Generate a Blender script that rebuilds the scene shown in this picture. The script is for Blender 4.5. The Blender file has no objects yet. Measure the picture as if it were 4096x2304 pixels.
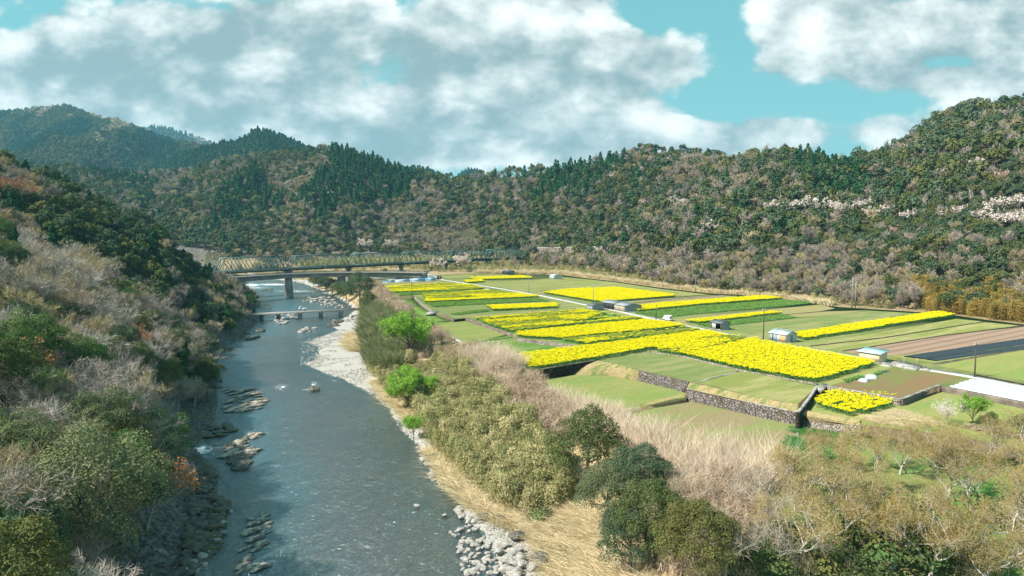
import bpy, math, random
import numpy as np
from mathutils import Vector, Matrix
# ------------------------------------------------------------------ camera, sky, sun
sc = bpy.context.scene
H = 33.0                                   # drone height above the fields
HAZE_D = 0.00008
FPX = 24.0/36.0*4096.0
PITCH = math.atan2(230.0, FPX)
cam_d = bpy.data.cameras.new('camera'); cam = bpy.data.objects.new('camera', cam_d)
sc.collection.objects.link(cam); sc.camera = cam
cam_d.lens = 24; cam_d.sensor_width = 36; cam_d.clip_start = 0.5; cam_d.clip_end = 20000
cam.location = (0, 0, H); cam.rotation_euler = (math.radians(90)-PITCH, 0, 0)
sc.view_settings.view_transform = 'Standard'; sc.view_settings.look = 'None'
sc.view_settings.exposure = 1.0; sc.view_settings.gamma = 1.0
SUN_EL = math.radians(44); SUN_DIR = (-0.93, -0.37)       # ground direction towards the sun
_n = math.hypot(*SUN_DIR); SUN_DIR = (SUN_DIR[0]/_n, SUN_DIR[1]/_n)
sun_d = bpy.data.lights.new('sun', 'SUN'); sun = bpy.data.objects.new('sun', sun_d)
sc.collection.objects.link(sun)
sun_d.energy = 5.0; sun_d.angle = math.radians(0.6); sun_d.color = (1.0, 0.94, 0.84)
sv = Vector((SUN_DIR[0]*math.cos(SUN_EL), SUN_DIR[1]*math.cos(SUN_EL), math.sin(SUN_EL)))
sun.rotation_euler = sv.to_track_quat('Z', 'Y').to_euler()

def ray(u, v):
    x = u-2048.0; y = FPX; z = 1152.0-v
    c, s = math.cos(PITCH), math.sin(PITCH)
    return (x, y*c+z*s, -y*s+z*c)
def P(u, v, z=0.0):
    d = ray(u, v); t = (z-H)/d[2]
    return (d[0]*t, d[1]*t, z)
def PD(u, v, dist):
    d = ray(u, v); t = dist/d[1]
    return (d[0]*t, dist, H+d[2]*t)
def PP(pts, z=0.0): return [P(u, v, z) for u, v in pts]
def project(x, y, z):
    c, s = math.cos(PITCH), math.sin(PITCH)
    zz = z-H; dep = y*c-zz*s; up = y*s+zz*c
    return 2048+FPX*x/dep, 1152-FPX*up/dep

class NB:
    """small node-tree builder"""
    def __init__(s, nt): s.nt = nt; nt.nodes.clear()
    def n(s, t, ins=None, **kw):
        o = s.nt.nodes.new(t)
        for k, v in kw.items(): setattr(o, k, v)
        for k, v in (ins or {}).items(): s.set(o, k, v)
        return o
    def set(s, o, k, v):
        i = o.inputs[k]
        if isinstance(v, bpy.types.NodeSocket): s.nt.links.new(v, i)
        elif isinstance(v, bpy.types.Node): s.nt.links.new(v.outputs[0], i)
        else:
            if hasattr(i.default_value, '__len__') and len(i.default_value) == 4 and len(v) == 3: v = (*v, 1)
            i.default_value = v
    def m(s, op, a, b=0.0, c=0.0, clamp=False):
        o = s.nt.nodes.new('ShaderNodeMath'); o.operation = op; o.use_clamp = clamp
        s.set(o, 0, a); s.set(o, 1, b); s.set(o, 2, c); return o.outputs[0]
    def mix(s, f, a, b, blend='MIX'):
        o = s.nt.nodes.new('ShaderNodeMix'); o.data_type = 'RGBA'; o.blend_type = blend
        s.set(o, 0, f); s.set(o, 6, a); s.set(o, 7, b); return o.outputs[2]
    def ramp(s, f, stops):
        o = s.nt.nodes.new('ShaderNodeMapRange'); o.interpolation_type = 'SMOOTHSTEP'
        s.set(o, 'Value', f); s.set(o, 'From Min', stops[0]); s.set(o, 'From Max', stops[1]); return o.outputs[0]
    def noise(s, vec, scale, detail=4, rough=0.55, dist=0.0):
        return s.n('ShaderNodeTexNoise', {'Vector': vec, 'Scale': scale, 'Detail': detail, 'Roughness': rough, 'Distortion': dist}).outputs[0]

world = bpy.data.worlds.new('World'); sc.world = world; world.use_nodes = True
world.cycles.sampling_method = 'MANUAL'; world.cycles.sample_map_resolution = 256
b = NB(world.node_tree)
sky = b.n('ShaderNodeTexSky', sky_type='NISHITA', sun_disc=False)
sky.sun_elevation = SUN_EL; sky.sun_rotation = math.atan2(SUN_DIR[0], SUN_DIR[1]); sky.altitude = 100
sky.air_density = 1.0; sky.dust_density = 0.6
tc = b.n('ShaderNodeTexCoord'); sep = b.n('ShaderNodeSeparateXYZ', {0: tc.outputs['Generated']})
X, Y, Z = sep.outputs
Yc = b.m('MAXIMUM', Y, 0.08); ax = b.m('DIVIDE', X, Yc); az = b.m('DIVIDE', Z, Yc)
Zp = b.m('ADD', b.m('MAXIMUM', Z, 0.0), 0.16)
px_ = b.m('DIVIDE', X, Zp); py_ = b.m('DIVIDE', Y, Zp)
pl = b.n('ShaderNodeCombineXYZ', {0: px_, 1: py_, 2: b.m('MULTIPLY', az, 2.0)}).outputs[0]
# cumulus cover: blobs in direction space (x/y, z/y), positive = cloud, negative = clear
BL = [(300,130,420,150,.34),(850,230,420,150,.42),(350,420,520,150,.42),(1150,120,330,150,.30),(900,480,520,110,.44),(1560,110,330,130,.34),(1250,420,260,110,.20),
      (2150,110,430,150,.44),(1900,330,360,120,.34),(2350,230,330,120,.36),(2700,240,190,80,.28),(1700,470,300,90,.44),(2150,480,360,90,.42),(2300,600,560,60,.40),(1600,610,360,45,.36),
      (3250,60,330,110,.36),(3600,160,360,110,.44),(3100,270,180,95,.44),(3480,300,200,75,.44),(3980,110,260,150,.38),(3960,330,260,75,.44),(3000,520,420,60,.26),(3620,500,420,70,.24),(700,570,800,80,.34),(2500,590,900,60,.16),(1150,590,400,60,.3),(200,280,500,120,.2),(3100,120,200,90,.2),
      (1480,330,110,120,-.30),(2640,60,230,60,-.40),(2950,150,90,110,-.30),(3300,420,300,32,-.34),(2850,400,150,45,-.34),(1620,30,60,60,-.3),(1380,560,200,40,-.25),(3350,200,70,60,-.15),(3820,250,140,50,-.25),(60,90,60,40,-.3)]
def gsum(L):
    acc = None
    for (u, v, ru, rv, amp) in L:
        d = ray(u, v); cx, cz = d[0]/d[1], d[2]/d[1]; rx, rz = ru/FPX, rv/FPX
        e = b.m('ADD', b.m('POWER', b.m('MULTIPLY', b.m('SUBTRACT', ax, cx), 1/rx), 2.0), b.m('POWER', b.m('MULTIPLY', b.m('SUBTRACT', az, cz), 1/rz), 2.0))
        g = b.m('MULTIPLY', b.m('POWER', 0.45, e), amp); acc = g if acc is None else b.m('ADD', acc, g)
    return acc
acc = gsum(BL)
def dens(off, det):
    cv = b.n('ShaderNodeCombineXYZ', {0: b.m('ADD', ax, off[0]), 1: b.m('MULTIPLY', b.m('ADD', az, off[1]), 1.55), 2: 0.37}).outputs[0]
    n1 = b.noise(cv, 4.6, det, 0.60, 0.0)
    return n1, cv
n0, cv0 = dens((0, 0), 8); n1, _ = dens((0.022, -0.030), 6)
wv = b.n('ShaderNodeVectorMath', {0: cv0, 1: b.n('ShaderNodeVectorMath', {0: b.n('ShaderNodeTexNoise', {'Vector': cv0, 'Scale': 9.0, 'Detail': 3.0}).outputs['Color'], 'Scale': .10}, operation='SCALE').outputs[0]}, operation='ADD').outputs[0]
vor = b.n('ShaderNodeTexVoronoi', {'Vector': wv, 'Scale': 8.0, 'Detail': 2.0, 'Roughness': 0.55}).outputs[0]
puff = b.m('SUBTRACT', 0.42, vor)
D = b.m('ADD', b.m('ADD', b.m('MULTIPLY', b.m('SUBTRACT', n0, 0.5), 1.35), b.m('MULTIPLY', puff, 0.32)), b.m('ADD', 0.425, acc))
cover = b.ramp(D, (0.33, 0.53))
thick = b.ramp(D, (0.50, 1.05))
lit = b.m('ADD', b.m('MULTIPLY', b.m('SUBTRACT', n0, n1), 3.8), b.m('MULTIPLY', puff, 0.9))
gacc = gsum([(900,220,560,130,.75),(520,150,420,90,.35),(1350,130,200,90,.45),(3800,190,420,90,.45),(2300,470,330,50,.35),(2120,180,230,40,.25),(1700,520,280,40,.25),(3650,240,260,50,.3),(3000,600,600,30,.25),(500,470,600,50,.3),(2560,330,200,40,.25)])
white = b.ramp(b.m('ADD', b.m('SUBTRACT', b.m('SUBTRACT', 0.98, b.m('MULTIPLY', gacc, 0.40)), b.m('MULTIPLY', thick, 0.22)), lit), (-0.25, 1.35))
ccol = b.mix(white, (2.1, 2.9, 3.0), (8.0, 8.2, 7.9))
skyc = b.mix(1.0, sky.outputs[0], (0.80, 1.42, 0.92), 'MULTIPLY')
skyc = b.mix(0.85, skyc, (1.45, 3.65, 4.05))
skyc = b.mix(b.m('MULTIPLY', b.ramp(az, (0.30, -0.02)), 0.30), skyc, (3.6, 5.6, 5.7))
fin = b.mix(b.m('MULTIPLY', cover, 0.97), skyc, ccol)
fin = b.mix(b.ramp(Z, (-0.02, -0.10)), fin, (1.2, 1.5, 1.3))
bg = b.n('ShaderNodeBackground', {'Color': fin, 'Strength': 0.080})
b.n('ShaderNodeOutputWorld', {'Surface': bg})

# ------------------------------------------------------------------ helpers
RNG = np.random.default_rng(11)
def link(o): sc.collection.objects.link(o); return o
def mesh_np(name, V, F=None, mats=(), rnd=None, mi=None, smooth=False, attrs=None):
    """V (n,3); F a list of index arrays, each (m,k)"""
    me = bpy.data.meshes.new(name); V = np.asarray(V, np.float32).reshape(-1, 3)
    me.vertices.add(len(V)); me.vertices.foreach_set('co', V.ravel())
    if F is not None:
        F = [np.asarray(f, np.int32) for f in (F if isinstance(F, list) else [F]) if len(f)]
        tot = np.concatenate([np.full(len(f), f.shape[1], np.int32) for f in F])
        idx = np.concatenate([f.ravel() for f in F])
        me.loops.add(len(idx)); me.loops.foreach_set('vertex_index', idx)
        me.polygons.add(len(tot)); st = np.concatenate([[0], np.cumsum(tot)[:-1]]).astype(np.int32)
        me.polygons.foreach_set('loop_start', st); me.polygons.foreach_set('loop_total', tot)
        if mi is not None: me.polygons.foreach_set('material_index', np.asarray(mi, np.int32))
        if smooth: me.polygons.foreach_set('use_smooth', np.ones(len(tot), bool))
        if rnd is not None:
            a = me.attributes.new('rnd', 'FLOAT', 'FACE'); a.data.foreach_set('value', np.asarray(rnd, np.float32))
    for k, (val, typ) in (attrs or {}).items():
        a = me.attributes.new(k, typ, 'POINT'); a.data.foreach_set('vector' if typ == 'FLOAT_VECTOR' else 'value', np.asarray(val).ravel())
    for m_ in (mats if isinstance(mats, (list, tuple)) else [mats]): me.materials.append(m_)
    me.update(calc_edges=True); me.validate() if False else None
    return me
def ob(name, me, parent=None, loc=(0, 0, 0), linkit=True):
    o = bpy.data.objects.new(name, me); o.location = loc
    if parent is not None: o.parent = parent
    if linkit: link(o)
    return o
def tag(o, label=None, cat=None, group=None, kind=None):
    if label: o['label'] = label
    if cat: o['category'] = cat
    if group: o['group'] = group
    if kind: o['kind'] = kind
    return o
def thing(name, label, cat, loc=(0, 0, 0), rz=0.0, group=None):
    o = bpy.data.objects.new(name, None); o.empty_display_size = 0.2; o.location = loc; o.rotation_euler = (0, 0, rz); link(o)
    return tag(o, label, cat, group)

class MB:
    """collects solids; build() links them as one mesh object"""
    def __init__(s): s.V = []; s.F = []; s.n = 0; s.M = []; s.R = []
    def add(s, V, F, mi=0, rnd=None):
        V = np.asarray(V, float).reshape(-1, 3); s.V.append(V)
        for f in F:
            f = np.asarray(f, int)
            if f.ndim == 1: f = f[None]
            s.F.append(f+s.n); s.M.append(np.full(len(f), mi)); s.R.append(RNG.random(len(f)) if rnd is None else np.broadcast_to(rnd, len(f)))
        s.n += len(V); return s
    def box(s, c, size, rz=0.0, mi=0, taper=1.0):
        x, y, z = [q/2 for q in size]
        v = np.array([[sx*x*(taper if sz > 0 else 1), sy*y*(taper if sz > 0 else 1), sz*z] for sz in (-1, 1) for sx, sy in ((-1, -1), (1, -1), (1, 1), (-1, 1))])
        cs, sn = math.cos(rz), math.sin(rz); v = v @ np.array([[cs, sn, 0], [-sn, cs, 0], [0, 0, 1]])
        return s.add(v+np.array(c), [[0, 3, 2, 1], [4, 5, 6, 7], [0, 1, 5, 4], [1, 2, 6, 5], [2, 3, 7, 6], [3, 0, 4, 7]], mi)
    def beam(s, p0, p1, w, h, mi=0):
        p0, p1 = np.array(p0, float), np.array(p1, float); d = p1-p0; L = np.linalg.norm(d); d /= L
        up = np.array([0, 0, 1.0]) if abs(d[2]) < .98 else np.array([1.0, 0, 0])
        a = np.cross(d, up); a /= np.linalg.norm(a); c = np.cross(a, d)
        v = [p+a*sa*w/2+c*sc_*h/2 for p in (p0, p1) for sa, sc_ in ((-1, -1), (1, -1), (1, 1), (-1, 1))]
        return s.add(v, [[0, 1, 2, 3], [7, 6, 5, 4], [0, 4, 5, 1], [1, 5, 6, 2], [2, 6, 7, 3], [3, 7, 4, 0]], mi)
    def tube(s, pts, rad, k=8, mi=0, cap=True):
        pts = np.array(pts, float); n = len(pts); rad = np.broadcast_to(rad, n)
        T = np.gradient(pts, axis=0); T /= np.linalg.norm(T, axis=1)[:, None]+1e-9
        up = np.array([0.31, 0.17, .93]) if abs(T[:, 2]).mean() < .8 else np.array([1., .1, 0])
        A = np.cross(T, up); A /= np.linalg.norm(A, axis=1)[:, None]; B = np.cross(T, A)
        an = np.arange(k)/k*2*math.pi
        V = pts[:, None]+rad[:, None, None]*(A[:, None]*np.cos(an)[None, :, None]+B[:, None]*np.sin(an)[None, :, None])
        q = []
        for i in range(n-1):
            for j in range(k): q.append([i*k+j, i*k+(j+1) % k, (i+1)*k+(j+1) % k, (i+1)*k+j])
        F = [q]
        if cap: F += [[list(range(k))[::-1]], [[(n-1)*k+j for j in range(k)]]]
        return s.add(V, F, mi)
    def prism(s, poly, z0, z1, mi=0, mi_side=None):
        """poly: list of (x,y), extruded; ngon caps"""
        p = np.array([q[:2] for q in poly], float)
        if 0.5*np.sum(p[:, 0]*np.roll(p[:, 1], -1)-p[:, 1]*np.roll(p[:, 0], -1)) < 0: p = p[::-1]
        n = len(p); V = np.vstack([np.c_[p, np.full(n, z0)], np.c_[p, np.full(n, z1)]])
        s.add(V, [[list(range(n))[::-1]]], mi if mi_side is None else mi_side); s.n -= len(V); s.V.pop()
        s.add(V, [[[n+i for i in range(n)]]], mi); s.n -= len(V); s.V.pop()
        return s.add(V, [[[i, (i+1) % n, n+(i+1) % n, n+i] for i in range(n)]], mi if mi_side is None else mi_side)
    def build(s, name, mats, parent=None, loc=(0, 0, 0), smooth=False):
        by = {}
        V = np.vstack(s.V)
        ks = sorted(set(f.shape[1] for f in s.F)); F = []; M = []; R = []
        for k in ks:
            sel = [i for i, f in enumerate(s.F) if f.shape[1] == k]
            F.append(np.vstack([s.F[i] for i in sel])); M.append(np.concatenate([s.M[i] for i in sel])); R.append(np.concatenate([s.R[i] for i in sel]))
        me = mesh_np(name, V, F, mats, rnd=np.concatenate(R), mi=np.concatenate(M), smooth=smooth)
        return ob(name, me, parent, loc)

def in_poly(x, y, poly):
    x = np.asarray(x, float); y = np.asarray(y, float); ins = np.zeros(x.shape, bool); n = len(poly)
    for i in range(n):
        x0, y0 = poly[i][:2]; x1, y1 = poly[(i+1) % n][:2]
        if y0 == y1: continue
        c = ((y0 > y) != (y1 > y)) & (x < (x1-x0)*(y-y0)/(y1-y0)+x0); ins ^= c
    return ins
def d_line(x, y, pl, closed=True):
    d = np.full(np.shape(x), 1e9); n = len(pl)
    for i in range(n if closed else n-1):
        ax_, ay_ = pl[i][:2]; bx_, by_ = pl[(i+1) % n][:2]; dx, dy = bx_-ax_, by_-ay_
        t = np.clip(((x-ax_)*dx+(y-ay_)*dy)/(dx*dx+dy*dy+1e-9), 0, 1)
        d = np.minimum(d, np.hypot(x-ax_-t*dx, y-ay_-t*dy))
    return d
def vnoise(x, y, seed=0):
    """smooth value noise, vectorised, range about -1..1"""
    x = np.asarray(x, float); y = np.asarray(y, float)
    xi = np.floor(x).astype(np.int64); yi = np.floor(y).astype(np.int64); fx = x-xi; fy = y-yi
    fx = fx*fx*(3-2*fx); fy = fy*fy*(3-2*fy)
    def h(i, j):
        k = (i*374761393+j*668265263+seed*974711) & 0x7fffffff; k = ((k ^ (k >> 13))*1274126177) & 0x7fffffff
        return ((k ^ (k >> 16)) & 0xffff)/32767.5-1
    return (h(xi, yi)*(1-fx)+h(xi+1, yi)*fx)*(1-fy)+(h(xi, yi+1)*(1-fx)+h(xi+1, yi+1)*fx)*fy
def fbm(x, y, o=4, seed=0):
    a = 1.0; t = 0; r = 0
    for i in range(o): r = r+a*vnoise(x*2**i, y*2**i, seed+i*7); t += a; a *= .5
    return r/t

# ------------------------------------------------------------------ materials
def mat(name, rough=0.85, spec=0.25):
    m_ = bpy.data.materials.new(name); m_.use_nodes = True; nb = NB(m_.node_tree)
    return m_, nb
def pmat(name, c1, c2=None, scale=3.0, rough=0.85, spec=0.2, bump=0.0, metal=0.0, detail=6, c3=None, scale3=0.15, rnd=0.0, thr=(0.35, 0.65), stretch=None, obj=False):
    m_, nb = mat(name); tcn = nb.n('ShaderNodeTexCoord'); vec = tcn.outputs['Object']
    if stretch: vec = nb.n('ShaderNodeMapping', {'Vector': vec, 'Scale': stretch}).outputs[0]
    c2 = c2 or tuple(q*.8 for q in c1)
    nz = nb.noise(vec, scale, detail, .62); col = nb.mix(nb.ramp(nz, thr), c1, c2)
    if c3: col = nb.mix(nb.ramp(nb.noise(vec, scale3, 3, .6), (.42, .6)), col, c3)
    if rnd:
        at = nb.n('ShaderNodeAttribute', attribute_name='rnd').outputs['Fac']
        k = nb.m('ADD', 1-rnd, nb.m('MULTIPLY', at, 2*rnd)); col = nb.mix(1.0, col, nb.n('ShaderNodeCombineXYZ', {0: k, 1: k, 2: k}).outputs[0], 'MULTIPLY')
    bs = nb.n('ShaderNodeBsdfPrincipled', {'Base Color': col, 'Roughness': rough, 'Specular IOR Level': spec, 'Metallic': metal})
    if bump:
        bp = nb.n('ShaderNodeBump', {'Strength': 1.0, 'Distance': bump, 'Height': nz}); nb.set(bs, 'Normal', bp.outputs[0])
    nb.n('ShaderNodeOutputMaterial', {'Surface': bs}); return m_
def leafmat(name, ca, cb, cc=None, trans=0.25, inst=0.25, patch=0.02):
    """leaf material: hue varies per leaf and per plant"""
    m_, nb = mat(name); at = nb.n('ShaderNodeAttribute', attribute_name='rnd').outputs['Fac']
    col = nb.mix(at, ca, cb)
    oi = nb.n('ShaderNodeObjectInfo'); rn = oi.outputs['Random']
    if cc: col = nb.mix(nb.m('MULTIPLY', nb.ramp(rn, (.45, 1.0)), .8), col, cc)
    k = nb.m('ADD', 1-inst, nb.m('MULTIPLY', nb.m('FRACT', nb.m('MULTIPLY', rn, 7.13)), 2*inst))
    col = nb.mix(1.0, col, nb.n('ShaderNodeCombineXYZ', {0: k, 1: k, 2: k}).outputs[0], 'MULTIPLY')
    d = nb.n('ShaderNodeBsdfDiffuse', {'Color': col})
    if trans:
        t = nb.n('ShaderNodeBsdfTranslucent', {'Color': nb.mix(1.0, col, (1.1, 1.2, .6), 'MULTIPLY')})
        d = nb.n('ShaderNodeMixShader', {0: trans, 1: d, 2: t})
    nb.n('ShaderNodeOutputMaterial', {'Surface': d}); return m_
M = {}
# ------------------------------------------------------------------ the lie of the land
WZ = -10.0                                  # river level; fields are z = 0
LSH = [(700,2600),(755,2304),(830,2230),(874,2185),(894,2110),(918,2030),(868,1982),(866,1887),(778,1790),(834,1728),(850,1702),(868,1622),(862,1560),(874,1523),(852,1444),(864,1410),(872,1476-40),(905,1390),(960,1350),(1000,1318),(1030,1290),(1046,1240),(1034,1178),(990,1158),(900,1146),(800,1132),(650,1118)]
RSH = [(700,1088),(860,1096),(980,1106),(1110,1119),(1213,1134),(1328,1178),(1396,1218),(1424,1242),(1376,1270),(1317,1301),(1352,1321),(1269,1353),(1229,1369),(1277,1389),(1262,1438),(1217,1456),(1278,1486),(1362,1514),(1421,1546),(1493,1581),(1537,1625),(1572,1677),(1612,1729),(1676,1788),(1731,1859),(1767,1950),(1855,2014),(1819,2042),(1910,2117),(1958,2185),(2018,2304),(2150,2600)]
RIVER = [p[:2] for p in PP(LSH, WZ)+PP(RSH, WZ)]
GRAV = [(1213,1134),(1396,1218),(1437,1262),(1440,1299),(1425,1331),(1400,1391),(1453,1422),(1469,1490),(1501,1518),(1541,1589),(1600,1637),(1660,1717),(1690,1772),(1716,1800),(1750,1850),(1800,1930),(1870,2006),(1950,2060),(2042,2106),(2110,2150),(2179,2245),(2260,2400),(2400,2700),(1500,2700)]
GRAVW = RIVER[len(LSH)+4:] + [p[:2] for p in PP(GRAV[2:-1], WZ+.6)[::-1]]
UPx = [(1494,1141),(1480,1120),(1620,1108),(1780,1098),(1900,1094),(2060,1094),(2250,1100),(2359,1114),(2474,1127),(2637,1150),(2836,1173),(2955,1179),(3154,1198),(3259,1210),(3342,1227),(3489,1236),(3644,1246),(3827,1262),(3938,1278),(4096,1298),(4600,1370),(5300,1470),
       (5300,1850),(4096,1609),(3762,1544),(3604,1598),(3306,1544),(3271,1544),(3191,1618),(3024,1588),(2775,1529),(2556,1481),(2397,1440),(2125,1487),(2064,1430),(2340,1386),(2070,1353),(2046,1335),(1861,1273),(1814,1278),(1728,1245),(1688,1219),(1657,1187),(1569,1192)]
LSx = [(1569,1193),(1657,1189),(1688,1221),(1728,1247),(1814,1280),(1861,1276),(2046,1338),(2070,1356),(2340,1388),(2064,1432),(2020,1434),(1947,1408),(1879,1380),(1708,1310),(1609,1249)]
M1x = [(3191,1640),(3271,1548),(3306,1550),(3604,1604),(3762,1550),(4096,1618),(5300,1860),(5300,2060),(4096,1800),(3870,1750),(3700,1728),(3440,1697),(3208,1663)]
L1x = [(2118,1500),(2397,1440),(2556,1481),(2760,1540),(2745,1597),(2560,1628),(2480,1655),(2430,1648),(2200,1598),(2110,1525)]
L2x = [(2480,1660),(2745,1597),(2775,1560),(3024,1600),(3195,1655),(3225,1690),(3440,1735),(3700,1765),(4096,1830),(5300,2080),(7500,2500),(5200,2900),(2840,2900),(2700,2100),(2590,1800)]
Z_LS, Z_M1, Z_L1, Z_L2 = -0.9, -1.2, -2.4, -3.1
SLABS = [('UP', UPx, 0.0), ('LS', LSx, Z_LS), ('M1', M1x, Z_M1), ('L1', L1x, Z_L1), ('L2', L2x, Z_L2)]
SLW = {n: ([p[:2] for p in PP(px, z)], z) for n, px, z in SLABS}

def prof(pts):          # (u, v, ridge distance, tree height, foot distance)
    R = []
    for u, v, d, th, f in pts:
        q = PD(u, v, d); R.append((q[0]/q[1], q[2]-th, d, f))
    R.sort(); return np.array(R)
LAY_A = prof([(-1500,300,330,9,0),(-600,480,330,9,0),(0,590,335,9,0),(80,645,340,9,0),(199,680,345,9,0),(294,712,350,9,0),(378,760,355,9,0),(477,815,360,9,0),(556,855,365,9,0),(656,910,372,9,0),(676,963,375,9,0),(755,1030,378,9,0),(847,1085,380,8,0),(920,1122,375,7.5,0),(990,1168,360,7,0),(1050,1235,335,6,0),(1080,1275,320,6,0)])
LAY_B = prof([(-1500,660,1000,8,560),(80,652,1000,8,560),(300,660,1050,8,580),(500,690,1100,8,600),(640,682,1100,8,620),(760,670,1100,8,640),(860,645,1080,8,650),(1000,615,1060,8,660),(1115,598,1050,8,690),(1200,600,1040,8,700),(1290,582,1030,9,715),(1342,572,1030,9,725),(1421,594,1030,8,735),(1580,655,1010,8,740),(1680,680,990,8,740),(1779,704,980,8,735),(1850,708,960,8,730),(1938,682,930,8,720),(2048,681,900,8,700),(2207,661,880,8,660),(2318,647,860,8,620),(2426,625,830,8,570),(2505,598,800,8,530),(2580,580,790,8,480),(2644,590,780,8,450),(2803,602,760,8,400),(2902,618,740,8,380),(2962,621,730,8,372),(3001,606,715,8,366),(3072,604,700,8,358),(3214,595,690,8,345),(3261,610,690,8,338),(3337,636,690,8,330),(3403,630,680,8,322),(3451,606,670,8,316),(3498,610,660,8,311),(3602,560,640,8,302),(3725,480,630,8,290),(3782,442,625,8,285),(3877,409,620,8,278),(4096,390,620,8,260),(4400,370,600,8,240),(5200,420,560,8,215),(6200,500,520,8,190)])
LAY_D1 = prof([(-1500,520,2500,5,1350),(0,447,2500,5,1350),(80,440,2500,5,1350),(143,432,2500,5,1350),(270,422,2500,5,1350),(318,440,2500,5,1350),(413,472,2450,5,1350),(477,480,2400,5,1350),(556,510,2350,5,1350),(636,544,2300,5,1350),(715,562,2250,5,1350),(850,596,2200,5,1350),(1000,640,2100,5,1350),(1200,760,2000,5,1350),(1300,900,2000,5,1350)])
LAY_D2 = prof([(300,640,4200,0,3000),(560,520,4200,0,3000),(605,508,4200,0,3000),(668,512,4200,0,3000),(763,543,4200,0,3000),(843,571,4200,0,3000),(1000,650,4200,0,3000)])
LAY_D3 = prof([(500,760,1750,6,1250),(700,620,1750,6,1250),(850,578,1750,6,1250),(954,556,1750,6,1250),(1017,520,1750,6,1250),(1049,516,1750,6,1250),(1113,531,1750,6,1250),(1177,562,1750,6,1250),(1248,597,1750,6,1250),(1400,700,1750,6,1250)])
LAY_E = prof([(1400,760,1900,6,1300),(1560,690,1900,6,1300),(1655,663,1900,6,1300),(1700,670,1900,6,1300),(1760,690,1900,6,1300),(1800,720,2500,6,1600),(1850,690,2600,6,1600),(1885,674,2600,6,1600),(1920,682,2600,6,1600),(1990,740,2600,6,1600)])

def layer(L, x, y, p=1.15, amp=0.16, seed=1, gs=90.0):
    r = x/y; zr = np.interp(r, L[:, 0], L[:, 1]); yr = np.interp(r, L[:, 0], L[:, 2]); y0 = np.interp(r, L[:, 0], L[:, 3])
    out = (r < L[0, 0]) | (r > L[-1, 0])
    t = (y-y0)/(yr-y0); tc_ = np.clip(t, 0, 1)
    z = zr*tc_**p
    w = np.clip(np.sin(np.pi*np.clip(tc_, 0, 1)), 0, 1)
    g = 1-2*np.abs(fbm(x/gs+.25*y/gs, y/(gs*2.2), 3, seed)); z = z+w*amp*np.maximum(zr, 20)*g*.9
    z = np.where(t > 1, zr-0.45*(y-yr), z); z = np.where(t < 0, -60, z); z = np.where(out, -60, z)
    return z
SHL = [p[:2] for p in PP(LSH, WZ)]
_sy = np.array([p[1] for p in SHL]); _sx = np.array([p[0] for p in SHL]); _o = np.argsort(_sy)
def shore_x(y): return np.interp(y, _sy[_o], _sx[_o])
def ground_z(x, y):
    x = np.asarray(x, float); y = np.asarray(y, float)
    inr = in_poly(x, y, RIVER); dr = d_line(x, y, RIVER)
    left = (x < shore_x(y)-0.0) & ~inr
    dg = np.where(in_poly(x, y, GRAVW), 0, d_line(x, y, GRAVW)); dg = np.minimum(dg, dr)
    zb = np.full(x.shape, 0.0); best = np.full(x.shape, 1e9); ins = np.zeros(x.shape, bool)
    for n, (pl, z) in SLW.items():
        d = d_line(x, y, pl); i = in_poly(x, y, pl); ins |= i; d = np.where(i, 0, d)
        zb = np.where(d < best, z-.35, zb); best = np.minimum(best, d)
    t = dg/(dg+best+1e-3); t = t*t*(3-2*t)
    zg = WZ+np.minimum(0.045*dr, 1.1)
    z = np.where(dg <= 0.01, zg, (WZ+.5)+t*(zb-(WZ+.5)))
    z = z + np.where((dg > 2) & (best > 3), .5*fbm(x/9, y/9, 3, 5), 0) + 0.10*fbm(x/2.2, y/2.2, 3, 9)
    # beyond the plateau: flat valley floor
    far = (y > 520) & ~inr & ~left; z = np.where(far & (best > 3), np.minimum(0.0, WZ+.4+dr*.10), z)
    # left spur
    r = x/y; zr = np.interp(r, LAY_A[:, 0], LAY_A[:, 1]); yr = np.interp(r, LAY_A[:, 0], LAY_A[:, 2])
    xr = r*yr; sR = np.maximum(d_line(xr, yr, RIVER), 6.0); k = np.clip((zr-WZ)/sR, .15, 1.1)
    s = dr; shelf = np.clip(s/np.where(y < 165, 13.0, 6.0), 0, 1)**1.5
    za = WZ+.15+k*s*shelf*(1+.10*fbm(x/38, y/38, 3, 3)*np.clip(s/30, 0, 1)*np.clip((yr-y)/60, 0, 1))+shelf*0.9*fbm(x/14, y/14, 3, 4)
    za = np.where(y > yr, np.minimum(za, zr+(k*0+0.0)-0.7*(y-yr)), za)
    za = np.where(s < 16, za+(0.9*np.abs(fbm(x/2.1+.6*y/2.1, y/5, 4, 12)))*(1-s/16)*np.clip(s/1.2, 0, 1), za)
    za = np.where(left & (r < LAY_A[-1, 0]+.02), za, -60)
    z = np.where(left, np.maximum(za, np.where(y > 380, np.minimum(WZ+.3+.12*dr, 2), -60)), z)
    for L, a, sd, gs in ((LAY_B, .13, 21, 95.), (LAY_D1, .20, 33, 260.), (LAY_D2, .15, 44, 300.), (LAY_D3, .17, 55, 200.), (LAY_E, .15, 66, 200.)):
        zz = layer(L, x, y, 1.1, a, sd, gs); z = np.where(inr, z, np.maximum(z, zz))
    bed = WZ-.12-np.minimum(dr*.09, 1.3)+.16*fbm(x/2.6, y/2.6, 3, 8)*np.clip(dr/3, 0, 1)
    z = np.where(inr, bed, z)
    z = np.where(ins, -5.5, z)
    return z
NR, NY = 640, 680
R0, R1 = -1.35, 1.35; Y0, Y1 = 22.0, 5600.0
gr_ = np.linspace(R0, R1, NR); gy_ = Y0*(Y1/Y0)**(np.arange(NY)/(NY-1))
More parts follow.
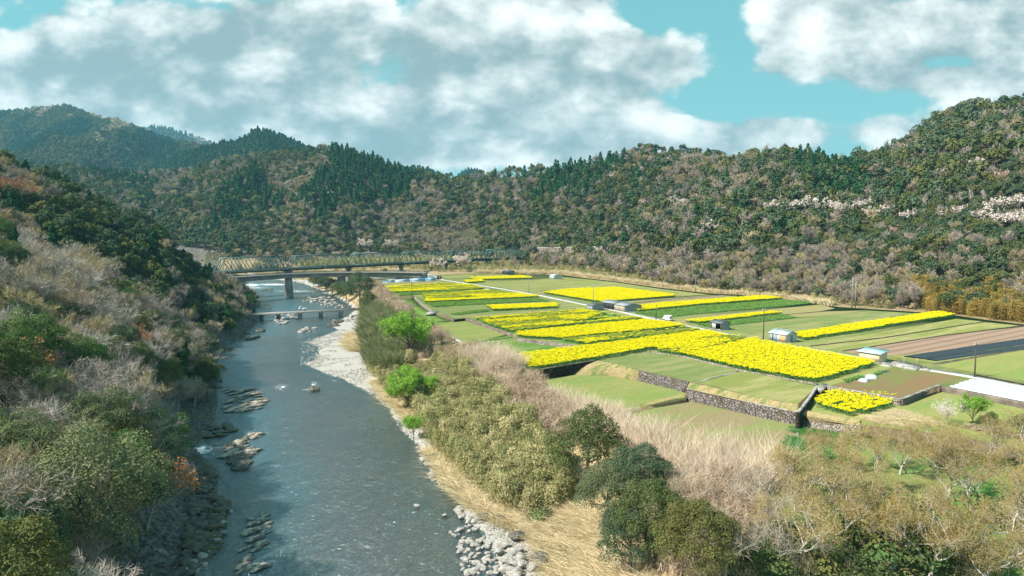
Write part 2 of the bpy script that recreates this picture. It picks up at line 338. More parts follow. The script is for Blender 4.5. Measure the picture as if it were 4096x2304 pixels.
GX = gr_[None, :]*gy_[:, None]; GY = np.repeat(gy_[:, None], NR, 1)
GZ = ground_z(GX, GY)
def gz_grid(x, y):
    x = np.asarray(x, float); y = np.asarray(y, float)
    fi = np.clip((x/y-R0)/(R1-R0)*(NR-1), 0, NR-1.001); fj = np.clip(np.log(y/Y0)/np.log(Y1/Y0)*(NY-1), 0, NY-1.001)
    i = fi.astype(int); j = fj.astype(int); a = fi-i; c = fj-j
    return (GZ[j, i]*(1-a)+GZ[j, i+1]*a)*(1-c)+(GZ[j+1, i]*(1-a)+GZ[j+1, i+1]*a)*c
def gz(x, y):
    x = np.asarray(x, float); z = gz_grid(x, y)
    for n, (pl, zz) in SLW.items(): z = np.where(in_poly(x, y, pl), zz, z)
    return z
def hit(u, v):
    d = ray(u, v); y = np.linspace(60, 3000, 3000); t = y/d[1]; zr_ = H+d[2]*t; zg_ = gz_grid(d[0]*t, y); k = np.argmax(zg_ >= zr_)
    return float(y[k]) if zg_[k] >= zr_[k] else 600.0
# visibility: tallest line of sight seen so far along each bearing
TH = np.where(GZ > 3, 6.0, 0.0)
EL = (GZ+TH-H)/GY; RM = np.maximum.accumulate(EL, axis=0)
def visible(x, y, ztop, slack=0.0):
    fi = np.clip(np.round((x/y-R0)/(R1-R0)*(NR-1)), 0, NR-1).astype(int)
    fj = np.clip(np.log(y/Y0)/np.log(Y1/Y0)*(NY-1), 0, NY-1); j = np.clip(np.floor(fj).astype(int)-3, 0, NY-1)
    return (ztop-H)/y >= RM[j, fi]-slack

def grid_faces(nr, ny, keep=None):
    i, j = np.meshgrid(np.arange(nr-1), np.arange(ny-1)); a = (j*nr+i).ravel()
    f = np.c_[a, a+1, a+nr+1, a+nr]
    return f if keep is None else f[keep.ravel()]
# ground material: woodland floor, gravel and rock by position
m_, nb = mat('hillside soil and undergrowth'); tcn = nb.n('ShaderNodeTexCoord').outputs['Object']
nz = nb.noise(tcn, .6, 4, .65); c = nb.mix(nb.ramp(nz, (.35, .65)), (.035, .042, .018), (.075, .062, .035))
c = nb.mix(nb.ramp(nb.noise(tcn, .05, 4, .6), (.55, .66)), c, (.12, .095, .06))
grv = nb.n('ShaderNodeAttribute', attribute_name='gravel').outputs['Fac']; rck = nb.n('ShaderNodeAttribute', attribute_name='rocky').outputs['Fac']
bd = nb.n('ShaderNodeAttribute', attribute_name='bed').outputs['Fac']; dep = nb.n('ShaderNodeAttribute', attribute_name='grass').outputs['Fac']
vo = nb.n('ShaderNodeTexVoronoi', {'Vector': tcn, 'Scale': 1.6, 'Randomness': 1.0}); vo2 = nb.n('ShaderNodeTexVoronoi', {'Vector': tcn, 'Scale': 5.0})
peb = nb.mix(nb.n('ShaderNodeSeparateColor', {0: vo2.outputs['Color']}).outputs[0], (.27, .255, .235), (.43, .41, .385))
peb = nb.mix(nb.ramp(nb.noise(tcn, .22, 5, .7), (.42, .7)), peb, (.36, .33, .29)); 
gf = nb.m('MULTIPLY', grv, 1.0, clamp=True)
c = nb.mix(nb.ramp(nb.m('ADD', gf, nb.m('MULTIPLY', nb.m('SUBTRACT', nb.noise(tcn, .5, 4, .7), .5), .9)), (.42, .56)), c, peb)
rk = nb.mix(nb.ramp(nb.noise(tcn, 1.3, 6, .75), (.38, .66)), (.035, .036, .04), (.20, .19, .175))
rk = nb.mix(nb.ramp(nb.noise(tcn, .25, 4, .7), (.5, .62)), rk, (.10, .085, .045))
c = nb.mix(nb.ramp(nb.m('ADD', rck, nb.m('MULTIPLY', nb.m('SUBTRACT', nb.noise(tcn, .4, 5, .7), .5), .8)), (.42, .58)), c, rk)
c = nb.mix(dep, c, nb.mix(nb.ramp(nb.noise(tcn, .8, 4, .7), (.35, .65)), (.42, .31, .18), (.24, .18, .085)))
bc = nb.mix(nb.n('ShaderNodeSeparateColor', {0: vo.outputs['Color']}).outputs[1], (.12, .095, .075), (.24, .20, .15))
bc = nb.mix(nb.ramp(nb.noise(tcn, .06, 4, .6), (.46, .60)), bc, (.035, .075, .08))
c = nb.mix(bd, c, bc)
bs = nb.n('ShaderNodeBsdfPrincipled', {'Base Color': c, 'Roughness': .92, 'Specular IOR Level': .15})
bp = nb.n('ShaderNodeBump', {'Strength': .8, 'Distance': .35, 'Height': nb.noise(tcn, 1.4, 3, .7)}); nb.set(bs, 'Normal', bp.outputs[0])
nb.n('ShaderNodeOutputMaterial', {'Surface': bs}); M['ground'] = m_
_inr = in_poly(GX, GY, RIVER); _dr = d_line(GX, GY, RIVER); _dg = np.where(in_poly(GX, GY, GRAVW), 0, d_line(GX, GY, GRAVW))
_left = (GX < shore_x(GY)) & ~_inr
a_grav = np.where(~_inr & ~_left, np.clip(1-_dg/4.0, 0, 1), 0); a_grav = np.where((GY > 520) & (_dr < 28) & ~_inr & (GX > -300) & (GZ < -6), np.clip(1-_dr/28, 0, 1)*1.1, a_grav)
a_rock = np.where(_left, np.clip(1.35-_dr/13.0, 0, 1), 0)
a_bed = np.where(_inr, np.clip(_dr/1.5, 0, 1), 0)
a_gras = np.where(~_inr & ~_left & (_dg > 0) & (GY < 520), np.clip(_dg/4, 0, 1), 0)*(GZ < 4)
a_gras = np.where((GY >= 200) & ~_inr & ~_left & (GZ < 6) & (GZ > -5), .8, a_gras)
me = mesh_np('ground', np.c_[GX.ravel(), GY.ravel(), GZ.ravel()], [grid_faces(NR, NY)], M['ground'], smooth=True,
             attrs={'gravel': (a_grav, 'FLOAT'), 'rocky': (a_rock, 'FLOAT'), 'bed': (a_bed, 'FLOAT'), 'grass': (a_gras, 'FLOAT')})
tag(ob('ground', me), kind='structure')
# river: one sheet over the bed
m_, nb = mat('river water'); tcn = nb.n('ShaderNodeTexCoord').outputs['Object']
dp = nb.n('ShaderNodeAttribute', attribute_name='depth').outputs['Fac']; fo = nb.n('ShaderNodeAttribute', attribute_name='foam').outputs['Fac']
rv = nb.n('ShaderNodeMapping', {'Vector': tcn, 'Scale': (1.0, .55, 1)}).outputs[0]
h1 = nb.noise(rv, 2.1, 5, .65, .6); h2 = nb.noise(rv, .45, 4, .7, .8)
hh = nb.m('ADD', nb.m('MULTIPLY', h1, nb.m('ADD', .25, h2)), nb.m('MULTIPLY', h2, 1.0))
bp = nb.n('ShaderNodeBump', {'Strength': 1.0, 'Distance': .62, 'Height': hh})
gl = nb.n('ShaderNodeBsdfGlossy', {'Color': (.76, .92, 1.0), 'Roughness': .20, 'Normal': bp.outputs[0]})
body = nb.n('ShaderNodeBsdfDiffuse', {'Color': nb.mix(nb.ramp(dp, (1.0, .35)), nb.mix(nb.ramp(nb.noise(tcn, .03, 5, .7, .5), (.30, .75)), (.055, .125, .150), (.085, .125, .140)), (.16, .125, .115))})
tr = nb.n('ShaderNodeBsdfTransparent', {'Color': (.62, .70, .66)})
under = nb.n('ShaderNodeMixShader', {0: nb.m('MULTIPLY', dp, .88, clamp=True), 1: tr, 2: body})
fr = nb.n('ShaderNodeFresnel', {'IOR': 1.34, 'Normal': bp.outputs[0]})
w = nb.n('ShaderNodeMixShader', {0: nb.m('MULTIPLY', nb.m('ADD', fr, .08), 1.6, clamp=True), 1: under, 2: gl})
fm = nb.ramp(nb.m('ADD', fo, nb.m('MULTIPLY', nb.m('SUBTRACT', nb.noise(nb.n('ShaderNodeMapping', {'Vector': tcn, 'Rotation': (0, 0, -.3), 'Scale': (.7, .28, 1)}).outputs[0], 1.6, 7, .72, 1.2), .5), 1.7)), (.55, .80))
foam = nb.n('ShaderNodeBsdfDiffuse', {'Color': (.78, .82, .84)})
w = nb.n('ShaderNodeMixShader', {0: nb.m('MULTIPLY', fm, .9), 1: w, 2: foam})
nb.n('ShaderNodeOutputMaterial', {'Surface': w}); M['water'] = m_
kv = _inr | (_dr < 2.5); kc = kv[:-1, :-1] | kv[1:, :-1] | kv[:-1, 1:] | kv[1:, 1:]
fo_ = np.zeros_like(GX)
for u, v, ru, rv_, a in [(1125,1548,60,34,.46),(1085,1520,60,20,.30),(1150,1600,120,12,.25),(1260,1538,60,18,.45),(1340,1525,50,14,.4),(1235,1560,40,14,.5),(1010,1150,150,12,.48),(1180,1165,170,10,.48),(1090,1138,120,7,.6),(1330,1170,90,10,.55),(1000,1520,70,30,.3),
                     (1130,1215,150,10,.30),(1350,1220,90,10,.35),(1000,1140,60,8,.7),(810,1800,60,45,.6),(1230,1235,140,10,.28),(1100,1360,50,10,.2),(1260,1170,60,8,.5),(990,2130,60,12,.2),(970,2280,120,30,.3),(940,1570,60,20,.4),(1030,1585,60,20,.4)]:
    pu, pv = project(GX, GY, np.full_like(GX, WZ)); fo_ = np.maximum(fo_, a*1.25*np.exp(-(((pu-u)/ru)**2+((pv-v)/rv_)**2)))
used = np.zeros(NR*NY, bool); gf_ = grid_faces(NR, NY, kc); used[gf_.ravel()] = True; rem = np.cumsum(used)-1
_dR = d_line(GX, GY, [p[:2] for p in PP(RSH, WZ)], False); _dL = d_line(GX, GY, SHL, False); _dd = np.where(_inr, np.clip(np.minimum(_dL/8.0, _dR/30.0)+.10*fbm(GX/9, GY/14, 3, 17), 0, 1), 0)
me = mesh_np('river', np.c_[GX.ravel(), GY.ravel(), np.full(NR*NY, WZ)][used], [rem[gf_]], M['water'], smooth=True,
             attrs={'depth': (_dd.ravel()[used], 'FLOAT'), 'foam': (fo_.ravel()[used], 'FLOAT')})
tag(ob('river', me), kind='structure')
# ------------------------------------------------------------------ terraces, field sheets, road
RD = np.array([-0.427, 0.904]); RW = np.array([0.827, 0.562])      # along the road / along the crop rows
RWA = math.atan2(RW[1], RW[0])
def turf(name, c1, c2, c3=None, sc=.7, stripe=0.0, sc3=.09, speck=None):
    m_, nb = mat(name); v = nb.n('ShaderNodeTexCoord').outputs['Object']
    vr = nb.n('ShaderNodeMapping', {'Vector': v, 'Rotation': (0, 0, -RWA)}).outputs[0]
    vs = nb.n('ShaderNodeMapping', {'Vector': vr, 'Scale': (.18, 1, 1)}).outputs[0]
    col = nb.mix(nb.ramp(nb.noise(v, sc*1.6, 5, .75), (.36, .64)), c1, c2)
    col = nb.mix(nb.m('MULTIPLY', nb.ramp(nb.noise(v, 3.5, 4, .8), (.42, .66)), .62), col, tuple(q*.5 for q in c1))
    if c3: col = nb.mix(nb.ramp(nb.noise(vs, sc3*2.2, 5, .7), (.44, .62)), col, c3)
    if stripe:
        w = nb.m('SINE', nb.m('MULTIPLY', nb.n('ShaderNodeSeparateXYZ', {0: vr}).outputs[1], stripe))
        col = nb.mix(nb.m('MULTIPLY', nb.ramp(w, (.1, 1.0)), .55), col, tuple(q*.38 for q in c1))
    if speck: col = nb.mix(nb.m('MULTIPLY', nb.ramp(nb.noise(v, 3.2, 3, .8), (.60, .68)), .8), col, speck)
    bs = nb.n('ShaderNodeBsdfDiffuse', {'Color': col, 'Roughness': .5})
    bp = nb.n('ShaderNodeBump', {'Strength': .6, 'Distance': .16, 'Height': nb.noise(v, 4.0, 3, .8)}); nb.set(bs, 'Normal', bp.outputs[0])
    nb.n('ShaderNodeOutputMaterial', {'Surface': bs}); return m_
T_olive = turf('olive meadow grass', (.155, .185, .052), (.21, .225, .075), (.25, .235, .105), speck=(.32, .30, .16))
T_green = turf('green meadow grass', (.075, .165, .035), (.115, .20, .048), (.155, .205, .060))
T_lime = turf('yellow green meadow grass', (.20, .215, .075), (.25, .245, .09), (.15, .20, .06), speck=(.38, .36, .20))
T_dull = turf('dull green field', (.125, .175, .058), (.17, .20, .075), (.20, .20, .09))
T_tan = turf('tan fallow field', (.235, .200, .095), (.28, .235, .125), (.19, .20, .075))
T_brown = turf('brown tilled soil', (.20, .130, .080), (.165, .125, .062), (.125, .150, .050), sc3=.12)
T_furrow = turf('ploughed pink soil', (.29, .205, .155), (.25, .175, .13), None, stripe=1.55)
T_tanbrown = turf('tan brown stubble', (.25, .195, .115), (.21, .175, .095), (.17, .19, .07), speck=(.36, .31, .22))
T_under = turf('mixed grass under trees', (.21, .19, .085), (.12, .17, .05), (.085, .19, .05), sc=.5, sc3=.05, speck=(.42, .34, .20))
T_dkgreen = turf('dense green crop floor', (.045, .16, .035), (.07, .20, .05), None)
M['soil'] = pmat('damp earth', (.10, .075, .045), (.15, .115, .07), 1.5)

def sheet(name, poly, z, m_, px=True, side=None, depth=None):
    pl = [p[:2] for p in (PP(poly, z) if px else poly)]
    mb = MB(); 
    if depth: mb.prism(pl, z-depth, z, 0, 1); o = mb.build(name, [m_, side or M['soil']])
    else: n = len(pl); mb.add([(x, y, z) for x, y in pl], [[list(range(n))]]); o = mb.build(name, [m_])
    me_ = o.data; me_.attributes.remove(me_.attributes['rnd'])
    return tag(o, kind='structure')
for n, px, z in SLABS:
    sheet('field_terrace', px, z, {'UP': T_dull, 'LS': T_green, 'M1': T_lime, 'L1': T_lime, 'L2': T_lime}[n], depth=4.2)
FS = [  # (pixel polygon, z, material)
 ([(1494,1143),(1490,1130),(1560,1120),(1740,1122),(1840,1137),(1990,1160),(1560,1176)], 0, T_tan),
 ([(1768,1106),(1859,1098),(2040,1098),(2030,1108),(1790,1112)], 0, T_olive),
 ([(1860,1122),(1900,1128),(2140,1119),(2250,1108),(2359,1118),(2474,1131),(2637,1155),(2836,1178),(2700,1186),(2550,1160),(2460,1152),(2180,1162),(2130,1172),(1960,1142)], 0, T_olive),
 ([(2000,1146),(2440,1130),(2640,1156),(2470,1152),(2172,1172),(2160,1178)], 0, T_tan),
 ([(2400,1213),(2690,1192),(2836,1180),(2955,1184),(2925,1192),(2560,1226),(2450,1228)], 0, T_tanbrown),
 ([(2640,1282),(3155,1230),(3285,1218),(3340,1234),(3280,1245),(3095,1262),(2860,1288),(2740,1296)], 0, T_tan),
 ([(3095,1262),(3285,1246),(3489,1241),(3300,1262),(3160,1270)], 0, T_tan),
 ([(2880,1312),(3160,1275),(3489,1243),(3644,1252),(3790,1257),(3640,1272),(3190,1342),(3080,1352),(2960,1328)], 0, T_dull),
 ([(3223,1378),(3827,1275),(3935,1286),(3530,1352),(3240,1384)], 0, T_olive),
 ([(3240,1386),(3530,1354),(3938,1288),(4096,1304),(3790,1340),(3378,1403),(3300,1396)], 0, T_olive),
 ([(3370,1406),(3790,1342),(4096,1306),(4500,1352),(3560,1422),(3430,1416)], 0, T_furrow),
 ([(3560,1424),(4500,1354),(4700,1375),(3740,1450),(3640,1436)], 0, T_lime),
 ([(3740,1462),(4096,1400),(4800,1400),(5200,1600),(4096,1522),(3760,1466)], 0, T_lime),
 ([(1905,1277),(2333,1243),(2590,1277),(2200,1312),(2046,1333),(1950,1300)], 0, T_green),
 ([(2240,1364),(2745,1314),(2830,1326),(2350,1384),(2200,1364)], 0, T_green),
 ([(1735,1232),(2210,1211),(2320,1236),(1905,1275),(1870,1272),(1820,1276)], 0, T_dull),
 ([(1870,1262),(2180,1244),(2200,1248),(1890,1272)], 0.02, T_tan),
 ([(2400,1440),(2600,1406),(2735,1427),(2955,1480),(2800,1526),(2556,1481)], 0, T_dull),
 ([(2965,1484),(3268,1546),(3191,1616),(3024,1588),(2810,1530)], 0, T_olive),
 ([(3276,1536),(3530,1462),(3570,1470),(3330,1546),(3300,1546)], 0, T_lime),
 ([(3310,1544),(3570,1472),(3600,1480),(3872,1498),(3765,1540),(3604,1596)], 0, T_brown),
 ([(2128,1525),(2397,1490),(2556,1524),(2740,1568),(2740,1590),(2560,1618),(2480,1640)], Z_L1+.01, T_lime),
 ([(2500,1668),(2740,1604),(3190,1700),(3192,1800),(3060,1850),(2700,1850),(2600,1800)], Z_L2+.01, T_tanbrown),
 ([(3610,1606),(3762,1558),(4096,1626),(5300,1870),(5300,2040),(4096,1780),(3700,1710),(3440,1680)], Z_M1+.01, T_lime),
 ([(1708,1310),(1815,1284),(1862,1280),(2040,1336),(1960,1352),(1880,1376)], Z_LS+.01, T_lime),
 ([(1880,1378),(1965,1353),(2050,1340),(2340,1390),(2066,1432),(1990,1420),(1947,1408)], Z_LS+.01, T_green),
 ([(3000,1900),(3400,1780),(4096,1880),(5200,2100),(5200,2800),(2950,2700),(2860,2200)], Z_L2+.01, T_under),
]
for k, (pl, z, m_) in enumerate(FS): sheet('field', pl, z+.012+.004*(k % 3), m_)
# road: from the blue net enclosure to the lower right
M['road'] = pmat('pale worn concrete road', (.40, .375, .35), (.31, .29, .27), 1.2, c3=(.47, .45, .42), scale3=.25, rough=.9)
RC = [(1745,1108),(1775,1120),(1900,1138),(2020,1157),(2170,1183),(2330,1216),(2480,1245),(2590,1270),(2700,1292),(2850,1323),(3000,1355),(3130,1377),(3300,1405),(3440,1430),(3560,1452),(3720,1480),(3880,1505),(4096,1546),(4500,1622),(5200,1756)]
rp = np.array([p[:2] for p in PP(RC)]); T = np.gradient(rp, axis=0); T /= np.linalg.norm(T, axis=1)[:, None]; Nn = np.c_[-T[:, 1], T[:, 0]]
W = np.interp(np.arange(len(rp)), [0, 3, 8, 14, 19], [1.5, 1.6, 1.7, 1.75, 1.8])[:, None]
a, c = rp+Nn*W, rp-Nn*W; n = len(rp)
me = mesh_np('road', np.vstack([np.c_[a, np.full(n, .05)], np.c_[c, np.full(n, .05)], np.c_[a, np.full(n, -.3)], np.c_[c, np.full(n, -.3)]]),
             [np.array([[i, i+1, n+i+1, n+i] for i in range(n-1)]+[[2*n+i, 2*n+i+1, i+1, i] for i in range(n-1)]+[[n+i, n+i+1, 3*n+i+1, 3*n+i] for i in range(n-1)])], M['road'])
tag(ob('road', me), kind='structure')
# footpath strips of concrete and low bund lines between plots
M['conc'] = pmat('weathered concrete', (.38, .36, .33), (.26, .245, .225), 2.0, c3=(.18, .165, .15), scale3=.5, bump=.02)
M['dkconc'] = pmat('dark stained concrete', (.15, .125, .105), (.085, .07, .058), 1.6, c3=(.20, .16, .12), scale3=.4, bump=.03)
def ribbon(name, pix, z, w, h, m_, label=None, cat=None, group=None, kind=None, seg=2.5, wob=0.0, z0=None):
    p = np.array([q[:2] for q in PP(pix, z)]); d = np.r_[0, np.cumsum(np.linalg.norm(np.diff(p, axis=0), axis=1))]
    n = max(2, int(d[-1]/seg)+1); s = np.linspace(0, d[-1], n); q = np.c_[np.interp(s, d, p[:, 0]), np.interp(s, d, p[:, 1])]
    T = np.gradient(q, axis=0); T /= np.linalg.norm(T, axis=1)[:, None]; N_ = np.c_[-T[:, 1], T[:, 0]]*w/2
    top = np.full(n, z+h)+(RNG.random(n)-.5)*wob; bot = np.full(n, (z-.4) if z0 is None else z0)
    V = np.vstack([np.c_[q+N_, bot], np.c_[q+N_*.92, top], np.c_[q-N_*.92, top], np.c_[q-N_, bot]])
    i = np.arange(n-1); F = np.vstack([np.c_[k*n+i, k*n+i+1, (k+1)*n+i+1, (k+1)*n+i] for k in range(3)]+[[[0, n, 2*n, 3*n]], [[n-1, 4*n-1, 3*n-1, 2*n-1]]])
    o = ob(name, mesh_np(name, V, [F], m_)); return tag(o, label, cat, group, kind)
M['grassy'] = turf('grassy bund', (.13, .14, .05), (.26, .20, .11), (.08, .16, .035))
M['dkedge'] = pmat('dark earth edge', (.055, .045, .032), (.10, .085, .05), 2.5)
for pix, z in [([(3240,1386),(3530,1353),(3938,1287)], 0), ([(3370,1406),(3790,1341),(4096,1303)], 0), ([(3735,1458),(3900,1430),(4096,1398),(4500,1330)], 0),
               ([(2530,1214),(2700,1196),(2900,1180)], 0), ([(1577,1170),(1760,1164),(1960,1160)], 0), ([(1725,1290),(1815,1284)], Z_LS), ([(1880,1379),(1960,1362),(2050,1352)], Z_LS),
               ([(2160,1164),(2480,1150)], 0), ([(3110,1262),(3300,1246)], 0)]:
    ribbon('field_bund', pix, z, .5, .22, M['dkedge'], kind='structure', wob=.12)
for pix, z in [([(2795,1528),(2960,1485)], 0)]: ribbon('footpath', pix, z, .45, .10, M['conc'], kind='structure')
ribbon('footpath', [(2650,1201),(2760,1192),(2900,1181)], 0, 1.0, .05, M['conc'], kind='structure')
ribbon('footpath', [(3190,1702),(3193,1760),(3192,1800)], Z_L2, .4, .08, M['conc'], kind='structure')
# stone and concrete walls; each one a thing
def stonewall(name, c1, c2, mortar, scl=1.9):
    m_, nb = mat(name); v = nb.n('ShaderNodeTexCoord').outputs['Object']
    vo = nb.n('ShaderNodeTexVoronoi', {'Vector': v, 'Scale': scl, 'Randomness': .95}); ve = nb.n('ShaderNodeTexVoronoi', {'Vector': v, 'Scale': scl, 'Randomness': .95}, feature='DISTANCE_TO_EDGE')
    col = nb.mix(nb.n('ShaderNodeSeparateColor', {0: vo.outputs['Color']}).outputs[0], c1, c2)
    col = nb.mix(nb.ramp(nb.noise(v, .35, 4, .6), (.52, .66)), col, (.12, .10, .06))
    e = nb.ramp(ve.outputs['Distance'], (.015, .13)); col = nb.mix(e, mortar, col)
    bs = nb.n('ShaderNodeBsdfPrincipled', {'Base Color': col, 'Roughness': .9, 'Specular IOR Level': .2})
    nb.set(bs, 'Normal', nb.n('ShaderNodeBump', {'Strength': 1, 'Distance': .12, 'Height': e}).outputs[0])
    nb.n('ShaderNodeOutputMaterial', {'Surface': bs}); return m_
M['stone'] = stonewall('grey purple rubble stone', (.25, .215, .205), (.14, .118, .112), (.045, .04, .036))
M['stone2'] = stonewall('tan rubble stone', (.42, .37, .32), (.25, .21, .18), (.08, .07, .055), 2.4)
M['dkwall'] = stonewall('shade darkened stone', (.055, .047, .036), (.032, .028, .022), (.012, .01, .008), 2.2)  # darker copy of the wall stone: shade on sunless faces put into the colour
def wall(pix, zt, zb, m_, label, thick=.5, batter=.35, group=None, cap=None, seg=1.5, wob=.05, name='stone_wall', facing=-1):
    """wall standing in front of a terrace edge: top line given in pixels at height zt"""
    p = np.array([q[:2] for q in PP(pix, zt)]); d = np.r_[0, np.cumsum(np.linalg.norm(np.diff(p, axis=0), axis=1))]
    n = max(2, int(d[-1]/seg)+1); s = np.linspace(0, d[-1], n); q = np.c_[np.interp(s, d, p[:, 0]), np.interp(s, d, p[:, 1])]
    T = np.gradient(q, axis=0); T /= np.linalg.norm(T, axis=1)[:, None]; N_ = np.c_[-T[:, 1], T[:, 0]]
    # outward = towards the camera side
    if (N_[:, 1].mean() > 0): N_ = -N_
    top = zt+.06+(RNG.random(n)-.5)*wob; nz_ = 5; V = []; 
    for k in range(nz_):
        f = k/(nz_-1); j = (RNG.random((n, 1))-.5)*.10
        V.append(np.c_[q+N_*(.06+batter*(1-f)+j), zb-.3+(top-zb+.3)*f])
    V.append(np.c_[q-N_*(thick), top]); V.append(np.c_[q-N_*thick, np.full(n, zb)])
    V = np.vstack(V); i = np.arange(n-1); r = nz_+2
    F = [np.vstack([np.c_[k*n+i, k*n+i+1, (k+1)*n+i+1, (k+1)*n+i] for k in range(r-1)])]
    F.append(np.array([[k*n for k in range(r)], [k*n+n-1 for k in range(r)][::-1]]))
    o = ob(name, mesh_np(name, V, F, m_)); tag(o, label, 'wall', group)
    if cap:
        Vc = np.vstack([np.c_[q+N_*.14, top+.01], np.c_[q+N_*.14, top+.13], np.c_[q-N_*(thick*.9), top+.13], np.c_[q-N_*thick*.9, top+.01]])
        ob('coping', mesh_np('coping', Vc, [np.vstack([np.c_[k*n+i, k*n+i+1, (k+1)*n+i+1, (k+1)*n+i] for k in range(3)])], cap), o)
    return o
wall([(2118,1487),(2200,1474),(2300,1457),(2394,1441)], 0, Z_L1, M['dkwall'], 'dark shaded retaining wall under the long yellow flower strip', cap=M['dkconc'])
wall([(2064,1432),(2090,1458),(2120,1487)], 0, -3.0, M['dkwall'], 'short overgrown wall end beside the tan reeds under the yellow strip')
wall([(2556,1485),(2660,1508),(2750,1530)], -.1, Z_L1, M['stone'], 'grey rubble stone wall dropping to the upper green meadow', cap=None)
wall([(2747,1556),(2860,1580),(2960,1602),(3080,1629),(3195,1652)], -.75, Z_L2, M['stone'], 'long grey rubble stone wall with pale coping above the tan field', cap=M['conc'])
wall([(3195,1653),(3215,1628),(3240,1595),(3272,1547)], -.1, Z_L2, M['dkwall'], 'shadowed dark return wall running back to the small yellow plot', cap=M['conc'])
wall([(3212,1666),(3330,1683),(3445,1704)], Z_M1-.2, Z_L2, M['stone2'], 'low tan rubble wall below the small yellow flower plot', batter=.9)
wall([(3306,1546),(3400,1563),(3500,1580),(3604,1600)], 0, Z_M1, M['stone2'], 'low stone wall between the brown soil plot and small yellow plot', cap=M['conc'])
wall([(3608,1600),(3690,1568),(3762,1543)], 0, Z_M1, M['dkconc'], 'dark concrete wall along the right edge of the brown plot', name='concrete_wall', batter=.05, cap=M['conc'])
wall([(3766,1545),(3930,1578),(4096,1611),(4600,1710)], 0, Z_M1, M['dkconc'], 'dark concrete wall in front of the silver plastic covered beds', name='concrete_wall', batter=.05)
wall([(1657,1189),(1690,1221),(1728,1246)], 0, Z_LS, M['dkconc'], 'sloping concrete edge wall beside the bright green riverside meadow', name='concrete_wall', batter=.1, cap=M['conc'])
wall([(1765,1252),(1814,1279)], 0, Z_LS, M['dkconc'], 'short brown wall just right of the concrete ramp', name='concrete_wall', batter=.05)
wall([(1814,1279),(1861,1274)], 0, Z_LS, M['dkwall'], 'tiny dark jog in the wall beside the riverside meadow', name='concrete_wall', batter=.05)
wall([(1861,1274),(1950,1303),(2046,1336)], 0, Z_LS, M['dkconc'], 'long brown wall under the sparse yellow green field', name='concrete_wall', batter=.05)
wall([(2070,1354),(2200,1370),(2338,1387)], 0, Z_LS, M['stone2'], 'low stone edging below the dense yellow strip and green meadow')
wall([(1569,1191),(1612,1188),(1657,1187)], 0, Z_LS, M['dkwall'], 'low dark wall beside the pole at the head of the green meadow')
ribbon('stone_edging', [(2590,1408),(2735,1428),(2955,1481),(3230,1532),(3268,1540)], 0, .5, .28, M['stone2'], 'low stone edging along the front of the big yellow field', 'edging', seg=1.2, wob=.2)
ribbon('stone_edging', [(2030,1216),(2100,1225),(2140,1240)], 0, .3, .25, M['dkconc'], 'short dark edging left of the small grey shed', 'edging')
ribbon('concrete_edging', [(1840,1136),(1990,1162),(2150,1190),(2280,1214)], 0.02, .4, .12, M['dkconc'], 'dark kerb along the left side of the upper road', 'edging')
ribbon('concrete_edging', [(3905,1504),(4096,1542),(4500,1618)], 0.02, .4, .35, M['dkwall'], 'dark kerb between the silver beds and the road at right', 'edging')
ribbon('concrete_edging', [(1500,1141),(1545,1176),(1575,1205),(1612,1250),(1660,1290),(1712,1312),(1800,1346),(1880,1380),(1950,1410),(2030,1440)], Z_LS, .5, .18, M['conc'], 'weathered concrete edge along the riverside of the green meadow', 'edging', z0=-3.5)
ribbon('concrete_edging', [(3735,1460),(3900,1432),(4096,1400)], 0.0, .3, .16, M['dkconc'], 'thin dark kerb below the black mulch rows', 'edging')
# grassy bank with dry grass between the strip and the upper meadow
M['drygrass'] = turf('dry straw grass bank', (.42, .32, .18), (.30, .23, .11), (.13, .17, .05), sc=1.4, sc3=.2)
def bank(top, zt, bot, zb, name='grass_bank'):
    a = np.array(PP(top, zt)); c = np.array(PP(bot, zb)); n = 24; m = 8
    def rs(p):
        d = np.r_[0, np.cumsum(np.linalg.norm(np.diff(p, axis=0), axis=1))]; s = np.linspace(0, d[-1], n); return np.c_[[np.interp(s, d, p[:, k]) for k in range(3)]].T
    a, c = rs(a), rs(c); V = []
    for k in range(m):
        f = k/(m-1); q = a*(1-f)+c*f; q[:, 2] += .5*math.sin(math.pi*f)+(RNG.random(n)-.5)*.25*(0 < k < m-1); V.append(q)
    return tag(ob(name, mesh_np(name, np.vstack(V), [grid_faces(n, m)], M['drygrass'], smooth=True)), kind='structure')
bank([(2390,1441),(2470,1458),(2556,1483)], .04, [(2290,1500),(2440,1506),(2558,1525)], Z_L1-.05)
bank([(2765,1530),(3024,1590),(3191,1618)], .03, [(2748,1556),(2960,1602),(3193,1651)], -.68)
bank([(2430,1648),(2560,1622),(2745,1572)], Z_L1+.02, [(2480,1668),(2600,1640),(2755,1598)], Z_L2-.05)
bank([(3222,1640),(3300,1660),(3440,1680)], Z_M1+.02, [(3210,1668),(3320,1686),(3440,1705)], Z_M1-.25)
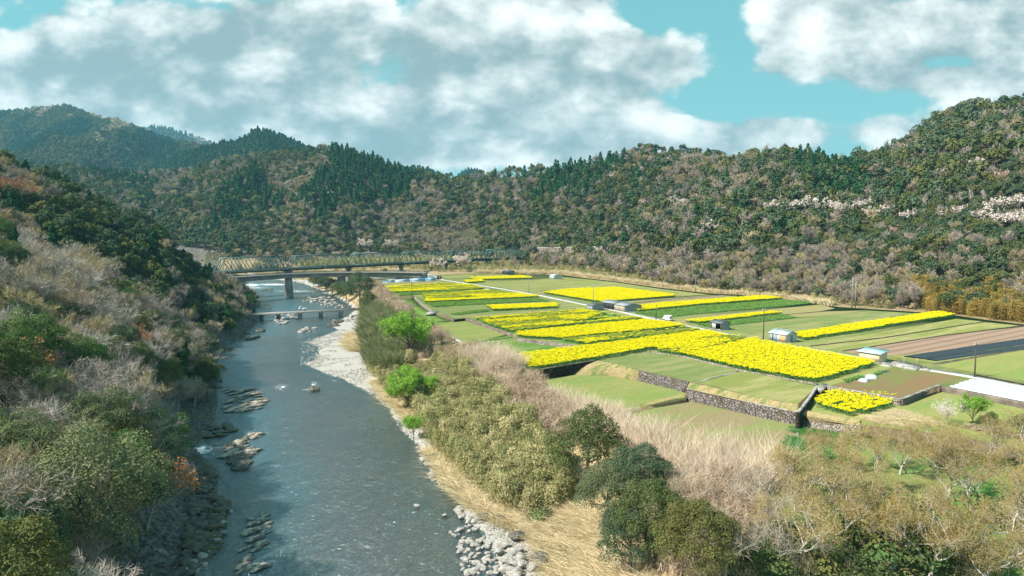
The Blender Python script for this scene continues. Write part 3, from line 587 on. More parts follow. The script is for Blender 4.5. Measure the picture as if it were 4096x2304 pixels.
# culvert slabs: small concrete ramps
def slab(corners, z, h, m_, label, name='concrete_slab', cat='slab'):
    mb = MB(); mb.prism([p[:2] for p in PP(corners, z)], z-.5, z+h, 0); return tag(mb.build(name, [m_]), label, cat)
slab([(1701,1256),(1733,1243),(1760,1250),(1722,1258)], -.2, .25, M['conc'], 'pale concrete ramp slab down to the riverside meadow', 'concrete_ramp', 'ramp')
slab([(1936,1159),(1952,1152),(1972,1156),(1958,1161)], 0, .1, M['conc'], 'small slab at the roadside by the far yellow field')
slab([(2745,1318),(2758,1309),(2775,1315),(2766,1321)], 0, .1, M['conc'], 'small roadside slab at the end of the middle yellow strip')
slab([(3684,1478),(3700,1466),(3725,1479),(3715,1486)], 0, .12, M['conc'], 'pale slab by the road at the corner of the brown plot')
slab([(3517,1462),(3560,1444),(3574,1452),(3560,1470)], 0, .09, M['conc'], 'pale concrete apron beside the pale orange shed')
slab([(3571,1452),(3600,1448),(3690,1470),(3662,1483),(3560,1462)], 0, .42, M['conc'], 'low concrete platform with upright posts by the road')
slab([(3265,1550),(3290,1533),(3312,1540),(3282,1566)], 0, .1, M['conc'], 'pale concrete landing at the corner of the big yellow field')

# ------------------------------------------------------------------ stuff made of instances
def instancer(name, meshes, pts, rots, scls, kinds, label, cat, group=None):
    """one object: points carrying plant clumps"""
    me = mesh_np(name, pts, None, attrs={'rot': (rots, 'FLOAT_VECTOR'), 'scl': (scls, 'FLOAT_VECTOR'), 'kd': (np.asarray(kinds, float), 'FLOAT')})
    o = ob(name, me); ng = bpy.data.node_groups.new(name, 'GeometryNodeTree')
    ng.interface.new_socket('Geometry', in_out='INPUT', socket_type='NodeSocketGeometry'); ng.interface.new_socket('Geometry', in_out='OUTPUT', socket_type='NodeSocketGeometry')
    N = ng.nodes; L = ng.links; gi = N.new('NodeGroupInput'); go = N.new('NodeGroupOutput'); j = N.new('GeometryNodeJoinGeometry')
    def at(nm, dt): q = N.new('GeometryNodeInputNamedAttribute'); q.data_type = dt; q.inputs[0].default_value = nm; return q.outputs[0]
    for k, mm in enumerate(meshes):
        src = bpy.data.objects.new(name+'_clump', mm)
        oi = N.new('GeometryNodeObjectInfo'); oi.inputs['Object'].default_value = src; oi.inputs['As Instance'].default_value = True
        cp = N.new('FunctionNodeCompare'); cp.data_type = 'FLOAT'; cp.operation = 'EQUAL'; cp.inputs['Epsilon'].default_value = .2
        L.new(at('kd', 'FLOAT'), cp.inputs[0]); cp.inputs[1].default_value = k
        ip = N.new('GeometryNodeInstanceOnPoints'); L.new(gi.outputs[0], ip.inputs['Points']); L.new(cp.outputs[0], ip.inputs['Selection'])
        L.new(oi.outputs['Geometry'], ip.inputs['Instance'])
        er = N.new('FunctionNodeEulerToRotation'); L.new(at('rot', 'FLOAT_VECTOR'), er.inputs[0]); L.new(er.outputs[0], ip.inputs['Rotation'])
        L.new(at('scl', 'FLOAT_VECTOR'), ip.inputs['Scale']); L.new(ip.outputs[0], j.inputs[0])
    L.new(j.outputs[0], go.inputs[0]); md = o.modifiers.new('clumps', 'NODES'); md.node_group = ng
    return tag(o, label, cat, group, 'stuff')
def quads(c, nrm, size, asp=.6, jit=.6, rng=RNG, dia=True, roll=None):
    """leaf-like faces at c facing nrm"""
    n = len(c); nn = nrm+rng.normal(0, jit, (n, 3)); nn /= np.linalg.norm(nn, axis=1)[:, None]+1e-9
    t = rng.normal(0, 1, (n, 3)) if roll is None else roll; a = np.cross(nn, t); a /= np.linalg.norm(a, axis=1)[:, None]+1e-9; bb = np.cross(nn, a)
    s = np.broadcast_to(size, n)[:, None]*.5
    if dia: v = np.stack([c+a*s, c+bb*s*asp, c-a*s, c-bb*s*asp], 1)
    else: v = np.stack([c+a*s+bb*s*asp, c-a*s+bb*s*asp, c-a*s-bb*s*asp, c+a*s-bb*s*asp], 1)
    return v.reshape(-1, 3)
def blades(base, tip, w0, w1=None, side=None, rng=RNG):
    """thin flat strips from base to tip"""
    n = len(base); d = tip-base; s = rng.normal(0, 1, (n, 3)) if side is None else side
    a = np.cross(d, s); a /= np.linalg.norm(a, axis=1)[:, None]+1e-9
    w0 = np.broadcast_to(w0, n)[:, None]/2; w1 = w0*.25 if w1 is None else np.broadcast_to(w1, n)[:, None]/2
    return np.stack([base-a*w0, base+a*w0, tip+a*w1, tip-a*w1], 1).reshape(-1, 3)
def qmesh(name, parts, mats):
    """parts: list of (quad verts, material index)"""
    V = np.vstack([p[0] for p in parts]); n = len(V)//4; mi = np.concatenate([np.full(len(p[0])//4, p[1]) for p in parts])
    return mesh_np(name, V, [np.arange(4*n).reshape(-1, 4)], mats, rnd=RNG.random(n), mi=mi)
def scatter(poly, z, step, jit=.5, px=True, rows=None, dens=1.0, fn=None):
    """points in a pixel polygon laid on the plane z; rows=(across spacing) aligns them with the crop rows"""
    pl = np.array([p[:2] for p in (PP(poly, z) if px else poly)])
    if rows:
        R = np.array([RW, [-RW[1], RW[0]]]); q = pl @ R.T; lo, hi = q.min(0), q.max(0)
        a, c = np.meshgrid(np.arange(lo[0], hi[0], step), np.arange(lo[1], hi[1], rows)); a = a+RNG.uniform(-.5, .5, a.shape)*step; c = c+RNG.normal(0, .05, c.shape)
        g = np.c_[a.ravel(), c.ravel()] @ R
    else:
        lo, hi = pl.min(0), pl.max(0); a, c = np.meshgrid(np.arange(lo[0], hi[0], step), np.arange(lo[1], hi[1], step)); g = np.c_[a.ravel(), c.ravel()]+RNG.uniform(-jit, jit, (a.size, 2))*step
    k = in_poly(g[:, 0], g[:, 1], pl)
    if dens < 1: k &= RNG.random(len(g)) < dens
    g = g[k]
    if fn is not None: g = g[fn(g[:, 0], g[:, 1])]
    return g
# rapeseed and leaf crops
M['yel'] = leafmat('rapeseed blossom', (.86, .74, .012), (.74, .63, .014), (.82, .70, .016), trans=.15, inst=.07)
M['stem'] = leafmat('rapeseed stems and leaves', (.065, .18, .055), (.11, .27, .085), trans=.2, inst=.15)
M['stem2'] = leafmat('pale seed heads', (.34, .38, .06), (.48, .48, .07), trans=.2, inst=.15)
def rape(seed, ny=26, ng=22, h=1.15, yel=1.0):
    rng = np.random.default_rng(seed); L = 1.3
    c = np.c_[rng.uniform(-L/2, L/2, ny), rng.normal(0, .15, ny), h*(.80+.25*rng.random(ny))]
    y = quads(c, np.tile([0, 0, 1.], (ny, 1)), rng.uniform(.09, .18, ny), .8, .75, rng)
    cg = np.c_[rng.uniform(-L/2, L/2, ng), rng.normal(0, .22, ng), h*rng.uniform(.1, .78, ng)]
    g = quads(cg, np.tile([0, 0, .3], (ng, 1)), rng.uniform(.25, .5, ng), .5, 1.0, rng)
    k = int(ny*4*yel); return y[:k], g, y[k:]
def rapemesh(nm, seed, **kw):
    y, g, s2 = rape(seed, **kw); ps = [(g, 1)]
    if len(y): ps.append((y[:len(y)//4*4], 0))
    if len(s2): ps.append((s2[:len(s2)//4*4], 2))
    return qmesh(nm, ps, [M['yel'], M['stem'], M['stem2']])
RM_D = [rapemesh('rapeseed_row', s, ny=120, ng=30) for s in range(3)]
RM_S = [rapemesh('rapeseed_row', 10+s, ny=26, ng=30, h=.95, yel=.30) for s in range(3)]
RM_G = [rapemesh('leafy_row', 20+s, ny=8, ng=44, h=.55, yel=0) for s in range(3)]
M['cab'] = leafmat('blue green vegetable leaves', (.045, .16, .075), (.09, .25, .12), trans=.1, inst=.2)
def crop(poly, z, kind, label, cat='flower crop', step=1.1, rows=.85, hs=1.0, dens=1.0, fn=None, name='rapeseed_crop'):
    g = scatter(poly, z, step, rows=rows, dens=dens, fn=fn); n = len(g)
    ms = {'D': RM_D, 'S': RM_S, 'G': RM_G}[kind]
    hv = hs*(1+.07*fbm(g[:, 0]/4, g[:, 1]/4, 2, 3))
    return instancer(name, ms, np.c_[g, np.full(n, z+.02)], np.c_[np.zeros(n), np.zeros(n), RWA+RNG.normal(0, .06, n)+math.pi*(RNG.random(n) > .5)], np.c_[np.ones(n), np.ones(n), hv*RNG.uniform(.9, 1.1, n)], RNG.integers(0, 3, n), label, cat)
def mixfn(thr, seed, s=6.0): return lambda x, y: fbm((x*RW[0]+y*RW[1])/(s*4), (x*RW[1]-y*RW[0])/s, 4, seed)+RNG.normal(0, .12, len(x)) > thr
C = [
 ([(2064,1430),(2826,1330),(2900,1346),(2640,1396),(2400,1439),(2125,1484)], 0, 'D', 'long dense yellow rapeseed strip above the dark shaded wall'),
 ([(2735,1426),(3010,1362),(3080,1378),(3430,1443),(3510,1462),(3268,1532),(3230,1529),(2955,1480)], 0, 'D', 'big rectangular dense yellow rapeseed field beside the road'),
 ([(2066,1338),(2580,1286),(2690,1298),(2746,1311),(2240,1363),(2072,1352)], 0, 'D', 'dense yellow rapeseed strip below the sparse green and yellow field'),
 ([(2620,1396),(2895,1348),(2990,1356),(2735,1425),(2640,1412)], 0, 'S', 'thin patchy rapeseed wedge between the two dense yellow fields'),
 ([(2245,1364),(2745,1315),(2800,1325),(2350,1383)], 0, 'S', 'sparse greenish rapeseed band between two dense yellow strips'),
 ([(1905,1277),(2330,1244),(2580,1279),(2200,1312),(2046,1332),(1950,1301)], 0, 'S', 'wide sparse yellow green rapeseed field left of the small grey shed'),
 ([(1950,1229),(2227,1219),(2229,1234),(1972,1246)], 0, 'D', 'short bright yellow rapeseed row in the middle of the upper plots'),
 ([(1699,1205),(2146,1186),(2150,1192),(1705,1213)], 0, 'D', 'thin yellow rapeseed line edging a bright green crop'),
 ([(1702,1212),(2150,1192),(2200,1205),(1736,1229)], 0, 'G', 'bright leafy green crop under the thin yellow line'),
 ([(1690,1180),(1950,1165),(2060,1176),(2130,1188),(1705,1203)], 0, 'S', 'mixed green and yellow rapeseed bed near the tall wooden pole'),
 ([(1538,1150),(1770,1137),(1890,1143),(1935,1157),(1850,1163),(1562,1173)], 0, 'S', 'long patchy yellow rapeseed field below the blue net'),
 ([(1548,1175),(1640,1168),(1950,1160),(1980,1166),(1670,1180),(1570,1186)], 0, 'G', 'dark green leafy band beside the low dark wall'),
 ([(1877,1114),(2086,1106),(2126,1111),(2126,1116),(1899,1122)], 0, 'D', 'farthest narrow yellow rapeseed strip in front of the dark low shed'),
 ([(1856,1126),(1928,1123),(1936,1130),(1868,1134)], 0, 'D', 'small yellow rapeseed patch beside the far end of the road'),
 ([(2172,1175),(2268,1162),(2458,1154),(2538,1163),(2701,1184),(2690,1191),(2478,1207),(2400,1213),(2290,1195)], 0, 'D', 'broad yellow rapeseed field behind the long double shed'),
 ([(2546,1230),(2637,1220),(3047,1188),(3134,1198),(2796,1224),(2546,1250)], 0, 'D', 'long yellow rapeseed strip running right from the double shed'),
 ([(2540,1251),(2796,1226),(3134,1200),(3255,1211),(3224,1218),(2637,1272)], 0, 'G', 'long even green crop below the yellow strip by the van'),
 ([(2740,1291),(3085,1253),(3130,1257),(2800,1298)], 0, 'D', 'narrow yellow rapeseed edge behind the open fronted shed'),
 ([(2790,1300),(3130,1259),(3190,1273),(2920,1302),(2840,1311)], 0, 'G', 'green leafy crop wrapping behind the open fronted shed'),
 ([(3183,1339),(3748,1254),(3825,1266),(3748,1278),(3223,1364),(3187,1354)], 0, 'D', 'longest narrow yellow rapeseed strip reaching right to the bamboo'),
 ([(3262,1617),(3328,1568),(3470,1579),(3584,1596),(3564,1626),(3541,1642),(3414,1666),(3350,1658),(3280,1634)], Z_M1, 'D', 'small square yellow rapeseed plot above the tan rubble wall'),
 ([(1800,1256),(1945,1238),(1960,1246),(1830,1262)], 0, 'G', 'row of dark leafy vegetables left of the short yellow row'),
 ([(1950,1166),(1975,1160),(2080,1176),(2020,1180)], 0, 'G', 'small leafy green corner beside the upper road'),
 ([(3379,1520),(3450,1500),(3475,1512),(3390,1532)], 0, 'G', 'row of blue green vegetables left of the grey covered heaps'),
 ([(3494,1498),(3520,1488),(3530,1496),(3504,1506)], 0, 'G', 'few small vegetables right of the grey covered heaps')]
for k, (pl, z, kd, lb) in enumerate(C):
    nm = 'rapeseed_crop' if kd != 'G' else 'vegetable_crop'; ct = 'flower crop' if kd != 'G' else 'vegetable crop'
    near = kd == 'D'
    crop(pl, z, kd, lb, ct, name=nm, hs=(1.0 if kd == 'D' else .9), fn=(mixfn(-.16 if k == 20 else -9, k) if kd == 'D' else mixfn(-.28, k) if kd == 'S' else None))
    if kd == 'S':   # patches in full flower within the thin crop
        g = scatter(pl, z, 1.2, rows=.9, fn=mixfn(.17, k+50, 4)); n = len(g)
        instancer(nm, RM_D, np.c_[g, np.full(n, z+.02)], np.c_[np.zeros(n), np.zeros(n), RWA+RNG.normal(0, .1, n)], np.c_[np.ones(n), np.ones(n), RNG.uniform(.85, 1.05, n)], RNG.integers(0, 3, n), 'fuller yellow clumps within the '+lb[:60].rsplit(' ', 1)[0], ct)
# ------------------------------------------------------------------ bridges
M['steel'] = pmat('pale green painted steel', (.085, .155, .145), (.055, .105, .10), 1.5, rough=.6, c3=(.13, .20, .19), scale3=.3)
M['dksteel'] = pmat('dark green girder steel', (.055, .085, .08), (.035, .05, .048), 1.2, rough=.6)
M['girder'] = pmat('grey girder side', (.27, .275, .27), (.22, .22, .215), .6, c3=(.18, .175, .165), scale3=.12)
M['deck'] = pmat('bridge deck concrete', (.36, .345, .32), (.27, .26, .24), .8)
M['pier'] = pmat('dark stained pier concrete', (.15, .145, .135), (.09, .088, .082), .8, c3=(.22, .21, .19), scale3=.2)
M['metal'] = pmat('galvanised metal', (.42, .43, .43), (.34, .35, .35), 3, rough=.5, metal=.3)
TZ = 7.0
A0 = np.array(P(862, 1088, TZ)[:2]); A1 = np.array([8.0, 662.0])
tb = thing('truss_bridge', 'long green steel truss railway bridge of six spans crossing the river', 'bridge', (A0[0], A0[1], TZ))
ns = 6; dv = (A1-A0)/ns; L = np.linalg.norm(dv); dd = dv/L; nn_ = np.array([-dd[1], dd[0]]); HT = 8.6; BW = 2.6; rzb = math.atan2(dd[1], dd[0])
def q3(s, side, z): return (dd[0]*s+nn_[0]*side, dd[1]*s+nn_[1]*side, z)
for k in range(ns):
    s0 = k*L+.6; s1 = (k+1)*L-.6; npan = 10; pl_ = (s1-s0)/npan
    mb = MB()
    for side in (-BW, BW):
        mb.beam(q3(s0, side, .4), q3(s1, side, .4), .45, .75); mb.beam(q3(s0+pl_, side, HT), q3(s1-pl_, side, HT), .45, .55)
        mb.beam(q3(s0, side, .4), q3(s0+pl_, side, HT), .55, .5); mb.beam(q3(s1, side, .4), q3(s1-pl_, side, HT), .55, .5)
        for i in range(1, npan-1):
            if i < npan/2: mb.beam(q3(s0+i*pl_, side, HT), q3(s0+(i+1)*pl_, side, .4), .34, .34); mb.beam(q3(s0+(i)*pl_+pl_*.0, side, HT), q3(s0+i*pl_-pl_*.5, side, .4), .22, .22)
            else: mb.beam(q3(s0+i*pl_, side, .4), q3(s0+(i+1)*pl_, side, HT), .34, .34); mb.beam(q3(s0+(i+1)*pl_, side, HT), q3(s0+(i+1)*pl_+pl_*.5, side, .4), .22, .22)
    for i in range(1, npan):
        mb.beam(q3(s0+i*pl_, -BW, HT), q3(s0+i*pl_, BW, HT), .25, .25)
        if i < npan-1: mb.beam(q3(s0+i*pl_, -BW, HT), q3(s0+(i+1)*pl_, BW, HT), .14, .14)
    sp = mb.build('truss_span', [M['steel']], tb)
    for s in (s0+pl_*.86, s1-pl_*.86):
        pb = MB()
        for side in (-BW, BW): pb.beam(q3(s, side, HT-2.0), q3(s, side*.55, HT-.3), .3, .3)
        pb.beam(q3(s, -BW, HT-.35), q3(s, BW, HT-.35), .35, .7)
        pb.build('portal_frame', [M['steel']], sp)
g = MB(); g.beam(q3(-8, -1.4, -.7), q3(ns*L+4, -1.4, -.7), .5, 1.5); g.beam(q3(-8, 1.4, -.7), q3(ns*L+4, 1.4, -.7), .5, 1.5); g.beam(q3(-8, 0, .15), q3(ns*L+4, 0, .15), 4.6, .3)
for i in range(int(ns*L/2)): g.beam(q3(i*2, -2.3, .36), q3(i*2, 2.3, .36), .3, .14)
g.build('deck', [M['dksteel']], tb)
r = MB()
for side in (-.55, .55): r.beam(q3(-8, side, .50), q3(ns*L+4, side, .50), .12, .15)
r.build('rail', [pmat('rusty rail', (.16, .10, .07), (.12, .08, .06), 4)], tb)
w = MB(); w.beam(q3(0, -BW-.9, .3), q3(ns*L, -BW-.9, .3), 1.0, .08); w.beam(q3(0, -BW-1.4, 1.3), q3(ns*L, -BW-1.4, 1.3), .06, .06)
for i in range(int(ns*L/3)): w.beam(q3(i*3, -BW-1.4, .3), q3(i*3, -BW-1.4, 1.3), .05, .05)
w.build('walkway', [M['steel']], tb)
for k in range(0, ns+1):
    x, y = A0+dv*k; zg = float(gz_grid(x, y)); zt = TZ-1.5; mb = MB(); hh_ = zt-zg+2
    mb.box((q3(k*L, 0, 0)[0], q3(k*L, 0, 0)[1], -1.5-hh_/2), (2.2, 5.2, hh_), rzb, 0, .86)
    mb.box((q3(k*L, 0, 0)[0], q3(k*L, 0, 0)[1], -1.75), (2.8, 7.2, .9), rzb, 0); 
    o = mb.build('pier', [M['pier']], tb)
# curved road bridge in front of it
RBZ = 5.2
rbp = [(700,1135),(800,1123),(870,1114),(1000,1104),(1150,1096),(1300,1091),(1450,1089),(1560,1089),(1640,1090),(1700,1092)]
p = np.array([P(u, v, RBZ)[:2] for u, v in rbp]); d_ = np.r_[0, np.cumsum(np.linalg.norm(np.diff(p, axis=0), axis=1))]; s = np.linspace(0, d_[-1], 70)
q = np.c_[np.interp(s, d_, p[:, 0]), np.interp(s, d_, p[:, 1])]
for _ in range(14): q[1:-1] = .25*q[:-2]+.5*q[1:-1]+.25*q[2:]
T = np.gradient(q, axis=0); T /= np.linalg.norm(T, axis=1)[:, None]; Nq = np.c_[-T[:, 1], T[:, 0]]
rb = thing('road_bridge', 'curved grey concrete girder road bridge with dark handrail in front of the truss bridge', 'bridge', (q[30][0], q[30][1], RBZ))
def curve_solid(name, off0, off1, z0, z1, m_, parent, i0=0, i1=70):
    a, c = (q+Nq*off0)[i0:i1]-q[30], (q+Nq*off1)[i0:i1]-q[30]; n = len(a); z0 = np.broadcast_to(z0, n); z1 = np.broadcast_to(z1, n)
    V = np.vstack([np.c_[a, z0], np.c_[a, z1], np.c_[c, z1], np.c_[c, z0]]); i = np.arange(n-1)
    F = np.vstack([np.c_[k*n+i, k*n+i+1, ((k+1) % 4)*n+i+1, ((k+1) % 4)*n+i] for k in range(4)]+[[[0, n, 2*n, 3*n]], [[n-1, 4*n-1, 3*n-1, 2*n-1]]])
    return ob(name, mesh_np(name, V, [F], m_), parent)
dep_ = 2.6+1.3*np.abs(np.linspace(-1.1, 1, 70))**1.5
curve_solid('girder', -2.9, 2.9, -.35-dep_*.85, -.34, M['girder'], rb)
curve_solid('deck', -4.2, 4.2, -.33, 0.0, M['deck'], rb); 
for o_ in (-4.1, 4.1): curve_solid('kerb', o_-.25, o_+.25, 0.004, .35, M['deck'], rb)
for o_ in (-4.1, 4.1):
    mb = MB()
    for i in range(0, 70):
        x, y = q[i]+Nq[i]*o_-q[30]; mb.box((x, y, .85), (.14, .14, 1.0))
        if i < 69:
            x2, y2 = q[i+1]+Nq[i+1]*o_-q[30]; xm, ym = (x+x2)/2, (y+y2)/2; mb.box((xm, ym, .85), (.1, .1, 1.0))
            for z in (.62, .95, 1.3): mb.beam((x, y, z), (x2, y2, z), .09, .09)
    mb.build('handrail', [pmat('dark brown handrail', (.05, .042, .035), (.035, .03, .026), 4, rough=.6)], rb)
pp_ = np.array(P(1150, 1188, WZ)[:2]); mb = MB(); k_ = np.argmin(np.hypot(*(q-pp_).T)); zc = RBZ-dep_[k_]*.85-.35
an = np.linspace(0, 2*math.pi, 17)[:-1]; mb.tube([(q[k_][0], q[k_][1], -12.5), (q[k_][0], q[k_][1], zc)], [2.9, 2.2], 16)
o = mb.build('pier', [pmat('streaked grey pier', (.20, .195, .18), (.105, .10, .09), .5, c3=(.26, .25, .23), scale3=.15)], rb, loc=(-q[30][0], -q[30][1], -RBZ), smooth=True)
mb = MB(); mb.box((q[47][0], q[47][1], -3), (4, 6, 12)); mb.build('pier', [M['pier']], rb, loc=(-q[30][0], -q[30][1], -RBZ))
# street lamps along it
def lamp(x, y, z, h, rz, lbl, grp='street lamps along the curved road bridge'):
    t = thing('street_lamp', lbl, 'street lamp', (x, y, z), rz, grp); mb = MB()
    mb.tube([(0, 0, 0), (0, 0, h*.86), (.15, 0, h*.94), (.6, 0, h), (1.6, 0, h+.12)], [.14, .10, .09, .08, .07], 8); mb.build('pole', [M['metal']], t)
    mb = MB(); mb.box((2.0, 0, h+.1), (1.0, .34, .2)); mb.build('lamp_head', [M['metal']], t); return t
for (u, vt, side, lb) in [(896,1063,-3.9,'pale curved street lamp at the left end of the curved road bridge'),(1102,1048,-3.9,'pale curved street lamp on the road bridge just left of the pier'),(1295,1042,-3.9,'pale curved street lamp on the road bridge between pier and big bushy tree'),(1470,1043,-3.9,'pale curved street lamp on the road bridge above the big bushy tree'),(1632,1043,-3.9,'paired street lamp nearest the blue net enclosure'),(1640,1043,3.9,'second of the paired street lamps by the blue net, slightly behind')]:
    uu = project(q[:, 0], q[:, 1], np.full(70, RBZ))[0]; k_ = int(np.argmin(np.abs(uu-u))); x, y = q[k_]+Nq[k_]*side
    lamp(x, y, RBZ, 7.6, math.atan2(Nq[k_][1], Nq[k_][0])+(0 if side < 0 else math.pi), lb)
# abutment wall below the bridge, right part
mb = MB(); a = np.array(P(1455, 1098, 3)[:2]); c = np.array(P(1665, 1098, 3)[:2]); mb.beam((a[0], a[1], .8), (c[0], c[1], .8), 1.2, 5.2); tag(mb.build('abutment_wall', [M['girder']]), 'plain grey concrete abutment wall beside the blue net', 'wall')
# low submersible bridge
LBZ = -6.4; la, lc = np.array(P(930, 1259, LBZ)[:2]), np.array(P(1450, 1234, LBZ)[:2]); lv = (lc-la)/np.linalg.norm(lc-la); LL = np.linalg.norm(lc-la); lz = math.atan2(lv[1], lv[0])
lb = thing('low_bridge', 'low flat concrete bridge without railings across the river', 'bridge', (la[0], la[1], LBZ), lz)
mb = MB(); mb.box((LL/2, 0, -.3), (LL+8, 3.6, .6)); mb.build('deck', [M['deck']], lb)
mb = MB(); mb.box((LL/2, -1.7, .075), (LL+8, .25, .14)); mb.box((LL/2, 1.7, .075), (LL+8, .25, .14)); mb.build('kerb', [M['deck']], lb)
for u in (1109, 1200, 1289, 1377, 1040):
    pu = np.array(P(u, 1246, LBZ)[:2]); sx = float(np.dot(pu-la, lv)); mb = MB()
    mb.tube([(sx, 0, -.58), (sx, 0, -7)], [1.0, 1.15], 12, cap=False); mb.box((sx, 0, -.8), (2.2, 3.4, .42)); mb.build('pier', [M['pier']], lb)
# ------------------------------------------------------------------ vehicles
M['white'] = pmat('white car paint', (.80, .80, .79), (.74, .74, .73), 2, rough=.3, spec=.5)
M['glass'] = pmat('dark window glass', (.02, .025, .03), (.03, .035, .04), 2, rough=.08, spec=.6)
M['tyre'] = pmat('black tyre rubber', (.03, .03, .03), (.02, .02, .02), 6); M['rim'] = pmat('grey steel rim', (.45, .45, .46), (.4, .4, .41), 3, rough=.4, metal=.6)
M['red'] = pmat('red tail lamp plastic', (.45, .03, .02), (.4, .02, .02), 4, rough=.3); M['clear'] = pmat('headlamp lens', (.7, .7, .68), (.6, .6, .6), 4, rough=.15)
M['dkplas'] = pmat('dark bumper plastic', (.05, .05, .05), (.04, .04, .04), 4, rough=.6)
def wheels(t, xs, y, r):
    for x in xs:
        for s in (-1, 1):
            w_ = bpy.data.objects.new('wheel', None); w_.location = (x, s*y, r); w_.parent = t; link(w_)
            mb = MB(); mb.tube([(0, -.09, 0), (0, .09, 0)], [r, r], 16); mb.build('tyre', [M['tyre']], w_)
            mb = MB(); mb.tube([(0, s*.05, 0), (0, s*.10, 0)], [r*.6, r*.55], 12); mb.build('rim', [M['rim']], w_)
def van(loc, rz, label, name='parked_van'):
    t = thing(name, label, 'van', loc, rz); Wd = .74
    side = [(-1.70, .38), (1.62, .38), (1.70, .60), (1.66, .95), (1.30, 1.12), (.88, 1.72), (.60, 1.84), (-1.55, 1.86), (-1.68, 1.70), (-1.74, .95), (-1.74, .55)]
    bm_ = MB(); n = len(side); ins = [(x*.97, z) if z < 1 else (x*.97, z-.02) for x, z in side]
    V = [(x, -Wd, z) if z < 1.2 else (x, -Wd*.88, z) for x, z in side]+[(x, Wd, z) if z < 1.2 else (x, Wd*.88, z) for x, z in side]
    bm_.add(V, [[list(range(n))], ]); bm_.add(V, [[[n+i for i in range(n)][::-1]]]); bm_.add(V, [[[i, n+i, n+(i+1) % n, (i+1) % n] for i in range(n)]])
    bm_.build('body', [M['white']], t)
    for s in (-1, 1):
        for x0, x1, x0t, x1t in ((.42, 1.16, .42, .80), (-.42, .34, -.42, .34), (-1.36, -.52, -1.32, -.52)):
            g_ = MB(); y0 = s*(Wd-.005); y1 = s*(Wd*.89+.005); V = [(x0, s*(Wd*.965)+s*.012, 1.14), (x1, s*(Wd*.965)+s*.012, 1.14), (x1t, s*Wd*.895+s*.008, 1.64), (x0t, s*Wd*.895+s*.008, 1.64)]
            V += [(a_, b_-s*.03, c_) for a_, b_, c_ in V]; g_.add(V, [[0, 1, 2, 3], [7, 6, 5, 4], [0, 4, 5, 1], [1, 5, 6, 2], [2, 6, 7, 3], [3, 7, 4, 0]]); g_.build('window', [M['glass']], t)
    g_ = MB(); g_.beam((1.30, 0, 1.17), (.92, 0, 1.69), 1.14, .03); g_.build('windscreen', [M['glass']], t)
    g_ = MB(); g_.box((-1.715, 0, 1.38), (.05, 1.14, .46)); g_.build('rear_window', [M['glass']], t)
    for s in (-1, 1):
        g_ = MB(); g_.box((-1.745, s*.64, .92), (.05, .13, .34)); g_.build('tail_light', [M['red']], t)
        g_ = MB(); g_.box((1.66, s*.55, .80), (.08, .26, .18)); g_.build('headlight', [M['clear']], t)
        g_ = MB(); g_.box((1.02, s*.86, 1.18), (.10, .16, .18)); g_.build('mirror', [M['white']], t)
    for x, nm in ((1.70, 'front_bumper'), (-1.76, 'rear_bumper')): g_ = MB(); g_.box((x, 0, .46), (.12, 1.42, .22)); g_.build(nm, [M['white']], t)
    g_ = MB(); g_.box((0, 0, .34), (3.1, 1.3, .12)); g_.build('underbody', [M['dkplas']], t)
    wheels(t, (-1.18, 1.16), .66, .29); return t
x, y, _ = P(2668, 1282); k_ = int(np.argmin(np.hypot(rp[:, 0]-x, rp[:, 1]-y)))
v_ = van((x+.2, y, .06), math.atan2(.904, -.427), 'white boxy minivan parked on the road beside the green crop'); v_.scale = (1.12, 1.08, 1.03)
def pickup(loc, rz, label):
    t = thing('kei_pickup', label, 'pickup truck', loc, rz); mb = MB()
    sd = [(.55, .45), (1.62, .45), (1.66, .95), (1.25, 1.72), (.60, 1.78), (.55, 1.7)]; n = len(sd)
    V = [(x, -.7, z) for x, z in sd]+[(x, .7, z) for x, z in sd]; mb.add(V, [[list(range(n))]]); mb.add(V, [[[n+i for i in range(n)][::-1]]]); mb.add(V, [[[i, n+i, n+(i+1) % n, (i+1) % n] for i in range(n)]]); mb.build('cab', [M['white']], t)
    mb = MB(); mb.box((-.62, 0, .72), (2.1, 1.4, .12)); mb.box((-.62, -.69, .9), (2.1, .05, .28)); mb.box((-.62, .69, .9), (2.1, .05, .28)); mb.box((-1.66, 0, .9), (.05, 1.4, .28)); mb.build('cargo_bed', [M['white']], t)
    mb = MB(); mb.beam((1.52, 0, 1.10), (1.30, 0, 1.64), 1.2, .03); mb.build('windscreen', [M['glass']], t)
    for s in (-1, 1):
        mb = MB(); mb.box((1.0, s*.70, 1.36), (.6, .03, .42)); mb.build('window', [M['glass']], t)
        mb = MB(); mb.box((1.66, s*.5, .78), (.06, .24, .16)); mb.build('headlight', [M['clear']], t)
    wheels(t, (-1.0, 1.05), .62, .28); return t
x, y, z = P(1212, 1242, LBZ); pickup((x, y, LBZ+.02), lz+math.pi, 'small white pickup truck crossing the low flat bridge').scale = (1.15, 1.15, 1.15)
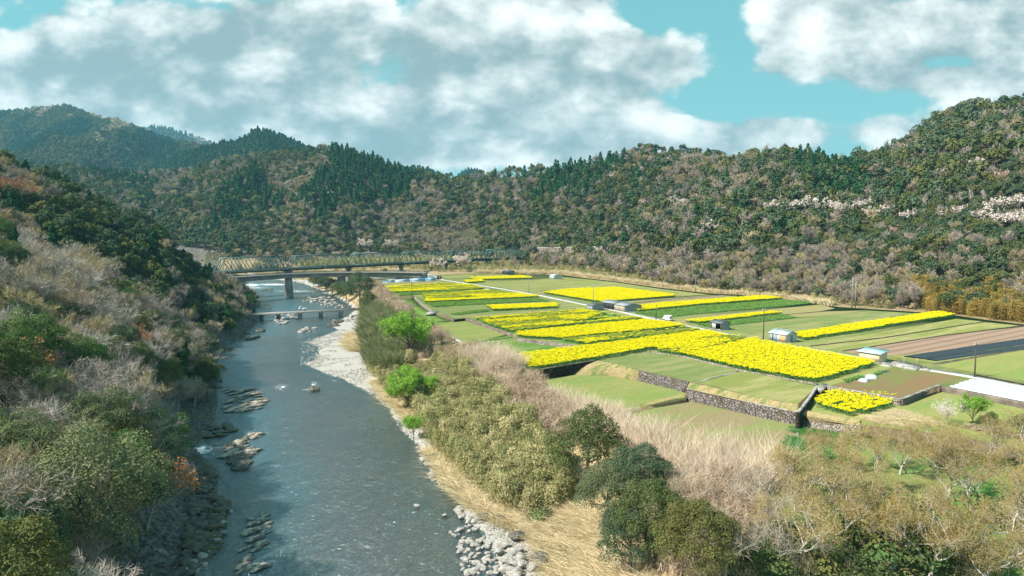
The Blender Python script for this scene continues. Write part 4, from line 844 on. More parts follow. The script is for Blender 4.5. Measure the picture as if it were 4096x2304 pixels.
# ------------------------------------------------------------------ sheds
def corru(name, c1, c2, rust=None):
    m_, nb = mat(name); v = nb.n('ShaderNodeTexCoord').outputs['Object']; sx = nb.n('ShaderNodeSeparateXYZ', {0: v})
    w_ = nb.m('SINE', nb.m('MULTIPLY', sx.outputs[0], 26.0)); col = nb.mix(nb.ramp(nb.noise(v, .9, 5, .7), (.35, .65)), c1, c2)
    if rust: col = nb.mix(nb.ramp(nb.noise(nb.n('ShaderNodeMapping', {'Vector': v, 'Scale': (1, 1, .25)}).outputs[0], 1.6, 5, .75), (.52, .66)), col, rust)
    bs = nb.n('ShaderNodeBsdfPrincipled', {'Base Color': col, 'Roughness': .55, 'Specular IOR Level': .35}); nb.set(bs, 'Normal', nb.n('ShaderNodeBump', {'Strength': .6, 'Distance': .05, 'Height': w_}).outputs[0])
    nb.n('ShaderNodeOutputMaterial', {'Surface': bs}); return m_
M['tin_grey'] = corru('grey corrugated sheet', (.30, .32, .33), (.24, .26, .27)); M['tin_dark'] = corru('dark slate corrugated sheet', (.14, .16, .175), (.11, .12, .13))
M['tin_pale'] = corru('pale blue grey roof sheet', (.52, .60, .62), (.44, .51, .53)); M['tin_white'] = corru('off white sheet', (.58, .58, .56), (.46, .46, .44), (.33, .24, .17))
M['tin_teal'] = corru('pale teal roof sheet', (.42, .62, .64), (.37, .55, .58)); M['tin_black'] = corru('black sheet', (.035, .037, .04), (.025, .026, .03))
M['beige'] = pmat('beige boards', (.36, .32, .26), (.29, .255, .20), 2.4); M['orange'] = pmat('orange rusty boards', (.62, .34, .17), (.50, .27, .13), 1.5)
M['peach'] = pmat('peach painted wall', (.70, .50, .34), (.64, .45, .31), 1.2); M['bluegr'] = pmat('blue grey boards', (.30, .34, .37), (.21, .235, .25), 1.8); M['wood'] = pmat('brown weathered timber', (.17, .10, .06), (.11, .07, .045), 3)
def shed(a, c, bq, h, label, wallm, roofm, z=0.0, ridge=.8, gable=None, fronts=(), mono=False, ov=.35, openf=None, side_panels=()):
    """a-c: road-side eaves wall base (pixels), b: far corner of the gable end"""
    pa, pc, pb = [np.array(P(*k, z)[:2]) for k in (a, c, bq)]; Lx = np.linalg.norm(pa-pc); e1 = (pa-pc)/Lx; e2 = np.array([-e1[1], e1[0]])
    if np.dot(e2, pb-pc) < 0: e2 = -e2
    Ly = max(abs(float(np.dot(pb-pc, e2))), 2.0); rz = math.atan2(e1[1], e1[0]); flip = 1 if (e1[0]*e2[1]-e1[1]*e2[0]) > 0 else -1
    t = thing('shed', label, 'shed', (pc[0], pc[1], z), rz)      # local x along the front (c->a), local y*flip away from it
    def bx(x0, x1, y0, y1, z0, z1, m_, name): mb = MB(); mb.box(((x0+x1)/2, flip*(y0+y1)/2, (z0+z1)/2), (abs(x1-x0), abs(y1-y0), z1-z0)); return mb.build(name, [m_], t)
    bx(-.1, Lx+.1, -.1, Ly+.1, -.3, .12, M['conc'], 'plinth')
    th = .1; hb = h+(.0 if not mono else -.15)
    if openf: x0, x1 = openf; bx(0, x0, 0, th, .122, h, wallm, 'front_wall'); bx(x1, Lx, 0, th, .122, h, wallm, 'front_wall'); bx(x0, x1, 0, th, h-.35, h, M['wood'], 'lintel')
    else: bx(0, Lx, 0, th, .122, h, wallm, 'front_wall')
    bx(0, Lx, Ly-th, Ly, .122, h if not mono else h+.6, wallm, 'back_wall')
    for x0, nm in ((0, 'gable_wall'), (Lx-th, 'gable_wall')):
        mb = MB(); tp = [(th+.002, .122), (Ly-th-.002, .122), (Ly-th-.002, h if not mono else h+.6)]+([(Ly/2, h+ridge)] if not mono else [])+[(th+.002, h)]
        n = len(tp); V = [(x0, flip*y, zz) for y, zz in tp]+[(x0+th, flip*y, zz) for y, zz in tp]
        mb.add(V, [[list(range(n))]]); mb.add(V, [[[n+i for i in range(n)][::-1]]]); mb.add(V, [[[i, n+i, n+(i+1) % n, (i+1) % n] for i in range(n)]]); mb.build(nm, [gable or wallm], t)
    mb = MB()
    if mono: segs = [(-ov, h+.02, Ly+ov, h+.72)]
    else: sl = ridge/(Ly/2); segs = [(-ov, h+.04-sl*ov, Ly/2, h+ridge+.04), (Ly/2, h+ridge+.04, Ly+ov, h+.04-sl*ov)]
    for y0, z0, y1, z1 in segs:
        V = [(-ov, flip*y0, z0), (Lx+ov, flip*y0, z0), (Lx+ov, flip*y1, z1), (-ov, flip*y1, z1)]; V += [(x_, y_, z_+.07) for x_, y_, z_ in V]
        mb.add(V, [[0, 1, 2, 3], [7, 6, 5, 4], [0, 4, 5, 1], [1, 5, 6, 2], [2, 6, 7, 3], [3, 7, 4, 0]])
    if not mono: mb.beam((-ov, flip*Ly/2, h+ridge+.13), (Lx+ov, flip*Ly/2, h+ridge+.13), .3, .07)
    mb.build('roof', [roofm], t)
    for x0, x1, z0, z1, m_, nm in fronts: bx(x0*Lx, x1*Lx, -.06, -.003, z0, z1*h, m_, nm)
    for y0, y1, z0, z1, m_, nm in side_panels: bx(-.06, -.003, y0*Ly, y1*Ly, z0, z1*h, m_, nm)
    return t, Lx, Ly
shed((2349,1241),(2371,1244),(2394,1237), 2.2, 'small narrow grey tin shed at the roadside left of the double shed', M['tin_grey'], M['tin_dark'], ridge=.7, fronts=[(.1, .48, .13, .9, M['bluegr'], 'door'), (.52, .9, .13, .9, M['bluegr'], 'door')])
shed((2406,1233),(2454,1240),(2487,1233), 2.7, 'black walled left half of the long double shed by the road', M['tin_black'], M['tin_grey'], ridge=.75, fronts=[(.02, .33, .13, .95, M['tin_black'], 'door'), (.36, .66, .13, .95, M['tin_black'], 'door'), (.69, .98, .13, .95, M['tin_black'], 'door')])
shed((2456,1240),(2498,1249),(2544,1241), 2.5, 'beige doored right half of the long double shed by the road', M['beige'], M['tin_grey'], ridge=.9, gable=M['tin_grey'], fronts=[(.04, .48, .13, .96, M['beige'], 'door'), (.52, .96, .13, .96, M['beige'], 'door')])
shed((2842,1314),(2884,1322),(2912,1318), 2.3, 'open fronted grey shed with dark interior beside the leafy crop', M['wood'], M['tin_dark'], ridge=.75, gable=M['tin_grey'], openf=(.35, 2.9), fronts=[(.50, .86, .13, .93, M['tin_white'], 'sliding_panel')])
shed((3078,1361),(3143,1372),(3182,1366), 2.4, 'white shed with pale blue roof and one orange door', M['tin_white'], M['tin_pale'], ridge=.95, gable=M['tin_white'], fronts=[(.02, .33, .13, .95, M['orange'], 'orange_door'), (.36, .52, .13, .95, M['tin_pale'], 'door'), (.54, .76, .13, .95, M['bluegr'], 'door'), (.78, .98, .13, .95, M['bluegr'], 'door')], side_panels=[(.45, .62, .13, .9, M['bluegr'], 'door')])
shed((3436,1439),(3516,1452),(3541,1445), 2.15, 'peach walled shed with flat slanting teal roof', M['peach'], M['tin_teal'], mono=True, ov=.45)
shed((2008,1098),(2040,1100),(2047,1098), 2.6, 'dark low shed at the far edge beyond the farthest yellow strip', M['tin_black'], M['tin_dark'], ridge=.6, gable=M['tin_grey'])
shed((2197,1115),(2216,1118),(2235,1115), 2.6, 'small white shed alone at the far edge of the meadow', M['tin_white'], M['tin_white'], ridge=.8)
# ------------------------------------------------------------------ utility poles
M['polec'] = pmat('dark weathered pole', (.085, .07, .06), (.055, .048, .042), 3); M['poleg'] = pmat('grey concrete pole', (.27, .26, .25), (.2, .195, .19), 3)
def pole(u, v, vt, label, m_, arms=1, z=0.0, rust=False):
    x, y, _ = P(u, v, z); h = H-z+ (ray(u, vt)[2]/ray(u, vt)[1])*y
    t = thing('utility_pole', label, 'utility pole', (x, y, z), RWA, 'utility poles across the fields'); mb = MB(); mb.tube([(0, 0, -.5), (0, 0, h)], [.17, .11], 10); mb.build('pole', [m_], t)
    for k in range(arms):
        mb = MB(); mb.box((0, .14, h-.45-.8*k), (1.7, .09, .10)); mb.build('crossarm', [M['metal']], t)
        mb = MB()
        for xx in (-.75, -.3, .45, .75): mb.tube([(xx, .14, h-.42-.8*k), (xx, .14, h-.2-.8*k)], [.07, .04], 6)
        mb.build('insulator_set', [M['white']], t)
    return t, h
pole(1648,1193,1111,'tall dark wooden pole at the top corner of the riverside green meadow', M['polec'])
pole(1898,1119,1058,'thin grey pole by the farthest yellow strip', M['poleg'])
pole(2115,1172,1094,'grey pole with brown base between the road and upper meadow', M['poleg'], 2)
pole(2373,1212,1139,'grey pole with a side arm just above the small grey shed', M['poleg'], 1)
pole(2624,1282,1219,'short slim pole on the roadside left of the white van', M['polec'], 0)
pole(2782,1169,1098,'grey pole at the meadow edge in front of the bare trees', M['poleg'], 1)
pole(3039,1185,1109,'dark pole behind the right end of the long yellow strip', M['polec'], 1)
pole(3053,1366,1233,'tall dark pole on the road left of the orange doored shed', M['polec'], 1)
pole(3898,1509,1371,'tall brown pole at the right beside the silver beds', M['polec'], 1)
x, y, _ = P(3408, 1231); h = H+ray(3408, 1108)[2]/ray(3408, 1108)[1]*y
t = thing('twin_pole', 'pair of joined grey poles with two crossbars before the bamboo', 'utility pole', (x, y, 0), 0)
mb = MB(); mb.tube([(0, 0, -.5), (0, 0, h)], [.2, .14], 10); mb.build('pole', [M['poleg']], t); mb = MB(); mb.tube([(1.35, 0, -.5), (1.35, 0, h-2)], [.2, .14], 10); mb.build('pole', [M['poleg']], t)
for z in (h-2.1, h-3.6): mb = MB(); mb.box((.6, .2, z), (3.2, .12, .14)); mb.build('crossarm', [M['metal']], t)
# wires: thin cables strung pole to pole
def wire(p0, p1, label, sag=.8):
    s = np.linspace(0, 1, 14); q_ = np.array(p0)[None]*(1-s[:, None])+np.array(p1)[None]*s[:, None]; q_[:, 2] -= sag*4*s*(1-s)
    mb = MB(); mb.tube(q_, .018, 4); return tag(mb.build('power_cable', [M['polec']]), label, 'cable')
def ptop(u, v, vt): x, y, _ = P(u, v); return (x, y, H+ray(u, vt)[2]/ray(u, vt)[1]*y-.3)
wire(ptop(2115,1172,1094), ptop(2373,1212,1139), 'thin cable slung between the two grey poles above the upper road')
wire(ptop(3053,1366,1233), ptop(3898,1509,1371), 'thin cable slung from the dark pole by the orange doored shed to the right pole', 1.2)
# ------------------------------------------------------------------ blue net enclosure and footbridge ramp at the far corner
M['blue'] = pmat('blue netting', (.06, .22, .50), (.16, .36, .60), 2.5, c3=(.40, .50, .58), scale3=.3); M['bluewhite'] = pmat('white sheet strip', (.6, .66, .7), (.5, .55, .6), 2)
def P3(u, v, z): return P(u, v, z)
nt = thing('net_fence', 'blue netting fence around the plot at the far left corner', 'fence', P(1640, 1130))
def panel(pts, z0s, z1s, m_, parent, name, th=.06):
    mb = MB(); o_ = np.array(parent.location)
    for i in range(len(pts)-1):
        (x0, y0), (x1, y1) = pts[i], pts[i+1]; V = []
        for dy in (0, th): V += [(x0, y0+dy, z0s[i]), (x1, y1+dy, z0s[i+1]), (x1, y1+dy, z1s[i+1]), (x0, y0+dy, z1s[i])]
        mb.add(np.array(V)-o_, [[0, 1, 2, 3], [7, 6, 5, 4], [0, 4, 5, 1], [2, 6, 7, 3], [0, 3, 7, 4], [1, 5, 6, 2]])
    return mb.build(name, [m_], parent)
fp = [P(u, v)[:2] for u, v in [(1528,1131),(1580,1130),(1640,1128),(1700,1126),(1742,1124)]]
panel(fp, [0]*5, [.5, 1.7, 2.2, 2.3, 1.9], M['blue'], nt, 'netting'); panel([(x, y-.15) for x, y in fp], [0]*5, [.5]*5, M['bluewhite'], nt, 'ground_sheet')
fp2 = [P(u, v)[:2] for u, v in [(1528,1128),(1600,1116),(1660,1108),(1740,1118)]]; panel(fp2, [0]*4, [.8, 1.3, 1.5, 1.4], M['blue'], nt, 'netting')
mb = MB()
for s in np.linspace(0, 1, 19):
    i = min(int(s*4), 3); f = s*4-i; x = fp[i][0]*(1-f)+fp[i+1][0]*f; y = fp[i][1]*(1-f)+fp[i+1][1]*f; mb.tube([(x-nt.location.x, y-.2-nt.location.y, 0), (x-nt.location.x, y-.2-nt.location.y, 2.6)], .05, 5)
mb.build('stakes', [M['metal']], nt)
# humped path bridge
hp = [(1560,1122),(1610,1110),(1650,1099),(1680,1093),(1710,1095),(1740,1104),(1760,1112)]; hz = [.4, 1.3, 2.3, 2.7, 2.5, 1.6, .5]
hb = thing('ramp_path', 'pale humped concrete ramp with low railing above the blue net', 'ramp', P(1660, 1112)); o_ = np.array(hb.location)
X_ = [np.array(P(u, v+ 0, z_)) for (u, v), z_ in zip(hp, hz)]
mb = MB()
for i in range(len(X_)-1): mb.beam(X_[i]-o_, X_[i+1]-o_, 2.6, .5)
mb.build('deck', [M['deck']], hb); mb = MB()
for dy in (-1.2, 1.2):
    for i in range(len(X_)-1):
        a_, c_ = X_[i]-o_+np.array([0, dy, 1.1]), X_[i+1]-o_+np.array([0, dy, 1.1]); mb.beam(a_, c_, .08, .08)
        for f in (0, .33, .66): e_ = a_*(1-f)+c_*f; mb.beam(e_-np.array([0, 0, 1.0]), e_, .07, .07)
mb.build('handrail', [M['metal']], hb)
mb = MB(); x, y, z = P(1752, 1117, 0); mb.box((x, y, 1.2), (1.2, 1.0, 2.4)); mb.box((x+1.7, y+.3, .9), (1.2, .8, 1.8)); mb.box((x+.8, y, 2.5), (3.2, 1.4, .12)); tag(mb.build('gate_hut', [M['tin_black']]), 'small dark gate hut at the far end of the road', 'hut')
mb = MB(); x, y, z = P(1695, 1094, 2.6); mb.beam((x-1.8, y, 4.2), (x+2.4, y+.6, 4.9), 2.6, .12); mb.box((x-1.2, y, 3.4), (.1, .1, 1.6)); mb.box((x+1.5, y, 3.6), (.1, .1, 2)); tag(mb.build('canopy', [M['tin_white']]), 'small white slanted canopy above the humped ramp', 'canopy')
# ------------------------------------------------------------------ beds under plastic, heaps, posts
def mulch(rows, m_, label, w=.75, h=.28, name='plastic_mulch_bed', grp=None):
    for k, (p0, p1) in enumerate(rows):
        a_, c_ = np.array(P(*p0)[:2]), np.array(P(*p1)[:2]); Ld = np.linalg.norm(c_-a_); n = max(3, int(Ld/.8)); s = np.linspace(0, 1, n)[:, None]; q_ = a_*(1-s)+c_*s; T_ = (c_-a_)/Ld; N_ = np.array([-T_[1], T_[0]])
        an_ = np.linspace(0, math.pi, 7); V = np.vstack([np.c_[q_+N_*(math.cos(t_)*w/2)+RNG.normal(0, .02, (n, 2)), .03+math.sin(t_)*h*(1+RNG.normal(0, .10, n))] for t_ in an_])
        o = ob(name, mesh_np(name, V, [grid_faces(n, 7)], m_, smooth=True)); tag(o, label[k] if isinstance(label, list) else label, 'mulch bed', grp)
M['black_pl'] = pmat('black plastic film', (.018, .020, .026), (.03, .032, .04), 2, rough=.33, spec=.55, bump=.03)
m_, nb = mat('clear silver plastic film'); v = nb.n('ShaderNodeTexCoord').outputs['Object']; nz = nb.noise(v, 2.2, 4, .7)
bs = nb.n('ShaderNodeBsdfPrincipled', {'Base Color': nb.mix(nb.ramp(nz, (.3, .7)), (.46, .48, .50), (.60, .62, .65)), 'Roughness': .2, 'Specular IOR Level': .8}); nb.set(bs, 'Normal', nb.n('ShaderNodeBump', {'Strength': 1, 'Distance': .05, 'Height': nz}).outputs[0]); nb.n('ShaderNodeOutputMaterial', {'Surface': bs}); M['silver'] = m_
rowsb = []; q0, q1 = np.array([3622, 1429.]), np.array([3735, 1444.]); e0, e1 = np.array([4150, 1350.]), np.array([4330, 1361.])
for k in range(9):
    if k == 5: continue
    f = k/8; rowsb.append((tuple(q0*(1-f)+q1*f), tuple(e0*(1-f)+e1*f)))
nth = ['first', 'second', 'third', 'fourth', 'fifth', 'sixth', 'seventh', 'eighth', 'ninth']
mulch(rowsb, M['black_pl'], ['black plastic covered bed, %s of the eight counted from the furrowed field' % nth[k] for k in range(8)], w=1.1, h=.32, grp='black plastic mulch beds')
rs = []; a0, a1 = np.array([3905, 1513.]), np.array([3800, 1548.]); c0, c1 = np.array([4500, 1628.]), np.array([4600, 1706.])
for k in range(6): f = (k+.2)/5.6; rs.append((tuple(a0*(1-f)+a1*f), tuple(c0*(1-f)+c1*f)))
mulch(rs, M['silver'], ['shining clear plastic covered bed, %s of the six counted from the road' % nth[k] for k in range(6)], w=1.7, h=.22, grp='silver plastic mulch beds')
def heap(u, v, r, h, m_, name, label, cat, seed=0, z=0.0, asp=1.3):
    x, y, _ = P(u, v, z); n = 20; m = 8; V = []
    for j in range(m):
        f = j/(m-1); rr = math.cos(f*math.pi/2)**.7*r
        for i in range(n): a_ = i/n*2*math.pi; k_ = 1+.13*math.sin(3*a_+seed)+.06*math.sin(7*a_+seed*2); V.append((rr*k_*math.cos(a_)*asp, rr*k_*math.sin(a_), h*math.sin(f*math.pi/2)*(1+.06*math.sin(5*a_))-.05))
    F = [[j*n+i, j*n+(i+1) % n, (j+1)*n+(i+1) % n, (j+1)*n+i] for j in range(m-1) for i in range(n)]
    o = ob(name, mesh_np(name, V, [np.array(F)], m_, smooth=True), loc=(x, y, z)); o.rotation_euler = (0, 0, RWA); return tag(o, label, cat)
M['tarp'] = pmat('grey white cover sheet', (.46, .50, .53), (.34, .38, .42), 1.8, rough=.6, bump=.05)
heap(3485, 1511, 1.35, .75, M['tarp'], 'covered_heap', 'grey covered heap farther from the camera in the brown plot', 'heap', 1)
heap(3457, 1525, 1.05, .7, M['tarp'], 'covered_heap', 'grey covered heap nearer the camera in the brown plot', 'heap', 2)
heap(3535, 1486, 1.5, .10, M['black_pl'], 'dark_sheet', 'flat dark sheet lying by the pale apron', 'ground sheet', 3)
heap(3600, 1457, .9, .7, pmat('piled odds and ends', (.22, .20, .18), (.06, .06, .06), 3), 'scrap_pile', 'small pile of scrap on the roadside platform', 'pile', 4)
M['rust'] = pmat('rusty orange pipe', (.42, .16, .07), (.30, .12, .06), 5)
for k, (u, v, vt, lb_) in enumerate([(3576,1458,1427,'rusty upright post left of the scrap pile, nearest the peach shed'),(3586,1446,1423,'thin rusty post behind the scrap pile by the road'),(3595,1440,1420,'back rusty post at the far corner of the platform'),(3615,1460,1432,'grey post right of the scrap pile'),(3657,1471,1434,'rusty post at the near right corner of the platform'),(3667,1468,1432,'grey post in the right cluster of the platform'),(3677,1466,1434,'rightmost rusty post of the platform')]):
    x, y, _ = P(u, v, .4); h = H-.4+ray(u, vt)[2]/ray(u, vt)[1]*y; mb = MB(); mb.tube([(0, 0, 0), (0, 0, h)], .055, 6); tag(mb.build('post', [M['rust'] if 'rusty' in lb_ else M['metal']], loc=(x, y, .42)), lb_, 'post', 'posts on the roadside platform')
# railway retaining wall on the hillside, with the road on top
def hillwall(u0, u1, vt0, vt1, dist0, dist1, hgt, label, m_, road=True):
    dist0, dist1 = hit(u0, vt0+3)-7, hit(u1, vt1+3)-7
    n = 40; V = []; tp = []
    for i in range(n):
        f = i/(n-1); x, y, z = PD(u0+(u1-u0)*f, vt0+(vt1-vt0)*f, dist0+(dist1-dist0)*f); tp.append((x, y, z)); V.append((x, y, z))
    tp = np.array(tp); V = np.vstack([tp, tp-[0, .8, hgt], tp+[0, 3, 0], tp+[0, 3, -hgt]]); i = np.arange(n-1)
    F = np.vstack([np.c_[i, i+1, n+i+1, n+i], np.c_[2*n+i, 2*n+i+1, i+1, i], np.c_[3*n+i, 3*n+i+1, 2*n+i+1, 2*n+i]])
    t = thing('retaining_wall', label, 'wall', tuple(tp[n//2])); o_ = tp[n//2]; ob('wall_face', mesh_np('wall_face', V-o_, [F], m_), t)
    mb = MB()
    for i in range(n-1): mb.beam(tp[i]+[0, .2, .55]-o_, tp[i+1]+[0, .2, .55]-o_, .12, .32); mb.beam(tp[i]+[0, .3, 0]-o_, tp[i]+[0, .3, .6]-o_, .14, .14)
    mb.build('guard_rail', [M['white']], t); return t
M['rwall'] = pmat('vine stained concrete wall', (.15, .115, .10), (.08, .062, .052), .35, c3=(.20, .17, .15), scale3=.08, stretch=(1, 1, .6), detail=8)
hillwall(2115, 2440, 994, 988, 585, 545, 11, 'long stained concrete retaining wall with white guard rail at the hill foot', M['rwall'])
hillwall(2440, 2680, 988, 982, 545, 470, 8, 'overgrown right continuation of the concrete retaining wall', M['rwall'])
hillwall(2900, 3075, 978, 974, 400, 372, 6, 'short grey concrete retaining wall farther right among trees', M['rwall'])
hillwall(1330, 1560, 1010, 1013, 720, 715, 5, 'low roadside wall with guard rail beyond the truss bridge', M['rwall'])
M['lattice'] = pmat('tan concrete slope lattice', (.42, .34, .25), (.32, .25, .18), .5)
def lattice(u0, u1, v0, v1, dist, label):
    dist = hit((u0+u1)/2, v1)+1; d2 = hit((u0+u1)/2, v0)
    t = thing('slope_lattice', label, 'slope lattice', PD((u0+u1)/2, v1, dist)); o_ = np.array(t.location); mb = MB(); W_ = (u1-u0)/FPX*dist; Hh = (v1-v0)/FPX*dist
    n = max(3, int(W_/5)); k = max(3, int(Hh/4)); x0 = -W_/2
    for i in range(n+1): mb.beam((x0+W_*i/n, -1.5, 0), (x0+W_*i/n, (d2-dist)-1.5, Hh), .8, .8)
    for j in range(k+1): mb.beam((x0, (d2-dist)*j/k-1.5, Hh*j/k), (-x0, (d2-dist)*j/k-1.5, Hh*j/k), .8, .8)
    mb.build('beams', [M['lattice']], t)
lattice(1790, 1910, 905, 985, 735, 'tan concrete lattice on the bare slope above the truss bridge')
lattice(2830, 2910, 820, 870, 560, 'small tan concrete lattice high on the right hill')
lattice(2800, 2860, 895, 930, 480, 'small grey concrete lattice on the lower right hill')
# roadside cars beyond the truss bridge
for u, v, d, lb_ in [(1492,1004,705,'tiny white van on the far road between the two cherry trees'),(1671,1004,700,'tiny white car on the far road right of the cherry trees'),(1594,1006,702,'tiny white car beside the right cherry tree on the far road')]:
    d = hit(u, v+2); x, y, z = PD(u, v, d); van((x, y, z-.9), .1, lb_, 'parked_car')
# ------------------------------------------------------------------ plant models
M['bark'] = pmat('grey brown bark', (.20, .17, .145), (.12, .10, .085), 4); M['palebark'] = pmat('pale lichen bark', (.50, .45, .39), (.26, .23, .20), 2.2); M['dkbark'] = pmat('dark bark', (.07, .058, .048), (.045, .038, .03), 4)
M['twig'] = leafmat('bare pinkish grey twigs', (.36, .30, .26), (.27, .23, .20), (.37, .30, .21), trans=0, inst=.15)
M['twig_w'] = leafmat('pale bare twigs', (.54, .47, .42), (.40, .34, .30), None, trans=0, inst=.12)
M['twig_tan'] = leafmat('budding tan twigs', (.42, .34, .22), (.31, .25, .16), (.42, .35, .20), trans=.1, inst=.15)
M['ever'] = leafmat('olive evergreen leaves', (.058, .088, .032), (.120, .140, .055), (.165, .155, .055), trans=.15, inst=.16)
M['everb'] = leafmat('blue green evergreen leaves', (.045, .080, .045), (.105, .140, .080), (.125, .145, .075), trans=.15, inst=.15)
M['bright'] = leafmat('bright evergreen leaves', (.062, .125, .042), (.13, .20, .075), (.17, .21, .09), trans=.25, inst=.2)
M['paleleaf'] = leafmat('pale olive leaves', (.12, .15, .075), (.21, .235, .125), (.20, .19, .11), trans=.25, inst=.12)
M['cedar'] = leafmat('dark cedar needles', (.014, .052, .024), (.034, .088, .036), (.045, .095, .034), trans=.08, inst=.15)
M['blossom'] = leafmat('pale pink blossom', (.76, .65, .65), (.64, .53, .53), None, trans=.2, inst=.06)
M['pink'] = leafmat('pink blossom', (.66, .42, .42), (.52, .32, .31), None, trans=.2, inst=.1)
M['rustleaf'] = leafmat('rust orange young leaves', (.42, .17, .07), (.34, .14, .07), (.40, .20, .08), trans=.2, inst=.1)
M['willow'] = leafmat('fresh willow leaves', (.18, .33, .05), (.27, .43, .08), None, trans=.35, inst=.08)
M['ochre'] = leafmat('ochre buds', (.36, .26, .09), (.27, .20, .07), (.40, .28, .10), trans=.3, inst=.12)
M['reed'] = leafmat('olive reed blades', (.20, .215, .085), (.36, .325, .165), (.46, .39, .22), trans=.2, inst=.15)
M['reedg'] = leafmat('grey green reed blades', (.13, .165, .075), (.25, .25, .14), None, trans=.2, inst=.18)
M['bamboo'] = leafmat('yellow bamboo leaves', (.34, .24, .065), (.24, .20, .055), (.40, .25, .08), trans=.25, inst=.15)
M['straw'] = leafmat('dry straw grass', (.66, .54, .36), (.52, .42, .27), None, trans=.15, inst=.08)
M['plume'] = leafmat('pale pinkish dead stems', (.70, .57, .46), (.55, .44, .35), None, trans=.1, inst=.1)
M['kudzu'] = leafmat('brown dead vines', (.46, .345, .25), (.33, .245, .175), (.52, .41, .31), trans=0, inst=.15)

def tubes_np(S, k=5):
    """S rows: x0 y0 z0 x1 y1 z1 r0 r1"""
    S = np.asarray(S, float); p0, p1, r0, r1 = S[:, :3], S[:, 3:6], S[:, 6], S[:, 7]; d = p1-p0; d /= np.linalg.norm(d, axis=1)[:, None]+1e-9
    up = np.where(np.abs(d[:, 2:3]) > .9, [[1., 0, 0]], [[0, 0, 1.]]); a = np.cross(d, up); a /= np.linalg.norm(a, axis=1)[:, None]; c = np.cross(d, a)
    an = np.arange(k)/k*2*math.pi; ring = a[:, None]*np.cos(an)[None, :, None]+c[:, None]*np.sin(an)[None, :, None]
    V = np.concatenate([p0[:, None]+ring*r0[:, None, None], p1[:, None]+ring*r1[:, None, None]], 1); n = len(S); j = np.arange(k)
    F = (np.arange(n)[:, None, None]*2*k+np.stack([j, (j+1) % k, k+(j+1) % k, k+j], 1)[None]).reshape(-1, 4)
    return V.reshape(-1, 3), F
def skeleton(rng, h, spread, levels=4, nb=(5, 4, 4, 4), up=.5, lean=0.0, trunk=.35, r0=.035, wig=.22):
    """a branching skeleton; returns segments and twig tips (pos, dir)"""
    segs = []; tips = []
    def go(p, d, L, r, lev):
        n = 4 if lev < 2 else (3 if lev < 3 else 2); pts = [p]; dirs = [d]
        for i in range(n):
            d = d+rng.normal(0, wig*(1 if lev else .5), 3)+np.array([0, 0, .10 if lev < 3 else .02]); d /= np.linalg.norm(d); q_ = pts[-1]+d*L/n
            ra, rb_ = r*(1-.55*i/n), r*(1-.55*(i+1)/n); segs.append((*pts[-1], *q_, ra, rb_)); pts.append(q_); dirs.append(d)
        if lev >= levels: tips.append((*pts[-1], *d)); return
        for c_ in range(nb[lev]):
            f = (.45 if lev == 0 else .25)+(.55 if lev == 0 else .75)*(c_+rng.random()*.6)/nb[lev]; f = min(f, 1); i = min(int(f*n), n-1); g_ = f*n-i; q_ = pts[i]*(1-g_)+pts[i+1]*g_
            az_ = rng.uniform(0, 2*math.pi) if lev else (c_/nb[0]+rng.random()*.12)*2*math.pi; out = np.array([math.cos(az_), math.sin(az_), 0])
            dn = dirs[i+1]*(.55 if lev else .35)+out*(.95 if lev == 0 else .75)+np.array([0, 0, up*(1 if lev == 0 else .5)]); dn /= np.linalg.norm(dn)
            LL_ = (spread if lev == 0 else L*.62)*rng.uniform(.75, 1.1)*(1.15-.4*f if lev else 1)
            go(q_, dn, LL_, r*(.52 if lev else .5)*(1-.3*f), lev+1)
    go(np.array([0, 0, -.3]), np.array([lean, lean*.4, 1.0])/math.hypot(1, lean*1.1), h*trunk*1.6, h*r0, 0)
    return np.array(segs), np.array(tips)
def twigs(rng, tips, m, L, w, spread=.7):
    t = np.repeat(tips, m, 0); n = len(t); d = t[:, 3:]+rng.normal(0, spread, (n, 3))+[0, 0, .15]; d /= np.linalg.norm(d, axis=1)[:, None]; b0 = t[:, :3]-t[:, 3:]*rng.uniform(0, L*.9, (n, 1))
    return blades(b0, b0+d*L*rng.uniform(.5, 1.1, (n, 1)), w, w*.4, rng=rng), b0+d*L*.6
def seg_mesh(name, segs, mats, k=5, extra=None):
    V, F = tubes_np(segs, k); n = len(F); mi = np.zeros(n); Fs = [F]
    if extra is not None:
        n2 = len(extra)//4; Fs = [np.vstack([F, len(V)+np.arange(4*n2).reshape(-1, 4)])]; V = np.vstack([V, extra]); mi = np.r_[mi, np.ones(n2)]
    return mesh_np(name, V, Fs, mats, rnd=RNG.random(len(Fs[0])), mi=mi)
def blobs(rng, k, rx, rz, rb, zc):
    u = rng.normal(0, 1, (k*3, 3)); u /= np.linalg.norm(u, axis=1)[:, None]; u = u[u[:, 2] > -.45][:k]; f = rng.uniform(.45, .85, (len(u), 1))
    c = u*[rx, rx, rz]*f+[0, 0, zc]; r = rb*rng.uniform(.7, 1.25, len(c)); return np.vstack([c, [[0, 0, zc]]]), np.r_[r, min(rx, rz)*.62]
